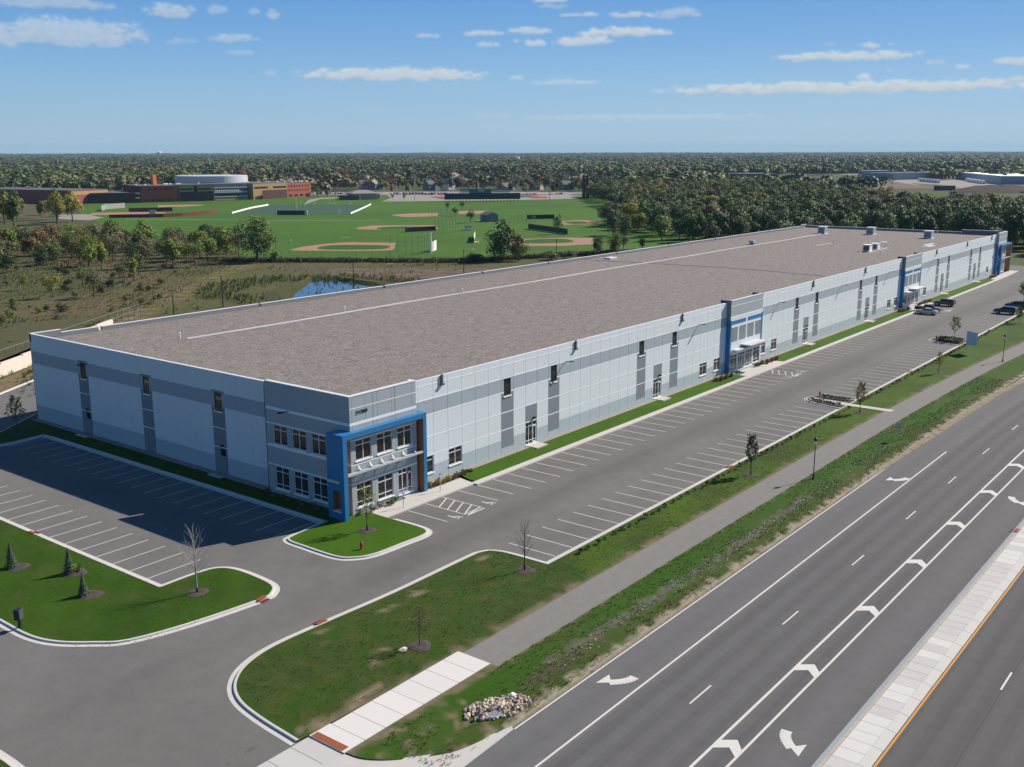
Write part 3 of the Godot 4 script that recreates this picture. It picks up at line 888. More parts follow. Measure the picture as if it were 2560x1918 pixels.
	for s in [[-34.4, 27.9, 0.55, 0.2], [-36.2, 28.0, 0.15, 0.1], [-35.4, 27.7, 0.1, 0.1]]:
		var b := MB.new()
		var pts := PackedVector2Array()
		for i in 12: pts.append(Vector2(s[0] + cos(i * TAU / 12) * s[2] * (0.8 + 0.4 * sin(i * 2.1)), s[1] - 1.2 + sin(i * TAU / 12) * s[3] * (0.8 + 0.4 * cos(i * 3.7))))
		b.poly(pts, 0.007)
		part("oil_stain", b.mesh(M.stain), get_node("parking_lot"))
	lot_lines(get_node("parking_lot"))

func mk_once(called: String, c: Color) -> StandardMaterial3D:
	return M[called] if M.has(called) else mk(called, c, 0.9)

func turn_arrow(rd: Node, at: Vector2, side: float) -> void:   # traffic runs towards -x; side 1 turns to -z
	var d := drift(at.x)
	var b := MB.new()
	var pts := []
	for i in 9:
		var t := i / 8.0
		pts.append(Vector2(1.15 - 1.75 * t, side * (0.75 - 1.05 * t * t)))
	for i in 8:
		var w0 := 0.36
		var q: Vector2 = (pts[i + 1] - pts[i]).normalized()
		var nrm := Vector2(-q.y, q.x) * w0
		b.poly(PackedVector2Array([at + pts[i] + nrm, at + pts[i + 1] + nrm, at + pts[i + 1] - nrm, at + pts[i] - nrm]), 0.010 + d * 0.0)
	b.poly(PackedVector2Array([at + Vector2(-0.1, side * 0.35), at + Vector2(-1.25, side * -1.0), at + Vector2(0.35, side * -0.9 + 0.0), at + Vector2(-0.45, side * -0.25)]), 0.014)
	for i in b.v.size(): b.v[i].z += d
	part("turn_arrow", b.mesh(M.paint), rd)

func lot_lines(lot: Node) -> void:
	var along := func(x0: float, x1: float, z0: float, z1: float, called: String):
		var b := MB.new()
		b.poly(PackedVector2Array([Vector2(x0, z0), Vector2(x1, z0), Vector2(x1, z1), Vector2(x0, z1)]), 0.006)
		part(called, b.mesh(M.paint), lot)
	var stall := MB.new()
	stall.poly(PackedVector2Array([Vector2(-0.055, 0), Vector2(0.055, 0), Vector2(0.055, 5.5), Vector2(-0.055, 5.5)]), 0.006)
	var sm := stall.mesh(M.paint)
	var put := func(x: float, z: float, turn := 0.0):
		var o := part("stall_line", sm, lot)
		o.position = Vector3(x, 0, z)
		o.rotation.y = turn
	for i in 95:
		var x := 4.11 + i * 2.743
		if x < 265.0: put.call(x, 4.44 if i > 4 else 3.97)
	for i in 95:
		var x := 3.28 + i * 2.743
		if x > 266.0: break
		if (x > 74.5 and x < 80.0) or (x > 137.2 and x < 143.4): continue
		put.call(x, 18.0)
	for i in 20:
		put.call(-3.98, -53.4 + i * 2.743, -PI / 2)
	for i in 18:
		put.call(-17.35, -2.15 - i * 2.743, -PI / 2)
	# hatched aisles beside the accessible stalls, with their wheelchair signs
	for hx in [[6.85, 9.6], [91.9, 94.63], [182.4, 185.15]]:
		var x0: float = hx[0]
		var x1: float = hx[1]
		for i in 5:
			var z := 4.6 + i * 1.18
			var b := MB.new()
			var e := minf(z + 1.25, 9.8)
			b.poly(PackedVector2Array([Vector2(x0, e - 0.08), Vector2(x1, z - 0.16), Vector2(x1, z), Vector2(x0, e + 0.08)]), 0.011)
			part("hatch_line", b.mesh(M.paint), lot)
		along.call(x0, x1, 9.72, 9.9, "hatch_line")
		along.call(x0, x1, 9.3, 9.4, "hatch_line")
		for sx in [x0 - 1.35, x1 + 1.4]:
			var b := MB.new()
			for i in 10:
				var t0 := -0.6 + i * 0.42
				var t1 := t0 + 0.44
				var q := PackedVector2Array()
				for k in [[t0, 0.42], [t1, 0.42], [t1, 0.29], [t0, 0.29]]: q.append(Vector2(sx + sin(k[0]) * k[1] * 0.9, 9.35 + cos(k[0]) * k[1] * 1.0))
				b.poly(q, 0.012)
			b.poly(V([sx - 0.1, 8.55, sx + 0.08, 8.55, sx + 0.06, 9.3, sx - 0.12, 9.3]), 0.014)
			b.poly(V([sx - 0.1, 9.2, sx + 0.5, 9.25, sx + 0.5, 9.35, sx - 0.1, 9.32]), 0.016)
			b.poly(V([sx + 0.42, 9.3, sx + 0.54, 9.3, sx + 0.62, 9.85, sx + 0.5, 9.88]), 0.018)
			b.poly(V([sx - 0.12, 8.3, sx + 0.12, 8.3, sx + 0.12, 8.5, sx - 0.12, 8.5]), 0.018)
			part("wheelchair_mark", b.mesh(M.paint), lot)
	# islands in the long lot
	for s in [["parking_island", 77.3], ["parking_island", 140.6]]:
		var cx: float = s[1]
		var edge := smooth(V([cx + 3.3, 24.25, cx + 3.2, 21.5, cx + 2.6, 18.8, cx + 1.0, 17.7, cx - 0.6, 18.1, cx - 1.5, 19.3, cx - 2.3, 22.0, cx - 2.8, 24.25]), false, 5)
		var b := MB.new()
		b.poly(edge, 0.13)
		struct(s[0], b.mesh(M.mulch))
		struct("kerb", kerb(edge, false, 1.0, 0.2).mesh(M.kerb))
	var ramp := MB.new()
	ramp.poly(smooth(V([76.7, 24.4, 77.0, 20.6, 77.2, 18.3, 78.6, 18.3, 78.5, 20.6, 78.1, 24.4]), true, 4), 0.14)
	struct("ramp_walk", ramp.mesh(M.concrete))

# ---------------------------------------------------------------- the long warehouse
# a wall is built in its own frame: x along it, y up, z out of it
func clad(u0: float, u1: float, bands: Array, holes: Array, lines: Array, deep := 0.12) -> ArrayMesh:   # one precast panel: painted bands [y0, y1, material], window openings [u0, u1, y0, y1], proud reveal lines [y0, y1]
	var by := {}
	var us := [u0, u1]
	var ys := []
	for b in bands:
		ys.append(b[0]); ys.append(b[1])
	for h in holes:
		us.append(h[0]); us.append(h[1]); ys.append(h[2]); ys.append(h[3])
	us.sort(); ys.sort()
	for j in ys.size() - 1:
		if ys[j + 1] - ys[j] < 0.002: continue
		var ym: float = (ys[j] + ys[j + 1]) / 2
		var mat := ""
		for b in bands:
			if ym > b[0] and ym < b[1]: mat = b[2]
		if mat == "": continue
		if not by.has(mat): by[mat] = MB.new()
		for i in us.size() - 1:
			if us[i + 1] - us[i] < 0.002: continue
			var um: float = (us[i] + us[i + 1]) / 2
			var open := false
			for h in holes:
				if um > h[0] and um < h[1] and ym > h[2] and ym < h[3]: open = true
			if not open: by[mat].quad(Vector3(us[i], ys[j], 0), Vector3(us[i + 1], ys[j], 0), Vector3(us[i + 1], ys[j + 1], 0), Vector3(us[i], ys[j + 1], 0))
		by[mat].quad(Vector3(u0, ys[j], -deep), Vector3(u0, ys[j], 0), Vector3(u0, ys[j + 1], 0), Vector3(u0, ys[j + 1], -deep))
		by[mat].quad(Vector3(u1, ys[j], 0), Vector3(u1, ys[j], -deep), Vector3(u1, ys[j + 1], -deep), Vector3(u1, ys[j + 1], 0))
	for h in holes:
		var m: MB = by.values()[by.size() - 1]
		m.quad(Vector3(h[0], h[2], 0), Vector3(h[0], h[2], -0.16), Vector3(h[0], h[3], -0.16), Vector3(h[0], h[3], 0))
		m.quad(Vector3(h[1], h[2], -0.16), Vector3(h[1], h[2], 0), Vector3(h[1], h[3], 0), Vector3(h[1], h[3], -0.16))
		m.quad(Vector3(h[0], h[3], 0), Vector3(h[0], h[3], -0.16), Vector3(h[1], h[3], -0.16), Vector3(h[1], h[3], 0))
		m.quad(Vector3(h[0], h[2], -0.16), Vector3(h[0], h[2], 0), Vector3(h[1], h[2], 0), Vector3(h[1], h[2], -0.16))
	var rv := MB.new()
	for l in lines:
		var spans := [[u0, u1]]
		for h in holes:
			if (l[0] + l[1]) / 2 > h[2] and (l[0] + l[1]) / 2 < h[3]:
				spans = [[u0, h[0]], [h[1], u1]]
		for s in spans:
			if s[1] - s[0] > 0.05: rv.box(Vector3(s[0], l[0], -0.01), Vector3(s[1], l[1], 0.014), "k")
	var r := ArrayMesh.new()
	for k in by: by[k].mesh(M[k], r)
	if rv.v.size(): rv.mesh(M.reveal, r)
	return r

var window_cache := {}

func window(parent: Node, frame: Transform3D, u0: float, u1: float, y0: float, y1: float, mull: Array, rails: Array, called := "window", fm := "window_frame", sill := true, gm := "glass", label := "") -> Node3D:
	var o := Node3D.new()
	o.name = called
	parent.add_child(o, true)
	o.transform = frame * Transform3D(Basis.IDENTITY, Vector3(u0, y0, 0))
	if label: o.set_meta("label", label)
	var w := u1 - u0
	var h := y1 - y0
	var key := "%.2f %.2f %s %s %s %s" % [w, h, mull, rails, fm, sill]
	if not window_cache.has(key):
		var f := MB.new()
		var t := 0.045
		var xs := [0.0]
		xs.append_array(mull); xs.append(1.0)
		var ys := [0.0]
		ys.append_array(rails); ys.append(1.0)
		for x in xs:
			var c := clampf(x * w, t, w - t)
			f.box(Vector3(c - t, 0, -0.15), Vector3(c + t, h, -0.07), "k")
		for y in ys:
			var c := clampf(y * h, t, h - t)
			f.box(Vector3(0, c - t, -0.15), Vector3(w, c + t, -0.072), "k")
		var panes := []
		for i in xs.size() - 1:
			for j in ys.size() - 1:
				var p := MB.new()
				p.box(Vector3(xs[i] * w + t, ys[j] * h + t, -0.15), Vector3(xs[i + 1] * w - t, ys[j + 1] * h - t, -0.11), "ktblr")
				panes.append(p.mesh(null))
		var s := MB.new()
		s.box(Vector3(-0.06, -0.13, -0.15), Vector3(w + 0.06, 0.0, 0.09), "k")
		window_cache[key] = [f.mesh(M[fm]), panes, s.mesh(M.sill)]
	var c: Array = window_cache[key]
	part("frame", c[0], o)
	for p in c[1]: part("pane", p, o, M[gm])
	if sill: part("sill", c[2], o)
	return o

func door(parent: Node, frame: Transform3D, u0: float, u1: float, y0: float, y1: float) -> void:   # glazed door with sidelights and a transom
	var o := window(parent, frame, u0, u1, y0, y1, [0.30, 0.62], [0.17, 0.80], "entrance_door", "window_frame", true)
	var leafm := MB.new()
	var a := (u1 - u0) * 0.63
	var b := (u1 - u0) - 0.05
	var h := (y1 - y0) * 0.79
	for q in [[a, a + 0.13, 0.0, h], [b - 0.13, b, 0.0, h], [a, b, h - 0.14, h], [a, b, 0.0, 0.24]]:
		leafm.box(Vector3(q[0], q[2], -0.1), Vector3(q[1], q[3], -0.03), "k")
	part("door_leaf", leafm.mesh(M.window_frame), o)
	var hd := MB.new()
	hd.box(Vector3(a + 0.16, 0.9, -0.03), Vector3(a + 0.2, 1.35, 0.03))
	part("handle", hd.mesh(M.metal), o)

func building() -> void:
	var o := thing("warehouse", "long pale grey precast warehouse with gravel roof and blue framed entrances", "warehouse")
	var L := 274.65
	var fr := Transform3D.IDENTITY
	var fe := Transform3D(Basis(Vector3(0, 0, 1), Vector3.UP, Vector3(-1, 0, 0)), Vector3.ZERO)
	var core := MB.new()
	core.box(Vector3(0.16, -0.3, -63.5), Vector3(L - 0.1, 11.3, -0.16), "tb")
	part("inner_wall", core.mesh(M.joint), o)
	# front wall, panel by panel
	var std := [[-0.1, 2.25, "wall_base"], [2.25, 8.2, "wall_light"], [8.2, 9.9, "wall_grey"], [9.9, 12.3, "wall_light"]]
	var std_lines := [[11.56, 11.68], [9.9, 10.06], [8.12, 8.28], [5.6, 5.72], [3.42, 3.53]]
	var dark := [[-0.1, 1.22, "wall_base"], [1.22, 8.2, "wall_dark"], [8.2, 9.85, "wall_grey"], [9.85, 10.1, "wall_dark"], [10.1, 12.3, "wall_light"]]
	var doorb := [[-0.1, 2.25, "wall_base"], [2.25, 3.42, "wall_light"], [3.42, 5.62, "wall_dark"], [5.62, 8.2, "wall_light"], [8.2, 9.9, "wall_grey"], [9.9, 12.3, "wall_light"]]
	var p := 2.4525
	var kinds := {}
	var runs := [[9.1, 85.5, 0.42, {4: "low", 6: "low", 10: "win", 14: "win", 12: "door", 23: "win", 27: "win", 25: "door", 31: "low", 33: "low"}],
		[98.0, 176.7, 0.98, {40: "low", 42: "low", 46: "win", 48: "door", 50: "win", 60: "win", 62: "door", 64: "win", 68: "low", 70: "low"}],
		[189.3, 265.3, 1.16, {77: "low", 79: "low", 83: "win", 85: "door", 87: "win", 96: "win", 98: "door", 100: "win", 104: "low"}]]
	for r in runs:
		var k := floori((r[0] - r[2]) / p)
		while r[2] + k * p < r[1] - 0.05:
			var a: float = maxf(r[0], r[2] + k * p)
			var b: float = minf(r[1], r[2] + (k + 1) * p)
			var kind: String = r[3].get(k, "std")
			var w := b - a
			if w < 0.3:
				kind = "std"
			var at := fr * Transform3D(Basis.IDENTITY, Vector3(a, 0, 0))
			var full := absf(w - p) < 0.01
			var key := kind if full else "%s%.2f" % [kind, w]
			if not kinds.has(key):
				var g := 0.02
				match kind:
					"win": kinds[key] = clad(g, w - g, dark, [[0.52, w - 0.52, 7.7, 9.85]], std_lines)
					"door": kinds[key] = clad(g, w - g, doorb, [[0.05, w - 0.05, 0.5, 3.42]], std_lines)
					"low": kinds[key] = clad(g, w - g, std, [[0.08, w - 0.08, 1.42, 3.42]], std_lines)
					_: kinds[key] = clad(g, w - g, std, [], std_lines)
			var pn := part("wall_panel", kinds[key], o)
			pn.transform = at
			match kind:
				"win": window(o, at, 0.52, w - 0.52, 7.7, 9.85, [], [], "window", "dark_frame")
				"door":
					door(o, at, 0.05, w - 0.05, 0.5, 3.42)
					var st := MB.new()
					st.box(Vector3(0.2, 0.0, 0.0), Vector3(2.5, 0.44, 1.7), "bk")
					part("door_stoop", st.mesh(M.concrete), o).transform = at
					var lt := MB.new()
					lt.box(Vector3(1.5, 3.75, 0.0), Vector3(1.85, 3.95, 0.35))
					part("door_light", lt.mesh(M.black), o).transform = at
				"low": window(o, at, 0.08, w - 0.08, 1.42, 3.42, [0.5], [0.74])
			k += 1
	# end wall in the shade (frame x = world z)
	var ez := -63.6
	var ep := 2.385
	for i in 21:
		var a := ez + i * ep
		var b := minf(a + ep, -12.4)
		if b - a < 0.3: break
		var strip_on := i in [5, 11, 17]
		var lowdoor := i in [5, 17]
		var at := fe * Transform3D(Basis.IDENTITY, Vector3(a, 0, 0))
		var w := b - a
		var bands := [[-0.1, 2.25, "wall_base"], [2.25, 8.2, "wall_light"], [8.2, 9.9, "wall_grey"], [9.9, 12.3, "wall_light"]]
		var lines := []
		var holes := []
		if strip_on:
			bands = [[-0.1, 8.2, "wall_dark"], [8.2, 9.85, "wall_grey"], [9.85, 10.1, "wall_dark"], [10.1, 12.3, "wall_light"]]
			lines = [[5.6, 5.7], [3.3, 3.4]]
			holes.append([0.5, w - 0.45, 7.65, 9.85])
		var g := 0.008
		part("wall_panel", clad(g, w - g, bands, holes, lines), o).transform = at
		if strip_on:
			window(o, at, 0.5, w - 0.45, 7.65, 9.85, [], [], "window", "dark_frame")
		if lowdoor:
			var dr := MB.new()
			dr.box(Vector3(1.1, 0.12, 0.002), Vector3(2.15, 2.3, 0.05), "k")
			part("steel_door", dr.mesh(M.wall_dark), o).transform = at
			var tr := MB.new()
			tr.box(Vector3(1.2, 2.35, 0.002), Vector3(2.1, 3.2, 0.03), "k")
			part("transom", tr.mesh(M.glass), o).transform = at
			var st := MB.new()
			st.box(Vector3(0.2, 0.0, 0.0), Vector3(2.6, 0.2, 1.4), "bk")
			part("door_stoop", st.mesh(M.concrete), o).transform = at
			var lt := MB.new()
			lt.box(Vector3(1.4, 3.5, 0.0), Vector3(1.8, 3.7, 0.3))
			part("door_light", lt.mesh(M.black), o).transform = at
	# back and far walls
	var bw := MB.new()
	bw.box(Vector3(0, -0.1, -63.6), Vector3(L, 11.3, -63.5), "tbf")
	bw.box(Vector3(L - 0.1, -0.1, -63.5), Vector3(L, 11.3, 0.0), "tbl")
	part("back_wall", bw.mesh(M.wall_light), o)
	# roof and parapets
	var rf := MB.new()
	rf.poly(V([0.3, -63.3, L - 0.3, -63.3, L - 0.3, -0.3, 0.3, -0.3]), 11.32)
	part("gravel_roof", rf.mesh(M.roof_gravel), o)
	var para := func(called, lo: Vector3, hi: Vector3, mat := "parapet_in"):
		var m := MB.new()
		m.box(lo, hi, "b")
		var c := MB.new()
		c.box(Vector3(lo.x - 0.03, hi.y, lo.z - 0.03), Vector3(hi.x + 0.03, hi.y + 0.09, hi.z + 0.03), "b")
		part(called, m.mesh(M[mat]), o)
		part("coping", c.mesh(M.coping), o)
	para.call("parapet", Vector3(0.12, 11.2, -63.2), Vector3(0.4, 12.22, -12.5))
	for r in runs: para.call("parapet", Vector3(maxf(r[0], 9.4), 11.2, -0.4), Vector3(r[1] + (0.0), 12.2, -0.12))
	var cuts := [4.4, 10.2, 10.7, 39.3, 39.9, 68.9, 69.5, 98.4, 99.0, 122.4, 123.0, 151.8, 152.4, 178.4, 179.0, 206.0, 206.6, 243.8, 244.4, L - 4.4]
	para.call("parapet", Vector3(0.0, 11.2, -63.6), Vector3(4.4, 12.3, -63.2))
	for i in range(0, cuts.size() - 1, 2):
		para.call("parapet", Vector3(cuts[i] + (0.035 if i == 0 else 0.0), 11.2, -63.6), Vector3(cuts[i + 1] - (0.035 if i > 16 else 0.0), 11.9, -63.2))
	for i in range(1, cuts.size() - 2, 2):
		var sc := MB.new()
		sc.box(Vector3(cuts[i], 11.2, -63.65), Vector3(cuts[i + 1], 11.42, -63.15), "b")
		part("scupper", sc.mesh(M.metal), o)
	para.call("parapet", Vector3(L - 4.37, 11.2, -63.6), Vector3(L, 12.3, -63.2))
	para.call("parapet", Vector3(L - 0.4, 11.2, -63.16), Vector3(L, 11.95, -12.4))
	# the raised corner blocks and the two middle entrances
	corner_block(o, -0.75, 9.1, -2.45, 9.95, true)
	corner_block(o, 265.3, 275.4, 267.0, 279.6, false)
	middle_block(o, 85.5)
	middle_block(o, 176.75)
	# overflow boxes and wall lights on the front
	for x in [14.1, 40.8, 70.0, 122.4, 151.5, 203.8, 232.6, 259.4]:
		var s := MB.new()
		s.box(Vector3(x - 0.14, 11.35, 0.02), Vector3(x + 0.14, 12.42, 0.2))
		s.box(Vector3(x - 0.25, 11.2, 0.02), Vector3(x + 0.25, 11.4, 0.3))
		part("overflow_box", s.mesh(M.metal_dark), o)
	for x in [38.55, 75.6, 106.4, 138.0, 167.3, 200.7, 237.9]:
		var s := MB.new()
		s.bar(Vector3(x, 9.95, 0.01), Vector3(x, 10.1, 0.75), 0.09, 0.09)
		s.box(Vector3(x - 0.16, 10.02, 0.7), Vector3(x + 0.16, 10.14, 1.25))
		part("wall_light", s.mesh(M.metal_dark), o)
	for z in [-49.3, -5.9 - 2.8]:
		var s := MB.new()
		var fx := 0.0 if z < -20 else -0.75
		s.bar(Vector3(fx, 9.75, z), Vector3(fx - 0.85, 9.85, z), 0.09, 0.09)
		s.box(Vector3(fx - 1.35, 9.78, z - 0.16), Vector3(fx - 0.8, 9.92, z + 0.16))
		part("wall_light", s.mesh(M.black), o)
	# seams of the roof: the white drain line and the dark expansion joint
	var wl := MB.new()
	for i in 26: wl.bar(Vector3(14.0 + i * 9.0, 11.42, -47.2 + 0.25 * sin(i * 0.9)), Vector3(23.0 + i * 9.0, 11.42, -47.2 + 0.25 * sin((i + 1) * 0.9)), 0.22, 0.16)
	part("roof_ridge_strip", wl.mesh(M.coping), o)
	var dl := MB.new()
	var pz := [-63.2, -49.4, -33.0, -17.8, -4.0]
	var pxs := [137.6, 139.6, 141.3, 141.5, 139.2]
	for i in 4: dl.bar(Vector3(pxs[i], 11.34, pz[i]), Vector3(pxs[i + 1], 11.34, pz[i + 1]), 0.28, 0.06)
	part("expansion_joint", dl.mesh(M.metal_dark), o)

func corner_block(o: Node, x0: float, x1: float, f0: float, f1: float, near: bool) -> void:
	var H := 12.66
	var bands := [[-0.1, H, "wall_block"]]
	var lines := [[11.36, 11.44], [9.62, 9.92], [8.03, 8.12], [5.4, 5.5], [3.36, 3.5]]
	var fz := Transform3D(Basis.IDENTITY, Vector3(x0, 0, 0.75))
	var w := x1 - x0
	var holes := []
	for c in [[0.66, 2.95], [3.73, 6.03], [6.81, 9.05]]:
		holes.append([c[0], c[1], 5.82, 8.02])
		holes.append([c[0], c[1], 0.78, 3.34])
	var third := w / 3.0
	for i in 3:
		var hs := []
		for h in holes:
			if h[0] > third * i - 0.3 and h[1] < third * (i + 1) + 0.3: hs.append([clampf(h[0] - third * i, 0.06, 9), minf(h[1] - third * i, third - 0.06), h[2], h[3]])
		part("wall_panel", clad(0.015, third - 0.015, bands, hs, lines), o).transform = fz * Transform3D(Basis.IDENTITY, Vector3(third * i, 0, 0))
		var at := fz * Transform3D(Basis.IDENTITY, Vector3(third * i, 0, 0))
		for h in hs:
			if h[2] > 4.0: window(o, at, h[0], h[1], h[2], h[3], [0.5], [0.74])
			elif i == 2: door(o, at, h[0], h[1], h[2] - 0.25, h[3])
			else: window(o, at, h[0], h[1], h[2], h[3], [0.5], [0.22, 0.74])
	# fine vertical joints in the upper wall
	var vj := MB.new()
	for u in [0.35, 2.25, 3.4, 3.95, 6.1, 6.6, 9.2]:
		vj.box(Vector3(x0 + u, 8.2, 0.75), Vector3(x0 + u + 0.035, H - 0.1, 0.757), "k")
	part("joint", vj.mesh(M.joint), o)
	var core := MB.new()
	core.box(Vector3(x0 + 0.14, -0.2, -12.2), Vector3(x1 - 0.01, 11.3, 0.6), "tb")
	part("inner_wall", core.mesh(M.joint), o)
	if near:
		var fe := Transform3D(Basis(Vector3(0, 0, 1), Vector3.UP, Vector3(-1, 0, 0)), Vector3(x0, 0, 0))
		var cuts := [-12.4, -8.65, -5.6, -2.55, 0.745]
		var wins := [[-11.3, -9.05], [-8.25, -6.0], [-5.2, -2.95]]
		for i in 4:
			var a: float = cuts[i]
			var b: float = cuts[i + 1]
			var at := fe * Transform3D(Basis.IDENTITY, Vector3(a, 0, 0))
			var hs := []
			if i < 3: hs = [[wins[i][0] - a, wins[i][1] - a, 5.8, 8.0], [wins[i][0] - a, wins[i][1] - a, 0.72, 3.3]]
			part("wall_panel", clad(0.006, b - a - 0.006, bands, hs, [[9.62, 9.92], [8.03, 8.16], [5.42, 5.7], [3.34, 3.48]]), o).transform = at
			for h in hs:
				window(o, at, h[0], h[1], h[2], h[3], [0.5], [0.74] if h[2] > 4 else [0.2, 0.76], "window", "window_frame", true, "glass" if h[2] > 4 else "glass_tint")
	else:
		var rt := MB.new()
		rt.box(Vector3(x0, 9.3, 0.0), Vector3(x0 + 0.1, H, 0.745), "br")
		part("side_wall", rt.mesh(M.wall_block), o)
		var lw := MB.new()
		lw.box(Vector3(x0, -0.1, 0.0), Vector3(x0 + 0.1, 9.295, 0.745), "tbr")
		part("side_wall", lw.mesh(M.blue), o)
	# parapet of the block
	for q in [[Vector3(x0 + 0.1, 11.2, 0.3), Vector3(x1 - 0.02, H - 0.02, 0.63)], [Vector3(x0 + 0.13, 11.2, -12.3), Vector3(x0 + 0.45, H - 0.02, 0.3)] if near else [Vector3(x1 - 1.2, 11.2, -12.3), Vector3(x1 - 0.9, H, 0.3)], [Vector3(x1 - 0.35, 11.2, -0.1), Vector3(x1 - 0.03, H - 0.02, 0.29)]]:
		var m := MB.new()
		m.box(q[0], q[1], "b")
		part("parapet", m.mesh(M.parapet_in), o)
		var c := MB.new()
		c.box(Vector3(q[0].x - 0.14, q[1].y, q[0].z - 0.02), Vector3(q[1].x + 0.03, q[1].y + 0.1, q[1].z + (0.15 if q[1].z > 0.5 else -0.03)), "b")
		part("coping", c.mesh(M.coping), o)
	# blue portal: top slab, two legs, cedar inside
	var top := MB.new()
	top.box(Vector3(f0, 8.55, 0.757), Vector3(f1, 9.1, 1.45))
	if near: top.box(Vector3(f0, 8.55, -1.0), Vector3(x0 - 0.006, 9.1, 0.752))
	top.box(Vector3(x1 + 0.01, 8.55, 0.02), Vector3(f1, 9.1, 0.752))
	part("blue_portal_top", top.mesh(M.blue), o)
	var lz := -1.0 if near else 0.76
	if near:
		var leg := MB.new()                                        # the near leg has a tall slot in it
		var xa := f0
		var xb := f0 + 0.58
		leg.box(Vector3(xa, 0.0, lz), Vector3(xb, 8.548, -0.28), "b")
		leg.box(Vector3(xa, 0.0, 0.88), Vector3(xb, 8.548, 1.448), "b")
		leg.box(Vector3(xa, 3.18, -0.279), Vector3(xb, 8.546, 0.879))
		leg.box(Vector3(xa, 0.0, -0.279), Vector3(xb, 0.92, 0.879), "b")
		part("blue_portal_leg", leg.mesh(M.blue), o)
		var inn := MB.new()
		inn.box(Vector3(xa + 0.02, 0.95, -0.277), Vector3(xb - 0.02, 3.15, -0.24), "k")
		inn.box(Vector3(xb + 0.002, 0.1, -0.95), Vector3(xb + 0.03, 8.5, 1.4), "l")
		part("cedar_lining", inn.mesh(M.cedar), o)
		var sl := MB.new()
		sl.box(Vector3(xa - 0.03, 0.921, -0.277), Vector3(xb + 0.03, 0.98, 0.877))
		part("slot_sill", sl.mesh(M.sill), o)
	else:
		var leg := MB.new()
		leg.box(Vector3(f0, 0.0, 0.0), Vector3(f0 + 0.75, 8.548, 1.448), "b")
		part("blue_portal_leg", leg.mesh(M.blue), o)
	var leg2 := MB.new()
	leg2.box(Vector3(f1 - 0.52, 0.0, 0.0), Vector3(f1, 8.548, 1.448), "b")
	part("blue_portal_leg", leg2.mesh(M.blue), o)
	var lin := MB.new()
	lin.box(Vector3(f1 - 0.56, 0.1, 0.0), Vector3(f1 - 0.523, 8.5, 1.42), "r")
	lin.box(Vector3(x0 + 0.2, 8.5, 0.757), Vector3(f1 - 0.57, 8.545, 1.42), "t")
	part("cedar_lining", lin.mesh(M.cedar), o)
	# sunshade over the ground floor
	var sh := MB.new()
	var s0 := f0 + 0.63
	var s1 := f1 - 0.6
	sh.box(Vector3(s0, 4.64, 1.3), Vector3(s1, 4.88, 1.42))
	for i in 9: sh.box(Vector3(s0, 4.72, 0.82 + i * 0.055), Vector3(s1, 4.76, 0.845 + i * 0.055))
	part("sunshade", sh.mesh(M.awning), o)
	for i in 6:
		var b := MB.new()
		var x := x0 + 0.9 + i * (w - 1.6) / 5.0
		b.box(Vector3(x, 4.66, 0.757), Vector3(x + 0.09, 4.9, 1.3))
		b.bar(Vector3(x + 0.045, 5.3, 0.76), Vector3(x + 0.045, 4.9, 1.15), 0.05, 0.05)
		part("sunshade_bracket", b.mesh(M.awning), o)
	if near:
		var e := MB.new()
		e.box(Vector3(f0 - 0.16, 4.04, -0.95), Vector3(f0 - 0.003, 4.28, 0.84))
		part("sunshade", e.mesh(M.awning), o)
		# street number on the corner
		var digits := ["2", "1", "3", "0", "0"]
		var font := SystemFont.new()
		font.font_names = PackedStringArray(["Droid Sans"])
		for i in 5:
			var tm := TextMesh.new()
			tm.text = digits[i]
			tm.font = font
			tm.font_size = 64
			tm.pixel_size = 0.0078
			tm.depth = 0.05
			var d := part("house_number", tm, o, M.black)
			d.position = Vector3(0.27 + i * 0.345, 10.92, 0.79)

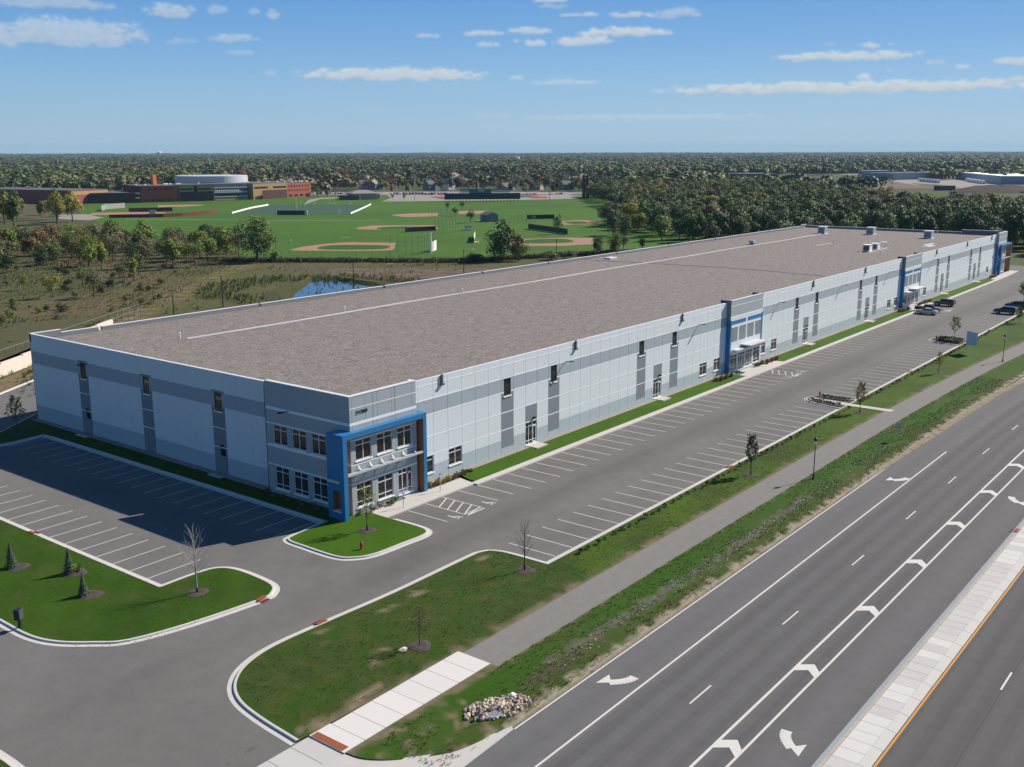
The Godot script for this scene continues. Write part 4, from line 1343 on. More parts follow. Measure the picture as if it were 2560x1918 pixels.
func middle_block(o: Node, x0: float) -> void:
	var H := 12.6
	var w := 12.5
	var z := 0.75
	var fz := Transform3D(Basis.IDENTITY, Vector3(x0, 0, z))
	var holes := [[0.5, 2.9, 0.72, 3.4], [3.4, 6.0, 0.55, 3.4], [6.2, 8.9, 0.55, 3.4], [9.4, 12.0, 0.72, 3.4]]
	var lines := [[11.66, 11.74], [9.72, 9.98], [8.08, 8.2], [5.48, 5.6], [3.42, 3.52]]
	for i in 4:
		var a := i * w / 4
		var hs := [[maxf(holes[i][0] - a, 0.08), minf(holes[i][1] - a, w / 4 - 0.08), holes[i][2], holes[i][3]]]
		var at := fz * Transform3D(Basis.IDENTITY, Vector3(a, 0, 0))
		part("wall_panel", clad(0.012, w / 4 - 0.012, [[-0.1, 3.42, "wall_light"], [3.42, 5.5, "wall_light"], [5.5, 9.8, "wall_light"], [9.8, H, "wall_block"]], hs, lines), o).transform = at
		for h in hs:
			if i in [1, 2]: door(o, at, h[0], h[1], h[2], h[3])
			else: window(o, at, h[0], h[1], h[2], h[3], [0.5], [0.2, 0.78], "window", "window_frame", true, "glass_tint")
		var gp := MB.new()
		gp.box(Vector3(a + 0.45 if i == 0 else a + 0.3, 5.62, 0.0), Vector3(a + w / 4 - 0.3 if i < 3 else a + w / 4 - 0.62, 8.06, 0.02), "k")
		part("grey_panel", gp.mesh(M.wall_dark), o).transform = fz
	var core := MB.new()
	core.box(Vector3(x0 + 0.1, -0.2, -0.3), Vector3(x0 + w - 0.1, 11.3, z - 0.16), "tb")
	part("inner_wall", core.mesh(M.joint), o)
	var side := MB.new()
	side.box(Vector3(x0, 9.35, -0.1), Vector3(x0 + 0.1, H, z - 0.002), "b")
	side.box(Vector3(x0 + w - 0.1, -0.1, -0.1), Vector3(x0 + w, H, z - 0.002), "b")
	part("side_wall", side.mesh(M.wall_dark), o)
	var fin := MB.new()
	fin.box(Vector3(x0 - 0.012, -0.1, -0.05), Vector3(x0 + 0.35, 9.348, z + 0.06))
	fin.box(Vector3(x0 + w - 0.4, 3.6, z + 0.003), Vector3(x0 + w + 0.01, 9.348, z + 0.06))
	fin.box(Vector3(x0 + 0.36, 8.62, z + 0.016), Vector3(x0 + 5.8, 9.2, z + 0.05), "k")
	fin.box(Vector3(x0 + 6.7, 8.62, z + 0.016), Vector3(x0 + w - 0.42, 9.2, z + 0.05), "k")
	part("blue_trim", fin.mesh(M.blue), o)
	var pr := MB.new()
	pr.box(Vector3(x0 + 0.02, 11.2, z - 0.35), Vector3(x0 + w - 0.02, H - 0.02, z - 0.13), "b")
	pr.box(Vector3(x0 + 0.02, 11.2, -1.2), Vector3(x0 + 0.3, H - 0.02, z - 0.36), "b")
	pr.box(Vector3(x0 + w - 0.3, 11.2, -1.2), Vector3(x0 + w - 0.02, H - 0.02, z - 0.36), "b")
	part("parapet", pr.mesh(M.wall_navy), o)
	var cp := MB.new()
	cp.box(Vector3(x0 + 0.31, H - 0.02, z - 0.4), Vector3(x0 + w - 0.31, H + 0.07, z + 0.03))
	part("coping", cp.mesh(M.coping), o)
	var cap := MB.new()
	cap.box(Vector3(x0 - 0.02, H - 0.02, -1.25), Vector3(x0 + 0.305, H + 0.06, z + 0.02))
	cap.box(Vector3(x0 + w - 0.305, H - 0.02, -1.25), Vector3(x0 + w + 0.02, H + 0.06, z + 0.02))
	part("coping", cap.mesh(M.wall_navy), o)
	var can := MB.new()
	can.box(Vector3(x0 + 1.0, 4.1, z + 0.02), Vector3(x0 + 13.0, 4.3, z + 0.95))
	can.box(Vector3(x0 + 4.2, 4.62, z + 0.02), Vector3(x0 + 10.6, 4.82, z + 1.9))
	part("entrance_canopy", can.mesh(M.awning), o)
	for u in [4.4, 10.4]:
		var b := MB.new()
		b.bar(Vector3(x0 + u, 4.3, z + 0.1), Vector3(x0 + u, 4.62, z + 1.7), 0.08, 0.08)
		part("canopy_strut", b.mesh(M.metal_dark), o)

# ---------------------------------------------------------------- plants
func rv(r := 1.0) -> Vector3:
	var v := Vector3(rng.randfn(), rng.randfn(), rng.randfn())
	return v.normalized() * r

func crown(lobes: int, n: int, size: float, R: float, y0: float, y1: float, taper := 0.0, shell := 0.62) -> MB:   # leaf clumps on uneven lobes that together fill the crown
	var b := MB.new()
	var cy := (y0 + y1) / 2
	var hh := (y1 - y0) / 2
	var L := []
	for i in lobes:
		var d := rv()
		var k := rng.randf_range(0.35, 0.8)
		var yy := d.y * k
		var w := 1.0 - taper * (yy + 0.5)
		var r := R * rng.randf_range(0.30, 0.50)
		L.append([Vector3(d.x * k * R * w, cy + yy * hh, d.z * k * R * w), r * (0.8 + 0.2 * w), rng.randf_range(0.62, 1.0)])
	L.append([Vector3(0, cy, 0), R * 0.5, 0.8])
	for i in n:
		var l: Array = L[rng.randi() % L.size()]
		var d := rv()
		if d.y < -0.3 and rng.randf() < 0.6: d.y = -d.y
		var p: Vector3 = l[0] + d * l[1] * pow(rng.randf_range(shell, 1.08), 0.8) * Vector3(1, minf(1.0, hh / R * 1.05), 1)
		if p.y < y0 * 0.7: continue
		var sh: float = l[2] * rng.randf_range(0.72, 1.0)
		b.col = Color(sh * rng.randf_range(0.92, 1.0), sh, sh * rng.randf_range(0.85, 1.0))
		b.leaf(p, (d + rv(0.75) + Vector3(0, 0.25, 0)).normalized(), size * rng.randf_range(0.6, 1.3), rng.randf() * TAU)
	return b

func trunk(h: float, r: float, limbs: int, spread: float) -> MB:
	var b := MB.new()
	var p := Vector3.ZERO
	var pts: Array[Vector3] = [p]
	for i in 4:
		p += Vector3(rng.randf_range(-0.12, 0.12), h / 4, rng.randf_range(-0.12, 0.12))
		pts.append(p)
	for i in 4: b.tube(pts[i], pts[i + 1], r * (1.0 - 0.19 * i), r * (0.81 - 0.19 * i), 6)
	for i in limbs:
		var k := rng.randf_range(0.35, 0.85)
		var a := pts[0].lerp(pts[4], k)
		var t := rng.randf() * TAU
		var e := a + Vector3(cos(t) * spread * (1.1 - k), h * rng.randf_range(0.15, 0.32), sin(t) * spread * (1.1 - k))
		b.tube(a, e, r * 0.42 * (1.2 - k), r * 0.1, 5)
		b.tube(a.lerp(e, 0.55), a.lerp(e, 0.55) + rv(spread * 0.3) + Vector3(0, h * 0.12, 0), r * 0.2, r * 0.06, 4)
	return b

var kinds := {}

func plant_kinds() -> void:
	var add := func(called, c: MB, t: MB): kinds[called] = [c.mesh(null), t.mesh(M.bark)]
	for i in 3: add.call("round%d" % i, crown(17, 2600, 0.55, 4.3, 2.2, 10.0), trunk(7.0, 0.24, 7, 3.4))
	for i in 2: add.call("tall%d" % i, crown(16, 2400, 0.52, 2.9, 1.6, 10.2, 0.25), trunk(8.0, 0.22, 7, 2.4))
	for i in 2: add.call("loose%d" % i, crown(22, 1300, 0.42, 3.7, 1.8, 10.2, 0.1, 0.3), trunk(8.6, 0.2, 14, 3.4))
	for i in 2: add.call("bushy%d" % i, crown(18, 2500, 0.55, 4.6, 0.6, 9.6, 0.15), trunk(6.0, 0.22, 6, 3.0))
	add.call("willow0", crown(26, 2700, 0.50, 4.9, 1.0, 10.0, -0.1, 0.35), trunk(7.4, 0.34, 12, 4.2))
	add.call("ball0", crown(12, 1500, 0.5, 3.9, 2.6, 10.0), trunk(5.0, 0.26, 4, 1.5))
	for i in 2: add.call("far%d" % i, crown(9, 260, 1.7, 4.3, 0.8, 10.0), trunk(5.0, 0.25, 0, 1.0))
	add.call("conifer0", conifer(10.0, 2.6, 900, 0.8), trunk(9.0, 0.2, 0, 1.0))

func conifer(h: float, r: float, n: int, size: float) -> MB:
	var b := MB.new()
	for i in n:
		var k := pow(rng.randf(), 0.75)
		var y := h * (1.0 - k) * 0.97 + h * 0.03
		var whorl := 0.82 + 0.18 * cos(y / h * 70.0)
		var rr := r * k * whorl * sqrt(rng.randf_range(0.25, 1.0))
		var t := rng.randf() * TAU
		var sh := rng.randf_range(0.55, 1.0)
		b.col = Color(sh * 0.95, sh, sh)
		b.leaf(Vector3(cos(t) * rr, y - rr * 0.12, sin(t) * rr), (Vector3(cos(t), 0.9, sin(t)) + rv(0.5)).normalized(), size * rng.randf_range(0.6, 1.2) * (0.5 + 0.5 * k), rng.randf() * TAU)
	b.col = Color(0.8, 0.9, 0.8)
	for i in 5: b.leaf(Vector3(0, h + 0.02 * i * h * 0.2, 0), rv(), size * 0.5, i)
	return b

func tree(x: float, z: float, h: float, kind: String, tint: String, label: String, group := "", wide := 1.0, called := "broadleaf_tree", y := 0.0) -> Node3D:
	var o := thing(called, label, "tree", Vector3(x, y - 0.05, z), rng.randf() * TAU, group)
	var s := h / 10.0
	part("trunk", kinds[kind][1], o).scale = Vector3(s, s, s)
	part("crown", kinds[kind][0], o, M["leaf_" + tint]).scale = Vector3(s * wide, s, s * wide)
	return o

func young(h: float, r: float, n: int, size: float, pale := false, narrow := false) -> Array:   # a staked sapling: trunk, thin boughs, leaves along them
	var w := MB.new()
	var l := MB.new()
	w.tube(Vector3.ZERO, Vector3(0, h * 0.5, 0), h * 0.014, h * 0.010, 7)
	w.tube(Vector3(0, h * 0.5, 0), Vector3(0, h * 0.97, 0), h * 0.010, h * 0.003, 6)
	var tips := []
	for i in 26:
		var k := 0.30 + 0.64 * i / 26.0
		var t := i * 2.4 + rng.randf()
		var reach := r * (1.15 - absf(k - 0.45) * 1.35) * rng.randf_range(0.7, 1.1)
		var a := Vector3(0, h * k, 0)
		var e := a + Vector3(cos(t) * reach, h * (0.10 if narrow else 0.14) + reach * 0.35, sin(t) * reach)
		w.tube(a, e, h * 0.005 * (1.4 - k), h * 0.0012, 5)
		for j in 3:
			var q := a.lerp(e, 0.45 + 0.22 * j)
			var f := q + (e - a) * 0.28 + rv(reach * 0.28) + Vector3(0, h * 0.03, 0)
			w.tube(q, f, h * 0.0022, h * 0.0007, 4)
			tips.append([q, f])
		tips.append([a.lerp(e, 0.4), e])
	for i in n:
		var s: Array = tips[rng.randi() % tips.size()]
		var sh := rng.randf_range(0.6, 1.0)
		l.col = Color(sh, sh * rng.randf_range(0.9, 1.0), sh)
		l.leaf(s[0].lerp(s[1], rng.randf_range(0.2, 1.1)) + rv(size * 0.7), rv(), size * rng.randf_range(0.6, 1.2), rng.randf() * TAU)
	return [w, l]

func sapling(x: float, z: float, h: float, r: float, n: int, size: float, tint: String, label: String, called := "young_tree", pale := false, ring := true, y := 0.13) -> Node3D:
	var o := thing(called, label, "tree", Vector3(x, y, z))
	var m := young(h, r, n, size, pale)
	part("trunk", m[0].mesh(M.bark_pale if pale else M.bark), o)
	if n > 0: part("crown", m[1].mesh(M["leaf_" + tint]), o)
	if pale or h > 3.9:
		var gd := MB.new()
		gd.tube(Vector3(0, 0, 0), Vector3(0, 0.45, 0), 0.10, 0.09, 8)
		part("trunk_guard", gd.mesh(M.black), o)
	if ring: mulch(x, z, 0.95, y)
	return o

func mulch(x: float, z: float, r: float, y: float) -> void:
	var b := MB.new()
	var n := 18
	for i in n:
		var q := []
		for t in [TAU * i / n, TAU * (i + 1) / n]:
			var rr := r * (1.0 + 0.10 * sin(t * 3.0 + x) + 0.06 * sin(t * 7.0))
			q.append(Vector3(cos(t) * rr, 0.012, -sin(t) * rr)); q.append(Vector3(cos(t) * rr * 0.6, 0.09, -sin(t) * rr * 0.6)); q.append(Vector3(0, 0.05, 0))
		b.quad(q[0], q[3], q[4], q[1])
		b.tri(q[1], q[4], q[2])
	var o := struct("mulch_ring", b.mesh(M.mulch))
	o.position = Vector3(x, y, z)

func grass_clump(n: int, h: float, r: float, droop := 0.5) -> MB:
	var b := MB.new()
	for i in n:
		var t := rng.randf() * TAU
		var e := Vector3(cos(t), 0, sin(t))
		var k := rng.randf_range(0.3, 1.0)
		var hh := h * rng.randf_range(0.6, 1.05)
		var sh := rng.randf_range(0.6, 1.0)
		b.col = Color(sh, sh * rng.randf_range(0.92, 1.0), sh * 0.95)
		var a := e * r * 0.25 * k
		var m := a + e * r * 0.4 * k + Vector3(0, hh * 0.7, 0)
		var c := m + e * r * droop * k + Vector3(0, hh * 0.3 * (1.0 - droop * k), 0)
		var s := Vector3(-e.z, 0, e.x) * h * 0.025
		b.quad(a - s, a + s, m + s * 0.8, m - s * 0.8)
		b.tri(m - s * 0.8, m + s * 0.8, c)
	return b

func shrub(r: float, h: float, n: int, size: float) -> MB:
	var b := crown(9, n, size, r, h * 0.05, h, 0.0, 0.4)
	return b

# ---------------------------------------------------------------- things close by
func near_things() -> void:
	# trees on the lawns
	sapling(-22.15, 4.1, 5.5, 1.35, 0, 0.1, "olive", "leafless pale young tree on the green lobe of lawn beside the end lot", "bare_tree", true)
	sapling(-2.9, 5.0, 4.2, 0.85, 420, 0.16, "lime", "thin young tree with sparse lime leaves on the corner lawn by the blue portal")
	sapling(-17.8, 25.8, 3.1, 0.62, 260, 0.12, "grey_green", "small sparse sapling on the dull lawn beside the white entrance walk")
	sapling(-1.3, 23.35, 4.4, 0.8, 60, 0.1, "brown", "almost leafless young tree at the near corner of the long lot", "young_tree")
	sapling(36.9, 27.4, 4.4, 0.62, 800, 0.22, "dark_green", "narrow dark leaved young tree between the shrub row and the trail")
	sapling(73.5, 27.2, 4.1, 0.75, 700, 0.2, "rust", "rust red young tree beside the white cross walk")
	sapling(108.2, 28.3, 3.4, 0.6, 500, 0.17, "gold", "young tree with orange yellow leaves before the property sign")
	sapling(143.6, 21.4, 4.1, 1.0, 600, 0.22, "olive", "open young tree with olive leaves on the far shrubby parking island", "young_tree", true, false)
	sapling(207.9, 20.6, 4.3, 1.2, 800, 0.3, "olive", "young olive tree beyond the two dark cars at the far lot", "young_tree", false, false)
	sapling(173.0, 27.0, 3.2, 0.7, 500, 0.25, "olive", "small green young tree on the lawn in front of the dark parked cars", "young_tree", false, true)
	sapling(-5.6, -58.4, 4.6, 1.0, 650, 0.22, "brown", "dark dry leaved young tree on the shaded lawn at the back corner", "young_tree", false, true)
	var i := 0
	for s in [[-29.1, -13.8, 2.45, "dark small spruce nearest the photo's left edge on the left lawn"], [-26.6, -8.4, 2.45, "dark small spruce beside a yellowish weed, nearest the end lot"], [-28.4, -3.0, 2.05, "shortest small spruce of the three, nearest the black mailbox"]]:
		var o := thing("spruce_tree", s[3], "tree", Vector3(s[0], 0.13, s[1]), 1.3 * i, "small spruces on the left lawn")
		part("crown", conifer(s[2], s[2] * 0.30, 1500, 0.16).mesh(M.leaf_spruce), o)
		var tk := MB.new()
		tk.tube(Vector3.ZERO, Vector3(0, s[2] * 0.8, 0), 0.05, 0.02, 6)
		part("trunk", tk.mesh(M.bark), o)
		mulch(s[0] + 0.45, s[1] + 0.3, 1.0, 0.13)
		i += 1
	var wd := grass_clump(60, 0.9, 0.5, 0.3).mesh(M.leaf_lime)
	var weed := part("weed", wd, self)
	weed.position = Vector3(-26.0, 0.13, -8.0)
	tag(weed, "tall yellow green weed growing beside a small spruce", "weed")
	# black cluster mailbox on its post
	var mb := thing("mailbox", "black cluster mailbox on a post at the curved kerb", "mailbox", Vector3(-34.75, 0.13, -1.39), 0.5)
	var b := MB.new()
	b.box(Vector3(-0.28, 0.72, -0.24), Vector3(0.28, 1.5, 0.24))
	part("body", b.mesh(M.black), mb)
	b = MB.new()
	b.hexa([Vector3(-0.31, 1.5, -0.27), Vector3(0.31, 1.5, -0.27), Vector3(0.31, 1.5, 0.27), Vector3(-0.31, 1.5, 0.27), Vector3(-0.27, 1.58, -0.23), Vector3(0.27, 1.58, -0.23), Vector3(0.27, 1.58, 0.23), Vector3(-0.27, 1.58, 0.23)])
	part("cap", b.mesh(M.black), mb)
	b = MB.new()
	b.box(Vector3(-0.09, 0.0, -0.09), Vector3(0.09, 0.72, 0.09))
	b.box(Vector3(-0.2, 0.0, -0.2), Vector3(0.2, 0.03, 0.2))
	part("post", b.mesh(M.black), mb)
	for r in 4:
		for k in 2:
			var d := MB.new()
			d.box(Vector3(-0.25 + k * 0.255, 0.77 + r * 0.18, 0.242), Vector3(-0.01 + k * 0.255, 0.93 + r * 0.18, 0.252), "k")
			part("mailbox_door", d.mesh(M.metal_dark), mb)
	# hydrants
	var hy := thing("fire_hydrant", "red fire hydrant on the corner lawn", "hydrant", Vector3(-6.7, 0.13, 8.1))
	b = MB.new()
	b.lathe(Vector3.ZERO, [[0.17, 0], [0.17, 0.05], [0.11, 0.06], [0.10, 0.5], [0.13, 0.52], [0.13, 0.58]], 12)
	part("barrel", b.mesh(M.red_iron), hy)
	b = MB.new()
	b.lathe(Vector3.ZERO, [[0.13, 0.58], [0.11, 0.68], [0.05, 0.74], [0.03, 0.8], [0.0, 0.8]], 12)
	part("bonnet", b.mesh(M.red_iron), hy)
	for s in [[1, 0, 0.42, 0.06], [-1, 0, 0.42, 0.06], [0, 1, 0.36, 0.085]]:
		b = MB.new()
		b.tube(Vector3(s[0] * 0.08, s[2], s[1] * 0.08), Vector3(s[0] * 0.2, s[2], s[1] * 0.2), s[3], s[3], 8, true)
		part("nozzle_cap", b.mesh(M.red_iron), hy)
	copy(hy, "red fire hydrant at the tip of the island with the white ramp walk", Vector3(80.1, 0.13, 18.7), 0.6)
	copy(hy, "red fire hydrant at the tip of the shrubby parking island", Vector3(141.6, 0.13, 18.5), 1.2)
	copy(hy, "red fire hydrant beyond the dark parked cars on the far lot", Vector3(203.0, 0.05, 18.9), 0.2)
	# storm drain castings in the kerbs
	var si := thing("storm_drain", "rusty storm drain casting in the kerb of the left lawn tip", "storm drain", Vector3(-19.6, 0.0, 9.5), 0.17)
	b = MB.new()
	b.box(Vector3(-0.5, 0.12, -0.28), Vector3(0.5, 0.2, 0.08))
	part("hood", b.mesh(M.rust_iron), si)
	b = MB.new()
	for k in 6: b.box(Vector3(-0.48 + k * 0.165, 0.02, 0.1), Vector3(-0.42 + k * 0.165, 0.035, 0.5))
	b.box(Vector3(-0.52, 0.015, 0.08), Vector3(0.52, 0.032, 0.12)); b.box(Vector3(-0.52, 0.015, 0.48), Vector3(0.52, 0.032, 0.52))
	part("grate", b.mesh(M.rust_iron), si)
	b = MB.new()
	b.box(Vector3(-0.5, 0.014, 0.05), Vector3(0.5, 0.02, 0.52))
	part("pit", b.mesh(M.black), si)
	for s in [[-19.6, 16.75, PI, "rusty storm drain casting in the kerb of the main lawn, by the drive"], [-23.35, -20.9, PI / 2, "rusty storm drain casting in the kerb of the end lot"], [38.4, 24.05, PI, "rusty storm drain casting in the long kerb near the dark young tree"], [106.9, 24.05, PI, "rusty storm drain casting in the long kerb near the orange sapling"], [36.2, 55.6, PI, "dark storm drain casting at the kerb of the road median"]]:
		copy(si, s[3], Vector3(s[0], 0.0, s[1] + (drift(s[0]) if s[1] > 50 else 0.0)), s[2])
	# lamp posts
	var lp := thing("lamp_post", "black lantern lamp post between trail and road, nearest the turn arrow", "lamp post", Vector3(39.85, 0.1, 33.75))
	b = MB.new()
	b.lathe(Vector3.ZERO, [[0.17, 0], [0.17, 0.1], [0.11, 0.2], [0.085, 0.5], [0.06, 0.7], [0.045, 4.15]], 10)
	part("pole", b.mesh(M.black), lp)
	b = MB.new()
	b.lathe(Vector3.ZERO, [[0.05, 4.15], [0.14, 4.22], [0.20, 4.6], [0.19, 4.62]], 10)
	part("lantern_glass", b.mesh(M.lamp_lens), lp)
	b = MB.new()
	b.lathe(Vector3.ZERO, [[0.25, 4.6], [0.22, 4.72], [0.14, 4.88], [0.05, 4.95], [0.03, 5.1], [0.0, 5.12]], 10)
	part("lantern_hood", b.mesh(M.black), lp)
	copy(lp, "black lantern lamp post beside the trail, past the property sign", Vector3(125.4, 0.1, 34.5))
	# property sign, plain blue blocks where its print is too small to read
	var sg := thing("property_sign", "tall blue and white property sign on two posts by the shrub row", "sign", Vector3(129.7, 0.12, 28.0), 0.95)
	for s in [-1, 1]:
		b = MB.new()
		b.box(Vector3(s * 1.2 - 0.06, 0, -0.06), Vector3(s * 1.2 + 0.06, 4.1, 0.06))
		part("post", b.mesh(M.white), sg)
	b = MB.new()
	b.box(Vector3(-1.3, 1.7, 0.062), Vector3(1.3, 4.15, 0.1))
	part("board", b.mesh(mk("sign_pale", Color(0.30, 0.42, 0.58), 0.5)), sg)
	b = MB.new()
	b.box(Vector3(-1.28, 2.75, 0.101), Vector3(1.28, 4.1, 0.11), "k")
	part("picture_panel", b.mesh(mk("sign_picture", Color(0.10, 0.16, 0.28), 0.5)), sg)
	b = MB.new()
	b.box(Vector3(-1.28, 2.62, 0.111), Vector3(1.28, 3.15, 0.114), "k")
	b.box(Vector3(-1.28, 3.98, 0.111), Vector3(1.28, 4.12, 0.114), "k")
	part("dark_band", b.mesh(mk("sign_navy", Color(0.02, 0.03, 0.07), 0.5)), sg)
	for k in 3:
		b = MB.new()
		b.box(Vector3(-1.15, 1.85 + k * 0.22, 0.101), Vector3(0.9 - k * 0.3, 1.93 + k * 0.22, 0.106), "k")
		part("text_line", b.mesh(M.sign_picture), sg)
	b = MB.new()
	b.box(Vector3(-1.3, 1.7, -0.1), Vector3(1.3, 4.15, -0.062))
	part("back_board", b.mesh(M.sign_pale), sg)
	# road sign seen from behind
	var rs := thing("road_sign", "small grey road sign seen from behind on the verge", "sign", Vector3(62.1, 0.05, 36.2), 0.0)
	b = MB.new()
	b.tube(Vector3.ZERO, Vector3(0, 2.5, 0), 0.03, 0.03, 6)
	part("post", b.mesh(M.metal), rs)
	b = MB.new()
	b.box(Vector3(0.03, 1.7, -0.32), Vector3(0.05, 2.5, 0.32))
	part("plate", b.mesh(M.metal), rs)
	var mk2 := thing("marker_post", "thin dark marker post standing in the heap of stones", "post", Vector3(-23.35, 0.05, 36.3))
	b = MB.new()
	b.tube(Vector3.ZERO, Vector3(0, 1.45, 0), 0.025, 0.025, 6, true)
	part("rod", b.mesh(M.metal_dark), mk2)
	# accessible parking signs
	var pk := thing("parking_sign", "blue accessible parking sign on a pale post before the corner entrance door", "sign", Vector3(4.2, 0.15, 3.2), 0.0)
	b = MB.new()
	b.tube(Vector3.ZERO, Vector3(0, 2.1, 0), 0.04, 0.04, 8)
	part("post", b.mesh(M.metal), pk)
	b = MB.new()
	b.box(Vector3(-0.18, 1.5, 0.04), Vector3(0.18, 2.0, 0.055))
	part("plate", b.mesh(M.sign_blue), pk)
	b = MB.new()
	b.box(Vector3(-0.09, 1.62, 0.056), Vector3(0.09, 1.88, 0.059), "k")
	part("symbol", b.mesh(M.white), pk)
	copy(pk, "blue accessible parking sign beside the right leg of the blue portal", Vector3(10.6, 0.15, 2.7))
	# shrubs: the long row above the lot
	var sm := []
	for k in 3: sm.append(shrub(0.38, 0.5, 110, 0.14).mesh(null))
	var x := 3.5
	var idx := 0
	while x < 215.0:
		x += rng.randf_range(1.25, 1.75) if x < 60 else rng.randf_range(1.6, 2.4)
		if absf(x - 77.2) < 1.2: continue
		var o := part("row_shrub", sm[rng.randi() % 3], self, M.leaf_dark_green)
		var s := rng.randf_range(0.55, 1.15)
		o.position = Vector3(x, 0.12, 25.1 + rng.randf_range(-0.15, 0.15))
		o.scale = Vector3(s, s * rng.randf_range(0.8, 1.3), s)
		o.rotation.y = rng.randf() * TAU
		tag(o, "small dark green shrub planted in the long row above the lot kerb", "shrub", "shrubs in the row above the long lot")
		idx += 1
	# planting beds at the entrances
	var gr := []
	for k in 2: gr.append(grass_clump(90, 0.85, 0.6).mesh(null))
	var low := []
	for k in 3: low.append(shrub(0.6, 0.7, 220, 0.16).mesh(null))
	var bush := func(px, pz, sc, tint, label, group, grass := false):
		var o := part("ornamental_grass" if grass else "shrub", (gr if grass else low)[rng.randi() % 2], self, M["leaf_" + tint])
		o.position = Vector3(px, 0.14, pz)
		o.scale = Vector3(sc, sc * rng.randf_range(0.85, 1.15), sc)
		o.rotation.y = rng.randf() * TAU
		tag(o, label, "shrub" if not grass else "grass clump", group)
	for q in [[-0.6, 1.3], [0.6, 1.6], [2.2, 1.3], [3.2, 1.5]]: bush.call(q[0] + 0.6, q[1] - 0.1, 0.8, "brown" if q[0] < 3 else "olive", "dry brown low plant in the stone bed under the corner windows", "low plants under the corner windows")
	for q in [[4.2, 1.5], [5.2, 1.3]]: bush.call(q[0], q[1], 0.85, "green", "round green shrub in the bed beside the corner entrance door", "green shrubs by the corner door")
	for q in [[10.6, 0.9], [11.3, 1.2], [12.2, 0.9], [12.9, 1.2], [13.8, 1.0], [14.6, 1.2]]: bush.call(q[0], q[1], 0.95, "gold" if q[0] > 12 and q[0] < 14 else "brown", "straw coloured grass clump in the bed right of the blue portal", "grass clumps right of the blue portal", true)
	for q in [[15.6, 0.9], [16.4, 1.2], [17.0, 0.8], [17.6, 1.1]]: bush.call(q[0], q[1], 0.85, "dark_green", "dark green shrub at the end of the bed right of the blue portal", "dark shrubs right of the blue portal")
	for q in range(9): bush.call(-1.6 - 0.4 * (q % 2), -11.6 + q * 1.2, 0.7, "brown", "low dry shrub in the shaded bed along the end wall", "low shrubs in the shaded bed")
	for base in [[79.5, 7, "brown"], [97.5, 6, "brown"], [172.5, 6, "brown"], [189.8, 7, "brown"], [256.5, 6, "brown"]]:
		for k in base[1]:
			bush.call(base[0] + k * 0.95, 1.4 + 0.5 * (k % 2), rng.randf_range(0.9, 1.3), "rust" if k % 3 == 0 else base[2], "brown autumn grass clump beside the %s" % {79.5: "left fin of the nearer middle entrance", 97.5: "right end of the nearer middle entrance", 172.5: "left fin of the farther middle entrance", 189.8: "right end of the farther middle entrance", 256.5: "far blue portal"}[base[0]], "brown grass clumps at entrance %d" % int(base[0]), true)
	for base in [[86.6, 2], [94.6, 3], [178.2, 2], [186.4, 3]]:
		for k in base[1]: bush.call(base[0] + k * 0.9, 1.5, 0.85, "dark_green", "dark green shrub before the glass front of the %s middle entrance" % ("nearer" if base[0] < 100 else "farther"), "dark shrubs at middle entrance %d" % int(base[0]))
	for k in 9:
		bush.call(75.9 + 0.13 * (k % 3) - k * 0.13 + 0.6, 18.9 + k * 0.55, 0.75, "rust" if k == 0 else "green", "low green shrub on the left half of the ramp island", "shrubs on the left half of the ramp island")
		bush.call(79.4 + 0.12 * k * 0.6, 19.6 + k * 0.45, 0.8, "olive" if k % 2 else "green", "low olive shrub on the right half of the ramp island", "shrubs on the right half of the ramp island")
	for k in 42:
		var px := rng.randf_range(-1.7, 2.2)
		var pz := rng.randf_range(0, 4.2)
		bush.call(140.6 + px, 19.2 + pz, 1.05, ["green", "brown", "olive"][k % 3], "dense low shrub covering the far parking island", "shrubs covering the far parking island")
	# stone heap at the ditch inlet
	var hp := thing("stone_heap", "heap of tan broken stones round a drain inlet on the verge", "stone heap", Vector3(-21.2, 0.02, 36.0))
	var rk := []
	for k in 7:
		var m := MB.new()
		var pts := []
		for j in 6:
			var ring := []
			for t in 7: ring.append(Vector3(cos(t * TAU / 7) * sin(j * PI / 5) * rng.randf_range(0.75, 1.1), -cos(j * PI / 5) * 0.62, -sin(t * TAU / 7) * sin(j * PI / 5) * rng.randf_range(0.75, 1.1)))
			pts.append(ring)
		for j in 5:
			for t in 7: m.quad(pts[j][t], pts[j][(t + 1) % 7], pts[j + 1][(t + 1) % 7], pts[j + 1][t])
		rk.append(m.mesh(null))
	var tones := [Color(0.50, 0.40, 0.29), Color(0.42, 0.34, 0.27), Color(0.34, 0.29, 0.26), Color(0.58, 0.49, 0.38), Color(0.26, 0.235, 0.225)]
	for k in 5: mk("stone%d" % k, tones[k], 0.9)
	for k in 280:
		var t := rng.randf() * TAU
		var rr := sqrt(rng.randf())
		var px := cos(t) * rr * 2.3
		var pz := sin(t) * rr * 1.35 + px * 0.33
		if Vector2(px + 0.7, pz - 0.55).length() < 0.45: continue
		var o := part("stone", rk[k % 7], hp, M["stone%d" % (rng.randi() % 5)])
		var s := rng.randf_range(0.10, 0.24)
		o.position = Vector3(px, 0.07 + 0.16 * (1.0 - rr) + rng.randf() * 0.05, pz)
		o.rotation = Vector3(rng.randf() * 3, rng.randf() * 6, rng.randf() * 3)
		o.scale = Vector3(s, s * rng.randf_range(0.7, 1.0), s * rng.randf_range(0.8, 1.3))
	b = MB.new()
	for k in 8: b.box(Vector3(-1.3 + k * 0.14, 0.14, 0.1), Vector3(-1.22 + k * 0.14, 0.17, 0.8))
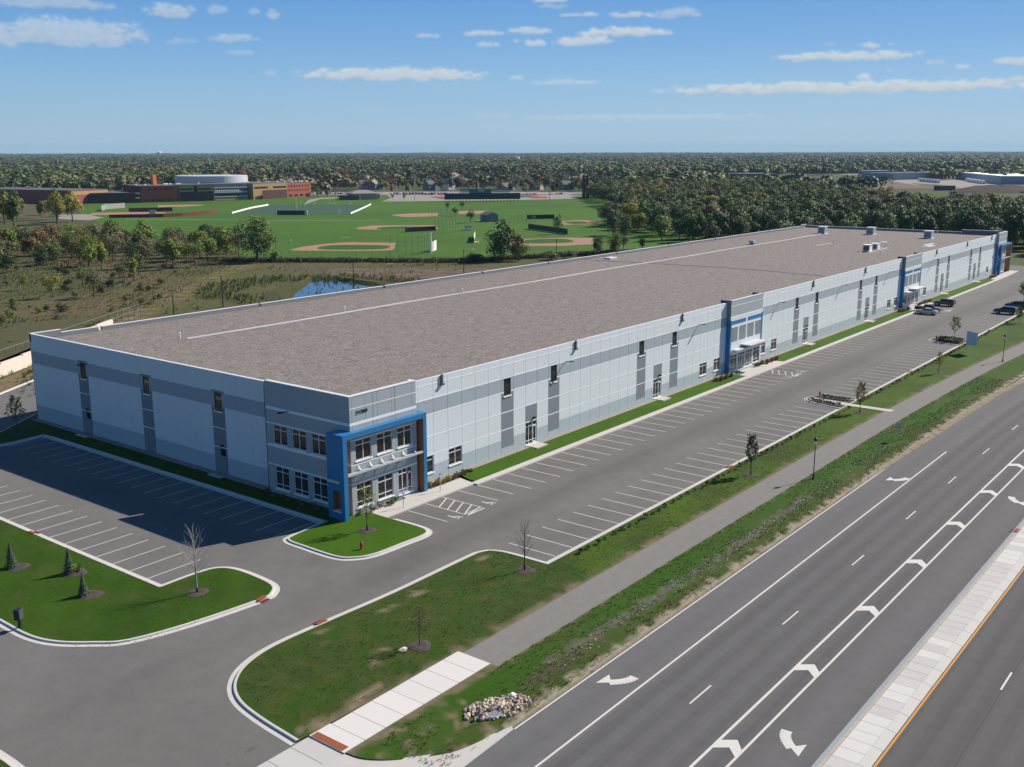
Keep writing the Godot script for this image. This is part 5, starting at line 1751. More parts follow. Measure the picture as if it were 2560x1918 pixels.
	b.box(Vector3(-1.36, 0.12, 0.05), Vector3(-0.15, 0.15, 0.12)); b.box(Vector3(-1.36, 0.12, 0.78), Vector3(-0.15, 0.15, 0.85))
	part("inlet_grate", b.mesh(M.metal), hp)
	var fs := part("flat_stone", rk[2], self, mk("stone_pale", Color(0.56, 0.49, 0.41), 0.9))
	fs.position = Vector3(-19.0, 0.14, 25.2)
	fs.scale = Vector3(0.5, 0.16, 0.34)
	tag(fs, "pale flat stone lying on the lawn near the small sapling", "stone")
	var ws := part("white_stone", rk[4], self, M.white)
	ws.position = Vector3(-19.45, 0.3, 36.0)
	ws.scale = Vector3(0.24, 0.24, 0.24)
	tag(ws, "white round stone at the head of the stone heap", "stone")
	# scattered stones and weeds of the verge
	var where := []
	var tints := []
	for k in 420:
		var px := rng.randf_range(-14, 60)
		var s := rng.randf_range(0.03, 0.11)
		where.append(Transform3D(Basis(Vector3.UP, rng.randf() * 6).scaled(Vector3(s, s * 0.7, s)), Vector3(px, 0.06, 35.6 + rng.randfn() * 0.6 + drift(px))))
		var g := rng.randf_range(0.14, 0.34)
		tints.append(Color(g, g * 0.93, g * 0.85))
	scatter("verge_gravel", rk_mesh(rk[1]), where, tints)
	where = []
	tints = []
	var tuft := grass_clump(16, 1.0, 0.7, 0.6).mesh(M.leaf_tuft)
	for k in 9000:
		var px := rng.randf_range(-29, 110)
		var pz := rng.randf_range(32.5, 37.9)
		if na.get_noise_2d(px * 1.5, pz * 6.0) < -0.25: continue
		var s := rng.randf_range(0.10, 0.22)
		where.append(Transform3D(Basis(Vector3.UP, rng.randf() * 6).scaled(Vector3(s * 1.3, s, s * 1.3)), Vector3(px, 0.02 + 0.08 * absf(pz - 35.5) / 3.0, pz + drift(px))))
		tints.append(lawn_verge(px, pz + drift(px)) * rng.randf_range(1.5, 2.7))
	for k in 9000:
		var px := rng.randf_range(-31, 60)
		var pz := rng.randf_range(17.5, 29.0)
		if not in_main(px, pz): continue
		var s := rng.randf_range(0.07, 0.14)
		where.append(Transform3D(Basis(Vector3.UP, rng.randf() * 6).scaled(Vector3(s * 1.4, s, s * 1.4)), Vector3(px, 0.12, pz)))
		tints.append(lawn_main(px, pz) * rng.randf_range(1.6, 2.7))
	for k in 6000:
		var px := rng.randf_range(-34, -17.5)
		var pz := rng.randf_range(-40, 9)
		if px < -23.4 or pz > 0.9:
			var s := rng.randf_range(0.06, 0.11)
			if Vector2(px + 27, pz - 1.0).length() > 8.0 and pz > 3.0: continue
			where.append(Transform3D(Basis(Vector3.UP, rng.randf() * 6).scaled(Vector3(s * 1.4, s, s * 1.4)), Vector3(px, 0.12, pz)))
			tints.append(lawn_left(px, pz) * rng.randf_range(1.7, 2.7))
	scatter("grass_blades", tuft, where, tints)
	roof_units()
	cars()

func rk_mesh(m: Mesh) -> Mesh:
	var r: ArrayMesh = m.duplicate()
	r.surface_set_material(0, M.leaf_tuft)
	return r

func in_main(x: float, z: float) -> bool:
	if x > 1.0: return z > 24.5 and z < 28.9
	return z > 17.9 and z < 28.3 and (x > -26.0 or Vector2(x + 24.5, z - 24.5).length() < 6.9 or (z > 24.0 and x > -31.2))

func roof_units() -> void:
	var y := 11.33
	var ru := thing("rooftop_unit", "grey rooftop unit nearest the back parapet, at the far end of the drain line", "rooftop unit", Vector3(250.3, y, -48.0))
	var b := MB.new()
	b.box(Vector3(-1.3, 0.12, -1.1), Vector3(1.3, 2.1, 1.1))
	part("casing", b.mesh(M.metal), ru)
	b = MB.new()
	b.box(Vector3(-1.4, 2.1, -1.2), Vector3(1.4, 2.25, 1.2))
	part("lid", b.mesh(M.coping), ru)
	b = MB.new()
	for k in 6: b.box(Vector3(-1.34, 0.4 + k * 0.26, -0.9), Vector3(-1.305, 0.54 + k * 0.26, 0.9), "r")
	part("louvre", b.mesh(M.metal_dark), ru)
	b = MB.new()
	b.box(Vector3(-1.5, 0.0, -1.3), Vector3(1.5, 0.12, 1.3))
	part("curb", b.mesh(M.coping), ru)
	copy(ru, "grey rooftop unit in the middle of the far roof end", Vector3(256.0, y, -34.6))
	copy(ru, "grey rooftop unit nearest the long front edge of the far roof", Vector3(251.5, y, -15.8))
	var wu := thing("rooftop_fan", "white boxy rooftop fan, nearer of the pair on the pale curb", "rooftop fan", Vector3(199.0, y, -16.0))
	b = MB.new()
	b.box(Vector3(-1.0, 0.15, -0.9), Vector3(1.0, 1.7, 0.9))
	part("casing", b.mesh(M.white), wu)
	b = MB.new()
	b.box(Vector3(-1.03, 0.4, -0.7), Vector3(-1.003, 1.5, 0.7), "r")
	part("grille", b.mesh(M.metal_dark), wu)
	b = MB.new()
	b.box(Vector3(-1.1, 1.7, -1.0), Vector3(1.1, 1.8, 1.0))
	part("lid", b.mesh(M.white), wu)
	copy(wu, "white boxy rooftop fan, farther of the pair on the pale curb", Vector3(204.2, y, -15.7))
	var cu := thing("roof_curb", "pale equipment curb lying on the gravel roof under the fans", "roof curb", Vector3(202.0, y, -15.0))
	b = MB.new()
	b.box(Vector3(-5.5, 0.0, -0.1), Vector3(9.5, 0.15, 0.15))
	b.box(Vector3(-7.5, 0.0, -1.6), Vector3(9.5, 0.13, -1.4))
	part("rail", b.mesh(M.coping), cu)
	var fr := thing("roof_frame", "small open steel frame on the roof behind the two white fans", "frame", Vector3(211.4, y, -16.0))
	for s in [[-0.7, -0.6], [0.7, -0.6], [-0.7, 0.6], [0.7, 0.6]]:
		b = MB.new()
		b.box(Vector3(s[0] - 0.05, 0, s[1] - 0.05), Vector3(s[0] + 0.05, 1.5, s[1] + 0.05))
		part("leg", b.mesh(M.metal), fr)
	b = MB.new()
	b.box(Vector3(-0.85, 1.5, -0.75), Vector3(0.85, 1.62, 0.75))
	part("top", b.mesh(M.coping), fr)
	var hc := thing("roof_hatch", "flat roof hatch with a yellow safety rail near the back parapet", "roof hatch", Vector3(143.5, y, -59.5))
	b = MB.new()
	b.box(Vector3(-1.6, 0, -0.9), Vector3(1.6, 0.35, 0.9))
	part("lid", b.mesh(M.coping), hc)
	b = MB.new()
	for s in [[-0.2, 0], [0.5, 0.2], [1.3, 0.4]]: b.box(Vector3(1.6 + s[0] * 0.5, 0, -0.9 + s[1] * 3), Vector3(1.66 + s[0] * 0.5, 1.0, -0.84 + s[1] * 3))
	b.bar(Vector3(1.55, 1.0, -0.9), Vector3(2.2, 1.0, 0.4), 0.05, 0.05)
	part("rail", b.mesh(M.yellow), hc)
	var gv := thing("roof_hood", "small grey hood on the roof beside the white drain line", "vent", Vector3(200.5, y, -48.9))
	b = MB.new()
	b.box(Vector3(-0.9, 0.5, -0.7), Vector3(0.9, 1.2, 0.7))
	part("hood", b.mesh(M.metal), gv)
	b = MB.new()
	b.box(Vector3(-0.5, 0.0, -0.4), Vector3(0.5, 0.5, 0.4))
	part("neck", b.mesh(M.metal_dark), gv)
	var pp := thing("vent_pipe", "thin white vent pipe beside the near end of the drain line", "vent pipe", Vector3(13.5, y, -48.2), 0.0, "vent pipes along the drain line")
	b = MB.new()
	b.tube(Vector3.ZERO, Vector3(0, 0.75, 0), 0.09, 0.09, 8, true)
	part("pipe", b.mesh(M.white), pp)
	b = MB.new()
	b.lathe(Vector3(0, 0.75, 0), [[0.16, 0.0], [0.16, 0.12], [0.0, 0.2]], 8)
	part("cap", b.mesh(M.white), pp)
	for s in [[44.5, -47.9, "second along the drain line"], [73.2, -47.2, "third along the drain line"], [104.5, -48.8, "near the middle of the drain line"], [138.5, -49.8, "where the dark joint crosses the drain line"], [172.5, -48.3, "past the dark joint"], [137.6, -58.6, "beside the roof hatch"], [217.5, -32.0, "at the short pale pipe"], [193.0, -10.6, "in front of the white fans"], [268.0, -18.0, "beside the far parapet"]]:
		copy(pp, "thin white vent pipe on the gravel roof " + s[2], Vector3(s[0], y, s[1]))
	var pl := thing("roof_conduit", "short pale pipe lying on the far half of the roof", "pipe", Vector3(206.0, y, -32.7))
	b = MB.new()
	b.bar(Vector3(0, 0.1, 0), Vector3(10.5, 0.1, 0.4), 0.15, 0.15)
	part("pipe", b.mesh(M.coping), pl)
	var pt := MB.new()
	for q in [[0, 0, 9, 0.4], [0.5, 0.8, 5.5, 2.0], [5, -1.2, 12, -0.2]]: pt.poly(V([q[0], q[1], q[2], q[1] + 0.3, q[2], q[3] + 0.2, q[0], q[3]]), 0.02)
	var mat := part("walkway_mat", pt.mesh(M.coping), self)
	mat.position = Vector3(222.0, y, -9.0)
	tag(mat, "pale protection mats laid on the roof near the front edge", "roof mat")

# ---------------------------------------------------------------- vehicles
func car_body(prof: Array, half: float, roof0: float) -> Array:   # prof: [x, y] of the silhouette from rear sill over the roof to the front sill; returns [paint, glass]
	var p := MB.new()
	var g := MB.new()
	var rings := []
	for q in prof:
		var y: float = q[1]
		var tuck := 1.0 - 0.20 * smoothstep(roof0, roof0 + 0.65, y) - 0.06 * smoothstep(0.45, 0.2, y)
		rings.append([Vector3(q[0], y, -half * tuck), Vector3(q[0], y, half * tuck), q[2] if q.size() > 2 else 0])
	for i in rings.size() - 1:
		var a: Array = rings[i]
		var b: Array = rings[i + 1]
		var m: MB = g if a[2] == 1 else p
		m.quad(a[0], a[1], b[1], b[0])
	return [p, g]

func side_poly(b: MB, pts: Array, half: float, roof0: float) -> void:   # the flanks, leaning in above the belt line
	for s in [-1.0, 1.0]:
		var v2 := PackedVector2Array()
		for q in pts: v2.append(Vector2(q[0], q[1]))
		var ix := Geometry2D.triangulate_polygon(v2)
		for i in range(0, ix.size(), 3):
			var t := []
			for j in 3:
				var q := v2[ix[i + j]]
				var tuck := 1.0 - 0.20 * smoothstep(roof0, roof0 + 0.65, q.y) - 0.06 * smoothstep(0.45, 0.2, q.y)
				t.append(Vector3(q.x, q.y, s * half * tuck))
			var nn: Vector3 = (t[1] - t[0]).cross(t[2] - t[0])
			if nn.z * s < 0: b.tri(t[0], t[2], t[1])
			else: b.tri(t[0], t[1], t[2])

func vehicle(kind: String, paint: String, label: String, at: Vector3, turn: float) -> Node3D:   # nose towards +x
	var o := thing({"sedan": "parked_car", "suv": "parked_suv", "pickup": "parked_pickup"}[kind], label, "car" if kind != "pickup" else "pickup truck", at, turn)
	var prof: Array = {
		"sedan": [[-2.35, 0.35], [-2.42, 0.6], [-2.38, 0.98], [-1.75, 1.06, 1], [-0.95, 1.42], [0.25, 1.44, 1], [1.05, 1.0], [2.1, 0.86], [2.4, 0.66], [2.42, 0.35]],
		"suv": [[-2.35, 0.4], [-2.42, 0.75], [-2.36, 1.1, 1], [-2.1, 1.72], [0.35, 1.78, 1], [1.15, 1.18], [2.2, 1.06], [2.42, 0.8], [2.44, 0.4]],
		"pickup": [[-2.85, 0.5], [-2.9, 0.8], [-2.86, 1.18], [-0.86, 1.16, 1], [-0.72, 1.80], [0.75, 1.84, 1], [1.5, 1.24], [2.7, 1.14], [2.88, 0.85], [2.9, 0.45]]}[kind]
	var half := 0.92 if kind == "sedan" else 0.98
	var r0: float = {"sedan": 0.95, "suv": 1.12, "pickup": 1.2}[kind]
	var bd := car_body(prof, half, r0)
	side_poly(bd[0], prof, half, r0)
	part("body", bd[0].mesh(M[paint]), o)
	part("windscreen", bd[1].mesh(M.glass), o)
	var ws: Array = {"sedan": [[-1.6, 1.04, -0.95, 1.36, -0.35, 1.38, -0.35, 1.02], [-0.27, 1.02, -0.27, 1.38, 0.2, 1.38, 0.85, 1.02]], "suv": [[-2.1, 1.22, -1.95, 1.62, -1.05, 1.66, -1.05, 1.2], [-0.95, 1.2, -0.95, 1.66, -0.05, 1.68, -0.05, 1.2], [0.03, 1.2, 0.03, 1.68, 0.3, 1.68, 0.9, 1.2]], "pickup": [[-0.7, 1.28, -0.6, 1.7, 0.0, 1.73, 0.0, 1.28], [0.08, 1.28, 0.08, 1.73, 0.68, 1.74, 1.2, 1.28]]}[kind]
	for w in ws:
		var b := MB.new()
		var pts := []
		for i in range(0, w.size(), 2): pts.append([w[i], w[i + 1]])
		side_poly(b, pts, half + 0.012, r0)
		part("side_window", b.mesh(M.glass), o)
	if kind == "pickup":
		var b := MB.new()
		b.box(Vector3(-2.75, 1.172, -0.75), Vector3(-0.92, 1.2, 0.75))
		part("bed_cover", b.mesh(M.rubber), o)
	var wr := 0.33 if kind == "sedan" else 0.39
	var fx: float = {"sedan": 1.42, "suv": 1.45, "pickup": 1.78}[kind]
	for s in [[fx, -1], [fx, 1], [-fx, -1], [-fx, 1]]:
		var wn := Node3D.new()
		wn.name = "wheel"
		o.add_child(wn, true)
		wn.position = Vector3(s[0], wr, s[1] * (half - 0.09))
		var ty := MB.new()
		ty.tube(Vector3(0, 0, -0.115), Vector3(0, 0, 0.115), wr, wr, 18, true)
		ty.tube(Vector3(0, 0, 0.115), Vector3(0, 0, -0.115), wr, wr, 18, true)
		part("tyre", ty.mesh(M.rubber), wn)
		var rim := MB.new()
		rim.tube(Vector3(0, 0, 0), Vector3(0, 0, s[1] * 0.125), wr * 0.6, wr * 0.56, 12, true)
		part("rim", rim.mesh(M.metal), wn)
	var ly := 0.72 if kind == "sedan" else 0.92
	for s in [-1, 1]:
		var b := MB.new()
		b.box(Vector3(prof[-2][0] - 0.16, ly - 0.09, s * half * 0.78 - 0.2), Vector3(prof[-2][0] + 0.015, ly + 0.07, s * half * 0.78 + 0.2))
		part("headlight", b.mesh(M.lamp_lens), o)
		b = MB.new()
		b.box(Vector3(prof[1][0] - 0.015, ly, s * half * 0.78 - 0.17), Vector3(prof[1][0] + 0.1, ly + 0.17, s * half * 0.78 + 0.17))
		part("tail_light", b.mesh(M.car_red), o)
		b = MB.new()
		b.box(Vector3(fx - 0.75, r0 + 0.0, s * (half + 0.12) - 0.1), Vector3(fx - 0.6, r0 + 0.16, s * (half + 0.12) + 0.1))
		part("mirror", b.mesh(M[paint]), o)
	return o

func cars() -> void:
	vehicle("sedan", "car_silver", "silver grey sedan parked nearest the camera before the farther middle entrance", Vector3(174.8, 0.0, 6.9), PI / 2)
	vehicle("pickup", "car_black", "black pickup truck parked beside the silver sedan", Vector3(178.6, 0.0, 6.2), -PI / 2)
	vehicle("suv", "car_black", "black SUV parked past the hatched aisle, nose to the building", Vector3(191.2, 0.0, 6.4), PI / 2)
	vehicle("suv", "car_black", "black SUV parked alone on the road side of the lot", Vector3(186.4, 0.0, 21.2), PI / 2)
	vehicle("suv", "car_navy", "dark navy SUV parked behind the black one on the road side", Vector3(197.3, 0.0, 21.2), PI / 2)

# ---------------------------------------------------------------- beyond the warehouse
func run_box(b: MB, A: Vector2, B: Vector2, deep: float, y0: float, y1: float, skip := "b") -> void:   # a block whose front runs from A to B and which reaches back by deep
	var d := (B - A).normalized()
	var k := Vector2(d.y, -d.x) * deep
	var C := A + k
	var D := B + k
	b.hexa([Vector3(C.x, y0, C.y), Vector3(D.x, y0, D.y), Vector3(B.x, y0, B.y), Vector3(A.x, y0, A.y), Vector3(C.x, y1, C.y), Vector3(D.x, y1, D.y), Vector3(B.x, y1, B.y), Vector3(A.x, y1, A.y)], skip)

func on_front(A: Vector2, B: Vector2, u: float, out: float) -> Transform3D:   # a frame on such a front: x along it, z out of it
	var d := (B - A).normalized()
	var o := A + d * u - Vector2(d.y, -d.x) * out
	return Transform3D(Basis(Vector3(d.x, 0, d.y), Vector3.UP, Vector3(-d.y, 0, d.x)), Vector3(o.x, 0, o.y))

func school() -> void:
	var o := thing("school_building", "long three storey school of brown and red brick behind the ball fields", "school")
	var wing := func(called, A: Vector2, B: Vector2, deep, h, mat, label := ""):
		var b := MB.new()
		run_box(b, A, B, deep, -0.2, h, "bt")
		var w := part(called, b.mesh(M[mat]), o)
		if label: w.set_meta("label", label)
		var r := MB.new()
		run_box(r, A - Vector2(0.2, 0.2), B + Vector2(0.2, -0.2), deep, h, h + 0.35)
		part("roof", r.mesh(M.school_roof), w)
		return w
	var panes := func(w: Node, A: Vector2, B: Vector2, u0, step, n, wide, y0, y1, mat := "glass_tint", fm := "white"):
		for i in n:
			var at := on_front(A, B, u0 + i * step, 0.02)
			var wn := MB.new()
			wn.box(Vector3(0, y0, -0.06), Vector3(wide, y1, 0.03), "k")
			var g := part("window", wn.mesh(M[mat]), w)
			g.transform = at
	wing.call("gym_wing", Vector2(337, -645), Vector2(371, -653), 105.0, 9.6, "brick_red", "gym wing with red brick and tan band")
	var tb := MB.new()
	run_box(tb, Vector2(337, -644.9), Vector2(371, -652.9), 0.08, 6.6, 9.0, "")
	part("tan_band", tb.mesh(M.stucco), o)
	wing.call("low_wing", Vector2(352, -646), Vector2(380.4, -624.3), 50.0, 7.1, "brick_brown")
	var b1 := Vector2(380.4, -624.3)
	var b2 := Vector2(408.5, -616.2)
	var w2 = wing.call("brown_wing", b1, b2, 45.0, 12.0, "brick", "dark brown brick wing")
	panes.call(w2, b1, b2, 6.0, 4.2, 5, 1.5, 9.2, 10.6, "glass")
	panes.call(w2, b1, b2, 2.0, 3.0, 8, 2.0, 1.0, 2.6)
	panes.call(w2, b1, b2, -4.2, 9, 1, 3.4, 6.8, 7.3, "white")
	panes.call(w2, b1, b2, -4.2, 9, 1, 3.4, 3.4, 3.9, "white")
	var b3 := Vector2(432.8, -606.6)
	var w3 = wing.call("tan_wing", b2, b3, 40.0, 12.2, "stucco", "tan panelled wing with brown brick base")
	var bs := MB.new()
	run_box(bs, b2 + Vector2(0.3, 0.25), b3 + Vector2(-0.6, 0.05), 0.1, 0.0, 7.2, "")
	part("brick_base", bs.mesh(M.brick_brown), w3)
	for u in [[0.8, 10.4], [14.4, 9.6]]:
		panes.call(w3, b2, b3, u[0], 1.2, int(u[1] / 1.2), 1.0, 8.5, 9.8, "glass")
	for y in [[1.0, 2.5], [4.4, 5.9]]: panes.call(w3, b2, b3, 2.4, 5.6, 4, 3.2, y[0], y[1])
	panes.call(w3, b2, b3, 10.8, 5, 1, 3.0, 0.2, 11.8, "glass")
	panes.call(w3, b2, b3, 10.7, 5, 1, 3.3, 3.2, 3.7, "white")
	var b4 := Vector2(461.0, -601.4)
	var w4 = wing.call("glass_wing", b3, b4, 38.0, 12.4, "far_dark", "dark glazed wing with pale bands")
	for y in [0.2, 2.6, 6.0, 9.6]:
		var q := MB.new()
		run_box(q, b3 + Vector2(0.2, 0.3), b4 + Vector2(-0.2, 0.3), 0.1, y, y + (1.2 if y < 1 else 0.6), "")
		part("pale_band", q.mesh(M.stucco if y < 1 else M.silver), w4)
	for y in [3.4, 6.9]: panes.call(w4, b3, b4, 1.0, 1.6, 13, 1.3, y, y + 1.3, "silver" if y > 6 else "glass")
	var b5 := Vector2(471.0, -596.0)
	var b6 := Vector2(500.0, -599.6)
	var w5 = wing.call("tan_wing", b5 - Vector2(7, 2), b6, 40.0, 12.3, "stucco")
	var bs2 := MB.new()
	run_box(bs2, b5 + Vector2(0.4, 0.15), b6 + Vector2(-0.2, 0.15), 0.1, 0.0, 7.0, "")
	part("brick_base", bs2.mesh(M.brick_brown), w5)
	panes.call(w5, b5 - Vector2(7, 2), b6, 1.0, 1.2, 12, 1.0, 8.4, 9.8, "glass")
	panes.call(w5, b5 - Vector2(7, 2), b6, 21.0, 1.2, 12, 1.0, 8.4, 9.8, "glass")
	for y in [[0.8, 2.4], [4.3, 5.9]]: panes.call(w5, b5, b6, 1.6, 7.0, 4, 4.0, y[0], y[1], "silver")
	var b7 := Vector2(530.8, -605.4)
	var w6 = wing.call("red_wing", b6, b7, 42.0, 12.0, "brick_red", "red brick end wing with small square windows")
	for y in [5.2, 8.6]: panes.call(w6, b6, b7, 1.9, 3.55, 8, 1.3, y, y + 1.6, "glass")
	panes.call(w6, b6, b7, 1.8, 7.2, 4, 4.6, 0.8, 2.7)
	var dr := MB.new()
	dr.lathe(Vector3(468, 0, -656), [[29.0, 10.0], [29.0, 18.0], [28.6, 18.2], [0.0, 18.3]], 64)
	part("round_hall", dr.mesh(M.silver), o).set_meta("label", "silver round hall rising above the roofs")
	var ch := MB.new()
	ch.box(Vector3(401.0, 10, -641.0), Vector3(404.2, 20.0, -638.5))
	part("orange_chimney", ch.mesh(M.orange), o)
	for i in 26:
		var q := MB.new()
		var t := rng.randf()
		var A := b1.lerp(b7, t) + Vector2(2.0 + rng.randf() * 6, -8.0 - rng.randf() * 20.0)
		q.box(Vector3(A.x, 12.2, A.y), Vector3(A.x + rng.randf_range(1.0, 2.4), 13.2, A.y + 1.6))
		part("roof_vent", q.mesh(M.white), o)
	# field house
	var f := thing("field_house", "low tan field house with a grey hipped roof beside the stadium", "building")
	var b := MB.new()
	run_box(b, Vector2(507, -530), Vector2(524, -519.5), 20.0, -0.2, 4.8, "bt")
	part("wall", b.mesh(M.house_tan), f)
	b = MB.new()
	var A := Vector2(506, -530)
	var B := Vector2(525, -518.5)
	var d := (B - A).normalized()
	var k := Vector2(d.y, -d.x)
	var C := [A, B, B + k * 22.0, A + k * 22.0]
	var R0 := A + d * 7.0 + k * 11.0
	var R1 := B - d * 7.0 + k * 11.0
	var P := func(v: Vector2, y: float): return Vector3(v.x, y, v.y)
	b.quad(P.call(C[0], 4.8), P.call(C[1], 4.8), P.call(R1, 7.2), P.call(R0, 7.2))
	b.quad(P.call(C[2], 4.8), P.call(C[3], 4.8), P.call(R0, 7.2), P.call(R1, 7.2))
	b.tri(P.call(C[1], 4.8), P.call(C[2], 4.8), P.call(R1, 7.2))
	b.tri(P.call(C[3], 4.8), P.call(C[0], 4.8), P.call(R0, 7.2))
	part("roof", b.mesh(M.roof_pale), f)
	b = MB.new()
	run_box(b, Vector2(499, -537), Vector2(509, -524), 16.0, -0.2, 3.6)
	part("annex", b.mesh(M.roof_brown), f)

func fence_line(called: String, label: String, pts: Array, h: float, solid: String, step := 3.0, rails := 2, cat := "fence") -> Node3D:
	var o := thing(called, label, cat)
	var posts := MB.new()
	for i in pts.size() - 1:
		var a := Vector2(pts[i][0], pts[i][1])
		var b := Vector2(pts[i + 1][0], pts[i + 1][1])
		var n := maxi(1, roundi(a.distance_to(b) / step))
		for j in n + (1 if i == pts.size() - 2 else 0):
			var q := a.lerp(b, float(j) / n)
			var pm := MB.new()
			pm.tube(Vector3(q.x, 0, q.y), Vector3(q.x, h, q.y), 0.05, 0.05, 5)
			part("post", pm.mesh(M.metal_dark), o)
		var m := MB.new()
		if solid:
			m.bar(Vector3(a.x, h * 0.5 + 0.03, a.y), Vector3(b.x, h * 0.5 + 0.03, b.y), 0.05, h * 0.94)
			part("panel", m.mesh(M[solid]), o)
		else:
			for r in rails:
				m.bar(Vector3(a.x, h * (r + 1.0) / rails, a.y), Vector3(b.x, h * (r + 1.0) / rails, b.y), 0.045, 0.045)
			part("rail", m.mesh(M.mesh_wire), o)
			# chain link: thin wires, close enough to read as a veil
			var wn := MB.new()
			var len := a.distance_to(b)
			var cnt := int(len / 0.45)
			for j in cnt:
				var q0 := a.lerp(b, float(j) / cnt)
				var q1 := a.lerp(b, minf(1.0, float(j) / cnt + h * 0.5 / len))
				wn.bar(Vector3(q0.x, 0.05, q0.y), Vector3(q1.x, h, q1.y), 0.012, 0.012)
			stuff(part("chain_link", wn.mesh(M.mesh_wire), o))
	return o

func playing_fields() -> void:
	fence_line("backstop_fence", "tall wire backstop with a pale end post at the nearest ball field", [[200.6, -190.2], [203.2, -184.8], [209, -183.8], [213, -184.5], [217.7, -185.6], [222, -188]], 7.2, "", 2.4, 4)
	var wp := thing("white_pole", "thick white end post of the nearest backstop", "post", Vector3(217.8, 0, -185.8))
	var b := MB.new()
	b.tube(Vector3.ZERO, Vector3(0, 7.3, 0), 0.28, 0.28, 8, true)
	part("pole", b.mesh(M.white), wp)
	fence_line("white_screen", "white sloping net screen behind the nearest backstop", [[219.5, -186.8], [225.9, -190.2]], 4.0, "white", 3.0)
	fence_line("backstop_fence", "tall wire backstop at the middle ball field, beside a red dugout", [[290.4, -248.8], [291.1, -241.9], [299, -243.5], [306.9, -244.4]], 6.6, "", 2.4, 4)
	fence_line("backstop_fence", "wire backstop at the far clay infield, left of the round dark tree", [[380.4, -334.1], [387.8, -333.3], [397, -335]], 5.5, "", 2.4, 4)
	fence_line("backstop_fence", "wire backstop right of the grey shed", [[366, -258], [372, -254], [379, -256]], 6.0, "", 2.4, 4)
	fence_line("foul_fence", "low wire fence along the nearest ball field", [[176, -226], [190, -206], [200.4, -190.4]], 1.6, "", 3.0)
	fence_line("foul_fence", "low wire fence along the middle ball field", [[265, -278], [280, -262], [290.2, -249.2]], 1.6, "", 3.0)
	fence_line("net_fence", "green wind screen fence right of the yellow green tree", [[336.7, -229.2], [325.9, -206.2], [318.3, -193.1]], 2.6, "fence_green", 3.0)
	fence_line("foul_fence", "wire fence before the right hand clay field", [[318.5, -193.5], [327.6, -194.9], [334.6, -185.2], [338, -176]], 2.0, "", 2.6)
	fence_line("dark_screen", "long dark batting screen on the grass right of the shed", [[394.8, -273.5], [407.8, -264.1]], 2.5, "black", 4.0)
	fence_line("outfield_fence", "curved red outfield fence of the left ball field", [[262, -474], [270.4, -468.2], [285.8, -456.5], [298, -456], [311.2, -459.1], [324, -464], [335.8, -471.8]], 2.0, "fence_red", 3.0)
	fence_line("dugout_screen", "dark brown screen wall behind the left ball field", [[303, -519], [326, -506]], 2.6, "brick_brown", 4.0)
	fence_line("court_fence", "pale green tennis court fence beside the left wing of the school", [[300, -545], [312, -560], [330, -566]], 3.6, "mesh_wire", 4.0)
	fence_line("court_fence", "green tennis court fence left of the school's low wing", [[290, -580], [312, -598]], 3.6, "fence_green", 4.0)
	fence_line("white_boards", "white boards along the right edge of the green turf", [[371, -389.5], [398, -411], [430, -437], [459, -461]], 1.1, "white", 6.0)
	fence_line("white_boards", "white boards along the left edge of the green turf", [[331, -452], [352, -470], [378, -492], [410, -514]], 1.1, "white", 6.0)
	fence_line("white_foul_fence", "white low fence receding right of the middle backstop", [[259.1, -199.1], [271, -209], [283.5, -218.7]], 2.6, "white", 4.0)
	var db := thing("scoreboard", "dark backed scoreboard at the near end of the green turf", "scoreboard", Vector3(344.8, 0, -412.2), atan2(14.8, 10.6) * -1.0 + PI)
	b = MB.new()
	b.box(Vector3(-9.1, 0.1, -0.6), Vector3(7.6, 2.7, 0.6))
	part("back", b.mesh(M.bleacher), db)
	b = MB.new()
	b.box(Vector3(7.6, 0.1, -0.7), Vector3(9.1, 2.9, 0.7))
	part("cabinet", b.mesh(M.metal), db)
	db.rotation.y = atan2(-14.8, 10.6)
	var lb := thing("scoreboard", "small grey scoreboard on two legs before the red outfield fence", "scoreboard", Vector3(280.3, 0, -458.9), atan2(-2.4, 1.8))
	b = MB.new()
	b.box(Vector3(-1.9, 2.0, -0.15), Vector3(1.9, 4.4, 0.15))
	part("board", b.mesh(M.metal), lb)
	for s in [-1.3, 1.3]:
		b = MB.new()
		b.box(Vector3(s - 0.08, 0, -0.08), Vector3(s + 0.08, 2.0, 0.08))
		part("leg", b.mesh(M.metal_dark), lb)
	var gp := thing("football_goal", "yellow football goal post on the green turf", "goal", Vector3(375.6, 0, -444), atan2(6.0, 4.2))
	for s in [-3.4, 3.4]:
		b = MB.new()
		b.tube(Vector3(s, 0, 0), Vector3(s, 9.0, 0), 0.1, 0.1, 6)
		part("upright", b.mesh(M.yellow_post), gp)
	b = MB.new()
	b.tube(Vector3(-3.4, 3.0, 0), Vector3(3.4, 3.0, 0), 0.1, 0.1, 6)
	part("crossbar", b.mesh(M.yellow_post), gp)
	copy(gp, "yellow football goal post at the far end of the green turf", Vector3(446.0, 0, -490.0), atan2(6.0, 4.2))
	var sg := thing("soccer_goal", "white soccer goal at the near right of the green turf", "goal", Vector3(373.8, 0, -402.5), atan2(-5.8, -4.1))
	b = MB.new()
	for s in [-3.5, 3.5]: b.tube(Vector3(s, 0, 0), Vector3(s, 2.4, 0), 0.09, 0.09, 6)
	b.tube(Vector3(-3.5, 2.4, 0), Vector3(3.5, 2.4, 0), 0.09, 0.09, 6)
	part("frame", b.mesh(M.white), sg)
	b = MB.new()
	for i in 12: b.bar(Vector3(-3.5 + i * 0.63, 2.35, 0), Vector3(-3.5 + i * 0.63, 0.05, -1.6), 0.02, 0.02)
	stuff(part("net", b.mesh(M.white), sg))
	var n := 0
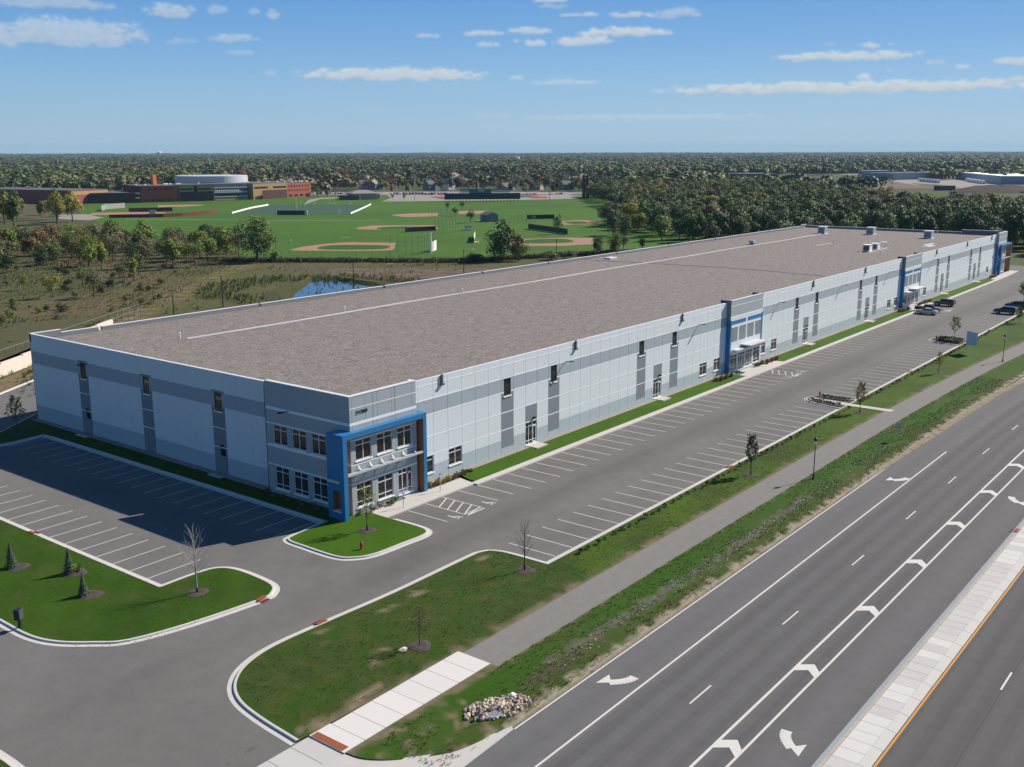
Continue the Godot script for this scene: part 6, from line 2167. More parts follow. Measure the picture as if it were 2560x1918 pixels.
	for s in [[432, -505, "left of the far goal post"], [438, -497, "beside the far goal post"], [447, -486, "right of the far goal post"], [455, -478, "at the far corner of the turf"]]:
		copy(sg, "white soccer goal stored at the turf's far edge, " + s[2], Vector3(s[0], 0, s[1]), atan2(-5.8, -4.1))
	for s in [[294.5, -261.6, -0.28, 15.8, "red roofed long dugout beside the middle ball field"], [312.1, -246.8, 0.9, 3.0, "small red roofed white booth beside the middle backstop"]]:
		var dg := thing("dugout", s[4], "dugout", Vector3(s[0], 0, s[1]), s[2])
		b = MB.new()
		b.box(Vector3(-s[3] / 2, 1.8, -1.4), Vector3(s[3] / 2, 2.1, 1.4))
		part("roof", b.mesh(M.fence_red), dg)
		b = MB.new()
		b.box(Vector3(-s[3] / 2, 0, -1.3), Vector3(s[3] / 2, 1.8, -1.15))
		b.box(Vector3(-s[3] / 2, 0, -1.14), Vector3(-s[3] / 2 + 0.3, 1.8, 1.2)); b.box(Vector3(s[3] / 2 - 0.3, 0, -1.14), Vector3(s[3] / 2, 1.8, 1.2))
		part("wall", b.mesh(M.metal_dark if s[3] > 5 else M.white), dg)
	var sh := thing("shed", "small grey gabled shed with white doors by the ball fields", "shed", Vector3(370.5, 0, -281.0), atan2(-9.5, -5.3) + PI)
	b = MB.new()
	b.box(Vector3(-5.0, 0, -3.2), Vector3(5.0, 3.6, 3.2), "bt")
	b.tri(Vector3(-5.0, 3.6, -3.2), Vector3(-5.0, 3.6, 3.2), Vector3(-5.0, 5.0, 0)); b.tri(Vector3(5.0, 3.6, 3.2), Vector3(5.0, 3.6, -3.2), Vector3(5.0, 5.0, 0))
	part("wall", b.mesh(M.house_blue), sh)
	b = MB.new()
	b.quad(Vector3(-5.3, 3.45, 3.5), Vector3(5.3, 3.45, 3.5), Vector3(5.3, 5.1, 0), Vector3(-5.3, 5.1, 0)); b.quad(Vector3(5.3, 3.45, -3.5), Vector3(-5.3, 3.45, -3.5), Vector3(-5.3, 5.1, 0), Vector3(5.3, 5.1, 0))
	part("roof", b.mesh(M.roof_grey), sh)
	b = MB.new()
	b.box(Vector3(5.01, 0.1, -2.4), Vector3(5.08, 3.3, 2.4))
	part("door", b.mesh(M.white), sh)
	for s in [[215, -262, "bench by the outfield of the nearest ball field"], [229, -175, "grey bench right of the nearest backstop"]]:
		var bl := thing("bleacher_bench", "small aluminium " + s[2], "bench", Vector3(s[0], 0, s[1]), 0.9)
		b = MB.new()
		for i in 3: b.box(Vector3(-2.5, 0.4 + i * 0.3, -0.5 + i * 0.4), Vector3(2.5, 0.46 + i * 0.3, -0.2 + i * 0.4))
		part("seat_plank", b.mesh(M.metal), bl)
	# stadium
	var st := thing("stadium_stand", "long dark stadium stand seen from behind, with a teal press box", "stadium stand")
	var A := Vector2(525.5, -449.6)
	var B := Vector2(566, -408.4)
	b = MB.new()
	run_box(b, A, B, 1.2, 1.6, 6.2)
	part("back_screen", b.mesh(M.bleacher), st)
	for i in 22:
		var q := MB.new()
		var at := on_front(A, B, 1.0 + i * 2.6, -0.4)
		q.box(Vector3(-0.15, 0, -0.3), Vector3(0.15, 1.6, 0.3))
		part("support", q.mesh(M.metal_dark), st).transform = at
	for i in 14:
		var q := MB.new()
		q.box(Vector3(0, 1.7, 0.0), Vector3(0.12, 6.15, 0.14))
		part("rib", q.mesh(M.metal_dark), st).transform = on_front(A, B, 1.0 + i * 4.1, 0.02)
	b = MB.new()
	run_box(b, A.lerp(B, 0.33), A.lerp(B, 0.62), 4.0, 6.2, 9.6)
	part("press_box", b.mesh(M.press_box), st)
	b = MB.new()
	var q2 := on_front(A.lerp(B, 0.33), A.lerp(B, 0.62), 6.5, 0.03)
	b.box(Vector3(0, 7.7, 0), Vector3(4.8, 8.8, 0.05))
	part("sign_panel", b.mesh(M.silver), st).transform = q2
	for s in [[0.20, 0.325], [0.63, 0.86]]:
		b = MB.new()
		run_box(b, A.lerp(B, s[0]), A.lerp(B, s[1]), 3.0, 6.6, 8.6)
		part("side_stand", b.mesh(M.silver), st)
		b = MB.new()
		run_box(b, A.lerp(B, s[0]), A.lerp(B, s[1]), 3.4, 8.6, 9.3)
		part("red_roof", b.mesh(M.fence_red), st)
	for s in [[526.5, -481.3, 18.0, "left of the stadium stand"], [590, -470, 17.0, "behind the stadium stand, left"], [667.7, -564.4, 16.3, "among the houses behind the stand"], [702.6, -513.7, 14.7, "right of the stadium stand"], [578.8, -389.9, 19.4, "right of the stadium field"], [505, -497, 9.0, "beside the field house"], [640, -610, 12.0, "in the school car park"]]:
		var lt := thing("floodlight_mast", "slender grey floodlight mast " + s[3], "light mast", Vector3(s[0], 0, s[1]))
		b = MB.new()
		b.tube(Vector3.ZERO, Vector3(0, s[2], 0), 0.28, 0.14, 6)
		part("mast", b.mesh(M.metal), lt)
		b = MB.new()
		b.bar(Vector3(-1.6, s[2], -0.8), Vector3(1.6, s[2], 0.8), 0.3, 0.5)
		part("lamp_bar", b.mesh(M.metal), lt)
	var tw := thing("speaker_tower", "tall dark twin tower at the right end of the stadium field", "tower", Vector3(640, 0, -398))
	b = MB.new()
	b.box(Vector3(-2.6, 0, -1.6), Vector3(-0.8, 18, 0.2))
	b.box(Vector3(0.8, 0, -0.2), Vector3(2.6, 18, 1.6))
	part("leg", b.mesh(M.black), tw)
	var rl := MB.new()
	rl.poly(V([590, -519, 604, -506, 590, -494, 575, -505]), 0.06)
	rl.poly(V([608, -430, 638, -452, 646, -441, 618, -420]), 0.06)
	struct("red_end_zone", rl.mesh(mk("track_red", Color(0.36, 0.035, 0.04), 0.9)))
	# school car park
	var pr := {}
	var cn := ["car_white", "car_silver", "car_grey", "car_black", "car_navy", "car_red", "car_silver", "car_white"]
	for c in cn:
		if pr.has(c): continue
		var m := MB.new()
		m.box(Vector3(-2.3, 0.25, -0.9), Vector3(2.3, 0.9, 0.9))
		m.hexa([Vector3(-1.6, 0.9, -0.85), Vector3(1.0, 0.9, -0.85), Vector3(1.0, 0.9, 0.85), Vector3(-1.6, 0.9, 0.85), Vector3(-1.1, 1.5, -0.7), Vector3(0.4, 1.5, -0.7), Vector3(0.4, 1.5, 0.7), Vector3(-1.1, 1.5, 0.7)])
		pr[c] = m.mesh(M[c])
	var lot := func(a: Vector2, e: Vector2, n: int, where: String):
		var d := (e - a).normalized()
		for i in n:
			if rng.randf() < 0.12: continue
			var c: String = cn[rng.randi() % 8]
			var p := a.lerp(e, (i + 0.5) / n)
			var o := part("distant_car", pr[c], self)
			o.position = Vector3(p.x, 0.05, p.y)
			o.rotation.y = atan2(-d.y, d.x) + PI / 2 + rng.randf_range(-0.05, 0.05)
			tag(o, "%s car parked in the school car park %s" % [{"car_white": "white", "car_silver": "silver", "car_grey": "grey", "car_black": "black", "car_navy": "dark blue", "car_red": "red"}[c], where], "car", "cars in the school car park " + where)
	lot.call(Vector2(558, -634), Vector2(584, -616), 12, "right of the red wing")
	lot.call(Vector2(566, -642), Vector2(592, -624), 12, "behind the first row")
	lot.call(Vector2(596, -576), Vector2(622, -532), 18, "left of the stadium stand")
	lot.call(Vector2(604, -580), Vector2(630, -536), 18, "in the middle row")
	lot.call(Vector2(612, -584), Vector2(638, -540), 18, "in the back row")
	lot.call(Vector2(650, -476), Vector2(688, -454), 12, "right of the stadium stand")

func houses() -> void:
	# gabled houses among autumn trees
	var hv := []
	for i in 4:
		var w: float = [11.0, 14.0, 12.0, 9.5][i]
		var d: float = [9.0, 9.5, 11.0, 9.0][i]
		var e: float = [5.6, 5.4, 3.4, 6.0][i]
		var rgh: float = [3.6, 3.8, 3.6, 3.4][i]
		var wl := MB.new()
		wl.box(Vector3(-w / 2, 0, -d / 2), Vector3(w / 2, e, d / 2), "bt")
		wl.tri(Vector3(-w / 2, e, -d / 2), Vector3(-w / 2, e, d / 2), Vector3(-w / 2, e + rgh, 0)); wl.tri(Vector3(w / 2, e, d / 2), Vector3(w / 2, e, -d / 2), Vector3(w / 2, e + rgh, 0))
		var rf := MB.new()
		var o := 0.5
		rf.quad(Vector3(-w / 2 - o, e - 0.4, d / 2 + o), Vector3(w / 2 + o, e - 0.4, d / 2 + o), Vector3(w / 2 + o, e + rgh + 0.1, 0), Vector3(-w / 2 - o, e + rgh + 0.1, 0))
		rf.quad(Vector3(w / 2 + o, e - 0.4, -d / 2 - o), Vector3(-w / 2 - o, e - 0.4, -d / 2 - o), Vector3(-w / 2 - o, e + rgh + 0.1, 0), Vector3(w / 2 + o, e + rgh + 0.1, 0))
		var gw := MB.new()                                     # front wing with its own gable
		var gx := w * 0.22
		gw.box(Vector3(gx - 3, 0, d / 2), Vector3(gx + 3, e * 0.75, d / 2 + 4.5), "bt")
		gw.tri(Vector3(gx - 3, e * 0.75, d / 2 + 4.5), Vector3(gx + 3, e * 0.75, d / 2 + 4.5), Vector3(gx, e * 0.75 + 2.4, d / 2 + 4.5))
		var gr := MB.new()
		var y := e * 0.75
		gr.quad(Vector3(gx - 3.4, y - 0.3, 0), Vector3(gx - 3.4, y - 0.3, d / 2 + 5), Vector3(gx, y + 2.5, d / 2 + 5), Vector3(gx, y + 2.5, 0))
		gr.quad(Vector3(gx + 3.4, y - 0.3, d / 2 + 5), Vector3(gx + 3.4, y - 0.3, 0), Vector3(gx, y + 2.5, 0), Vector3(gx, y + 2.5, d / 2 + 5))
		var wn := []
		for k in 3:
			for f in (2 if e > 5 else 1):
				var q := MB.new()
				q.box(Vector3(-w / 2 + 1.0 + k * 2.4, 1.0 + f * 2.6, d / 2 + 0.01), Vector3(-w / 2 + 2.2 + k * 2.4, 2.4 + f * 2.6, d / 2 + 0.06), "k")
				wn.append(q.mesh(M.glass))
		hv.append([wl.mesh(null), rf.mesh(null), gw.mesh(null), gr.mesh(null), wn])
	var walls := ["house_tan", "house_white", "house_grey", "house_blue", "house_tan"]
	var roofs := ["roof_grey", "roof_brown", "roof_pale", "roof_grey"]
	var place := func(x: float, z: float, turn: float, where: String):
		var v: int = rng.randi() % 4
		var wc: String = walls[rng.randi() % 5]
		var rc: String = roofs[rng.randi() % 4]
		var o := thing("house", "%s gabled house with %s roof %s" % [{"house_tan": "tan", "house_white": "white", "house_grey": "grey", "house_blue": "blue grey"}[wc], {"roof_grey": "dark grey", "roof_brown": "brown", "roof_pale": "pale grey"}[rc], where], "house", Vector3(x, -0.1, z), turn, "houses " + where)
		var h: Array = hv[v]
		part("wall", h[0], o, M[wc])
		part("roof", h[1], o, M[rc])
		part("front_wing", h[2], o, M[wc])
		part("front_roof", h[3], o, M[rc])
		for w in h[4]: part("window", w, o)
	# streets run roughly across the view behind the car park
	for row in 5:
		var a := Vector2(590 + row * 75, -835 - row * 62)
		var e := Vector2(800 + row * 92, -470 - row * 42)
		var n := 12 + row
		for i in n:
			var p := a.lerp(e, (i + rng.randf_range(0.2, 0.8)) / n) + Vector2(rng.randf_range(-9, 9), rng.randf_range(-9, 9))
			place.call(p.x, p.y, rng.randf_range(-0.5, 0.5) + (0.0 if rng.randf() < 0.5 else PI / 2), ["facing the stadium car park", "in the second row behind the stadium", "in the third row behind the stadium", "in the fourth row behind the stadium", "at the back of the housing estate"][row])
	for i in 14:
		var p := Vector2(470 + i * 19 + rng.randf_range(-8, 8), -790 - 60 * sin(i * 1.7) - i * 1.0)
		place.call(p.x, p.y, rng.randf_range(-0.6, 0.6), "behind the round hall of the school")

func woods() -> void:
	var inside := func(poly: PackedVector2Array, x, z): return Geometry2D.is_point_in_polygon(Vector2(x, z), poly)
	var fill := func(poly: PackedVector2Array, gap: float, tries: int):
		var got := []
		var lo := poly[0]
		var hi := poly[0]
		for p in poly:
			lo = lo.min(p); hi = hi.max(p)
		var grid := {}
		for i in tries:
			var p := Vector2(rng.randf_range(lo.x, hi.x), rng.randf_range(lo.y, hi.y))
			if not Geometry2D.is_point_in_polygon(p, poly): continue
			var c := Vector2i((p / gap).floor())
			var ok := true
			for dx in [-1, 0, 1]:
				for dz in [-1, 0, 1]:
					if grid.has(c + Vector2i(dx, dz)) and grid[c + Vector2i(dx, dz)].distance_to(p) < gap: ok = false
			if ok:
				grid[c] = p
				got.append(p)
		got.sort_custom(func(a, b): return a.distance_squared_to(Vector2(-70, 75)) < b.distance_squared_to(Vector2(-70, 75)))
		return got
	# single trees of the meadow edge and the fields
	for t in [[88.4, -247.6, 7.3, "bushy0", "dark_green", "dark rounded tree at the left edge of the meadow", 1.15], [105.5, -258.4, 6.2, "bushy1", "dark_green", "dark rounded tree casting a shadow on the meadow", 1.1],
			[67.1, -181.6, 7.3, "loose0", "gold", "loose yellow brown tree standing foremost in the meadow", 1.0], [82.7, -193.9, 6.8, "loose1", "lime", "slender lime tree in the meadow", 0.9], [73.6, -173.0, 8.2, "loose0", "brown", "thin brown tree beside the foremost meadow tree", 0.9], [70.3, -202.3, 5.0, "loose1", "lime", "small lime tree alone on the meadow grass", 0.85], [92.0, -189.0, 8.0, "loose0", "brown", "brown half bare tree right in the meadow thicket", 0.9], [100.0, -196.0, 7.4, "tall0", "lime", "yellow green tree at the right of the meadow thicket", 1.0], [108.0, -206.0, 8.0, "loose1", "olive", "pale olive tree before the left wood", 1.0],
			[78.0, -176.3, 3.1, "bushy0", "dark_green", "dark green bush under the brown meadow trees", 0.9],
			[156.9, -210.7, 14.8, "willow0", "olive", "big spreading olive tree with visible stems at the field corner", 1.0], [160.5, -206.0, 4.0, "bushy0", "lime", "small lime bush at the foot of the spreading olive tree", 1.1],
			[209.6, -146.0, 14.2, "bushy1", "green", "large dark tree with a shaded left side beyond the roof", 0.95], [213.5, -141.0, 9.0, "willow0", "olive", "smaller olive tree leaning against the large dark tree", 0.9],
			[200.0, -149.5, 3.4, "bushy0", "dark_green", "long dark bush left of the large dark tree", 2.2], [223.0, -134.0, 3.2, "bushy1", "grey_green", "grey green bush patch behind the roof edge", 2.4], [232.0, -131.5, 3.0, "bushy0", "grey_green", "grey green bush patch beside the dark pole", 2.2],
			[246.7, -130.2, 7.6, "bushy0", "green", "dense green bushy tree behind the roof", 0.75], [263.7, -129.8, 7.2, "loose0", "brown", "thin reddish brown tree behind the roof hatch", 0.95], [256.0, -129.0, 7.6, "bushy1", "olive", "olive bushy tree between the green and the brown one", 0.8], [278.0, -130.0, 4.6, "bushy0", "dark_green", "small dark conical bush on the grass gap", 0.7],
			[317.8, -198.2, 9.8, "loose1", "brown", "slim brownish tree before the green wind screen", 0.75], [327.2, -173.9, 12.7, "bushy0", "grey_green", "tall grey green tree at the left end of the wood", 0.95], [322.0, -165.0, 10.0, "bushy1", "olive", "olive tree with a dark base beside the grey green tree", 0.8],
			[316.0, -143.0, 11.5, "bushy0", "lime", "bright yellow lime tree in front of the wood", 1.05], [330.0, -136.0, 12.5, "bushy1", "lime", "broad lime tree with golden top in front of the wood", 1.1], [343.0, -128.0, 12.0, "round0", "olive", "olive tree at the right of the lime pair", 1.0],
			[393.2, -325.2, 5.2, "ball0", "dark_green", "round clipped dark tree left of the shed", 0.95], [352.1, -279.0, 6.8, "ball0", "dark_green", "dark round tree casting shade by the shed path", 0.95], [447.7, -366.0, 5.6, "ball0", "olive", "round olive tree behind the clipped dark one", 1.0], [440.0, -372.0, 5.0, "ball0", "green", "green round tree at the far outfield", 0.9],
			[533.9, -601.0, 8.2, "ball0", "lime", "bright yellow green tree at the corner of the red school wing", 0.95], [523.0, -576.9, 7.5, "tall0", "olive", "slim olive tree right of the red school wing", 0.85], [511.0, -505.0, 6.0, "tall1", "gold", "small golden tree before the field house", 0.7], [519.0, -498.0, 6.0, "loose0", "brown", "small bare brown tree before the field house", 0.7], [526.0, -492.0, 5.6, "tall0", "gold", "golden small tree right of the field house", 0.8],
			[357.2, -689.3, 8.3, "round0", "gold", "golden tree by the gym wing of the school", 1.0], [430.0, -230.0, 7.0, "bushy0", "dark_green", "dark round tree at the left tip of the far wood", 1.1]]:
		tree(t[0], t[1], t[2], t[3], t[4], t[5], "", t[6])
	# the autumn wood left of the ball fields
	var tl := ["olive", "lime", "brown", "gold", "olive", "grey_green", "brown", "lime", "rust", "dark_green"]
	var kl := ["loose0", "bushy0", "willow0", "loose1", "bushy1", "round1", "tall0"]
	var words := {"olive": "olive", "lime": "yellow green", "brown": "brown", "gold": "golden", "grey_green": "grey green", "rust": "rusty", "dark_green": "dark green", "green": "green", "red": "red"}
	var left: Array = fill.call(V([60, -262, 88, -252, 105, -263, 113, -252, 104, -224, 124, -226, 126, -213, 149, -219, 163, -222, 186, -262, 172, -300, 158, -330, 120, -352, 55, -340]), 9.2, 5000)
	var front := V([88, -252, 105, -263, 113, -252, 104, -224, 124, -226, 126, -213, 149, -219, 163, -222, 168, -236, 128, -240, 112, -275, 85, -275])
	for p in left:
		var t: String = tl[rng.randi() % tl.size()]
		var h := rng.randf_range(7.5, 11.5)
		var at: String = "at the front edge of" if inside.call(front, p.x, p.y) else "inside"
		tree(p.x, p.y, h, kl[rng.randi() % kl.size()], t, "%s %s tree %s the autumn wood" % ["tall" if h > 10.0 else "mid sized" if h > 8.6 else "low", words[t], at], "autumn wood left of the ball fields", rng.randf_range(0.85, 1.15))
	# taller trees behind it, before the tennis courts
	var tt := ["olive", "gold", "green", "dark_green", "olive"]
	var back: Array = fill.call(V([185, -430, 236, -460, 262, -520, 262, -560, 250, -640, 180, -640, 120, -540]), 17.0, 1500)
	for p in back:
		var t: String = tt[rng.randi() % 5]
		var h := rng.randf_range(12.0, 18.0) if p.x < 240 else rng.randf_range(7, 11)
		tree(p.x, p.y, h, ["bushy0", "round0", "tall1", "round2", "bushy1"][rng.randi() % 5], t, "%s %s tree in the tall group left of the school" % ["high" if h > 15 else "middling" if h > 11 else "lower", words[t]], "tall trees left of the school", rng.randf_range(0.75, 0.95))
	# the big wood beyond the far end of the warehouse: nearest trees one by one, the rest as one mass
	var wood: Array = fill.call(V([300, -118, 330, -160, 400, -232, 440, -228, 522, -300, 614, -374, 700, -440, 780, -440, 877, -355, 800, -280, 713, -215, 640, -150, 560, -108, 597, -60, 600, -20, 520, 10, 420, 14, 345, 0, 336, -70]), 8.6, 30000)
	var tw := ["dark_green", "green", "olive", "green", "olive", "dark_green", "grey_green", "gold", "olive", "brown"]
	var kw := ["round0", "bushy0", "round1", "bushy1", "round2", "tall0", "willow0"]
	var by := {}
	var n := 0
	for p in wood:
		var t: String = tw[rng.randi() % (7 if p.x < 420 and p.y > -120 else 10)]
		var h := rng.randf_range(9.5, 14.5)
		if p.y > -60 and p.x < 480: h += 2.5
		if n < 70:
			tree(p.x, p.y, h, kw[rng.randi() % 7], t, "%s %s tree %s of the big wood" % ["tall" if h > 13 else "mid sized" if h > 11 else "low", words[t], "at the front edge" if n < 25 else "in the front ranks"], "front trees of the big wood", rng.randf_range(0.85, 1.1))
		else:
			var k: String = kw[rng.randi() % 5]
			if not by.has(k): by[k] = [[], []]
			var s := h / 10.0
			by[k][0].append(Transform3D(Basis(Vector3.UP, rng.randf() * TAU).scaled(Vector3(s, s, s)), Vector3(p.x, 0, p.y)))
			by[k][1].append(tint_of(t))
		n += 1
	for k in by: mass("woodland", k, by[k][0], by[k][1])
	# trees between the houses
	var tr := ["dark_green", "green", "olive", "red", "rust", "brown", "green", "gold", "grey_green", "dark_green", "red"]
	var rows := V([560, -800, 640, -745, 668, -640, 700, -578, 735, -480, 800, -440, 1180, -600, 1240, -800, 1150, -1200, 900, -1250, 700, -1000])
	var res: Array = fill.call(rows, 13.5, 9000)
	by = {}
	n = 0
	for p in res:
		var t: String = tr[rng.randi() % tr.size()]
		var h := rng.randf_range(6.5, 11.0) if rng.randf() < 0.85 else rng.randf_range(12, 17)
		if n < 42:
			tree(p.x, p.y, h, ["far0", "ball0", "round1", "conifer0"][rng.randi() % 4], t, "%s tree standing among the first houses behind the stadium" % words[t], "trees among the first houses", rng.randf_range(0.85, 1.1))
		else:
			var k: String = ["far0", "far1", "round0"][rng.randi() % 3]
			if not by.has(k): by[k] = [[], []]
			by[k][0].append(Transform3D(Basis(Vector3.UP, rng.randf() * TAU).scaled(Vector3.ONE * h / 10.0), Vector3(p.x, 0, p.y)))
			by[k][1].append(tint_of(t))
		n += 1
	# wood behind the school and at the far left
	var fl: Array = fill.call(V([430, -760, 560, -840, 700, -1000, 900, -1300, 820, -1750, 560, -1650, 380, -1250, 300, -900, 340, -800]), 13.0, 20000)
	n = 0
	for p in fl:
		var t: String = tw[rng.randi() % 10] if rng.randf() < 0.94 else "rust"
		var h := rng.randf_range(9, 15)
		var k: String = ["far0", "far1", "round0", "bushy0"][rng.randi() % 4]
		if n < 10:
			tree(p.x, p.y, h, k, t, "%s tree in the wood behind the school" % words[t], "front trees of the wood behind the school", 1.0)
		else:
			if not by.has(k): by[k] = [[], []]
			by[k][0].append(Transform3D(Basis(Vector3.UP, rng.randf() * TAU).scaled(Vector3.ONE * h / 10.0), Vector3(p.x, 0, p.y)))
			by[k][1].append(tint_of(t))
		n += 1
	for k in by: mass("distant_trees", k, by[k][0], by[k][1])
	# scrub and tall grass of the meadow and the pond
	var where := []
	var tints := []
	var clump := grass_clump(22, 1.0, 0.8, 0.5).mesh(M.leaf_tuft)
	for i in 26000:
		var x := rng.randf_range(-60, 190)
		var z := rng.randf_range(-340, -78)
		if x > 168 + (z + 218) * -0.2 and z < -200: continue
		var t := (z + 134.0) + (x - 60.0) * 0.84
		if x > 45 and t > 1.0 and z > -300: 
			if rng.randf() < 0.8: continue
		var s := rng.randf_range(0.25, 0.8) * (1.0 + na.get_noise_2d(x * 0.5, z * 0.5))
		where.append(Transform3D(Basis(Vector3.UP, rng.randf() * TAU).scaled(Vector3(s * 1.3, s, s * 1.3)), Vector3(x, -0.03, z)))
		tints.append(meadow_tint(x, z) * rng.randf_range(1.5, 2.8))
	for i in 2600:
		var a := rng.randf() * TAU
		var c := Vector2(118, -132)
		var x := rng.randf_range(90, 165)
		var z := rng.randf_range(-172, -104)
		var dd := Vector2((x - 119) / 22.0, (z + 132) / 27.0).rotated(0.5).length()
		if dd < 0.98 or dd > 1.5: continue
		var s := rng.randf_range(0.7, 1.6)
		where.append(Transform3D(Basis(Vector3.UP, a).scaled(Vector3(s, s, s)), Vector3(x, 0.2, z)))
		tints.append(Color(0.085, 0.105, 0.026) * rng.randf_range(0.9, 2.0))
	for i in 3000:
		var k := rng.randf()
		var a := Vector2(150, -224).lerp(Vector2(176, -187), k / 0.3) if k < 0.3 else Vector2(176, -187).lerp(Vector2(198, -156), (k - 0.3) / 0.2) if k < 0.5 else Vector2(198, -156).lerp(Vector2(262, -127), (k - 0.5) / 0.5)
		var p := a + Vector2(rng.randfn() * 1.8, rng.randfn() * 1.8)
		var s := rng.randf_range(0.6, 1.9)
		where.append(Transform3D(Basis(Vector3.UP, rng.randf() * TAU).scaled(Vector3(s, s, s)), Vector3(p.x, 0, p.y)))
		tints.append([Color(0.045, 0.06, 0.022), Color(0.095, 0.085, 0.04), Color(0.06, 0.075, 0.02)][i % 3] * rng.randf_range(0.8, 1.3))
	scatter("meadow_grass", clump, where, tints)
	where = []
	tints = []
	for i in 900:
		var x := rng.randf_range(-40, 130)
		var z := rng.randf_range(-300, -95)
		if nb.get_noise_2d(x * 0.8, z * 0.8) < 0.08: continue
		var t := (z + 134.0) + (x - 60.0) * 0.84
		if x > 40 and t > -3.0: continue
		var s := rng.randf_range(0.05, 0.2)
		where.append(Transform3D(Basis(Vector3.UP, rng.randf() * TAU).scaled(Vector3(s * 1.5, s, s * 1.5)), Vector3(x, 0, z)))
		tints.append([tint_of("olive"), tint_of("lime"), tint_of("brown"), tint_of("dark_green"), tint_of("grey_green")][i % 5] * 0.85)
	var bm: ArrayMesh = kinds["bushy1"][0].duplicate()
	bm.surface_set_material(0, M.leaf_tuft)
	scatter("meadow_scrub", bm, where, tints)

func tint_of(t: String) -> Color:
	var c: Color = M["leaf_" + t].albedo_color.srgb_to_linear()
	return c * rng.randf_range(0.85, 1.15)

func mass(called: String, kind: String, where: Array, tints: Array) -> void:
	var m: ArrayMesh = kinds[kind][0].duplicate()
	m.surface_set_material(0, M.leaf_tuft)
	scatter(called, m, where, tints)

func poles_and_wall() -> void:
	var i := 0
	for s in [[69.7, -132.6, 4.6, "first from the left"], [83.5, -132.5, 7.6, "second from the left"], [126.2, -131.5, 7.2, "standing before the pond"], [172.8, -131.4, 7.4, "standing before the dry basin"], [225.9, -133.9, 7.2, "among grey green bushes"]]:
		var o := thing("dark_pole", "thin dark pole behind the warehouse, " + s[3], "pole", Vector3(s[0], -0.05, s[1]))
		var b := MB.new()
		b.tube(Vector3.ZERO, Vector3(0, s[2], 0), 0.14, 0.09, 6, true)
		part("shaft", b.mesh(M.black), o)
		b = MB.new()
		b.box(Vector3(-0.2, s[2] - 0.5, -0.14), Vector3(0.2, s[2] - 0.1, 0.14))
		part("collar", b.mesh(M.metal_dark), o)
	for s in [[420, -900, 15], [480, -905, 15], [545, -910, 15]]:
		var o := thing("utility_pole", "wooden utility pole among the trees behind the school, %s" % {420: "leftmost", 480: "middle", 545: "rightmost"}[s[0]], "pole", Vector3(s[0], 0, s[1]))
		var b := MB.new()
		b.tube(Vector3.ZERO, Vector3(0, s[2], 0), 0.25, 0.18, 6)
		b.bar(Vector3(-1.5, s[2] - 0.6, 0), Vector3(1.5, s[2] - 0.6, 0), 0.2, 0.2)
		part("shaft", b.mesh(M.bark), o)
	# stepped pale retaining wall with a wire fence on top, behind the drive
	var w := thing("retaining_wall", "pale stepped retaining wall behind the drive", "wall")
	var a := Vector2(-6, -85)
	var e := Vector2(46, -119)
	for k in 9:
		var p := a.lerp(e, k / 9.0)
		var q := a.lerp(e, (k + 1) / 9.0)
		var b := MB.new()
		run_box(b, p, q - (q - p) * 0.004, 0.5, -0.1, 1.8 + 0.16 * k)
		part("wall_block", b.mesh(mk_once("pale_wall", Color(0.62, 0.56, 0.50))), w)
	var bed := MB.new()
	bed.poly(V([-14, -72.5, 30, -101, 60, -121, 60, -124, 46, -117.5, -6, -83.5, -16, -77]), 0.05)
	struct("dry_verge", bed.mesh(mk("dry_grass", Color(0.21, 0.165, 0.095), 0.95, 0, M.meadow.albedo_texture, 6)))
	struct("kerb", kerb(V([-12, -73.0, 30, -100.4, 60, -120]), false, 1.0, 0.25).mesh(M.kerb))
	fence_line("wire_fence", "dark post and wire fence above the pale retaining wall", [[-7, -87.5], [45, -121.5], [60, -131]], 3.6, "", 3.2, 3)
	var rise := MB.new()
	rise.col = Color(0.09, 0.085, 0.04)
	rise.quad(Vector3(-6, 2.0, -85.6), Vector3(46, 3.9, -119.6), Vector3(40, -0.05, -150), Vector3(-20, -0.05, -120))
	rise.col = Color(0.09, 0.085, 0.04)
	struct("back_slope", rise.mesh(M.meadow))

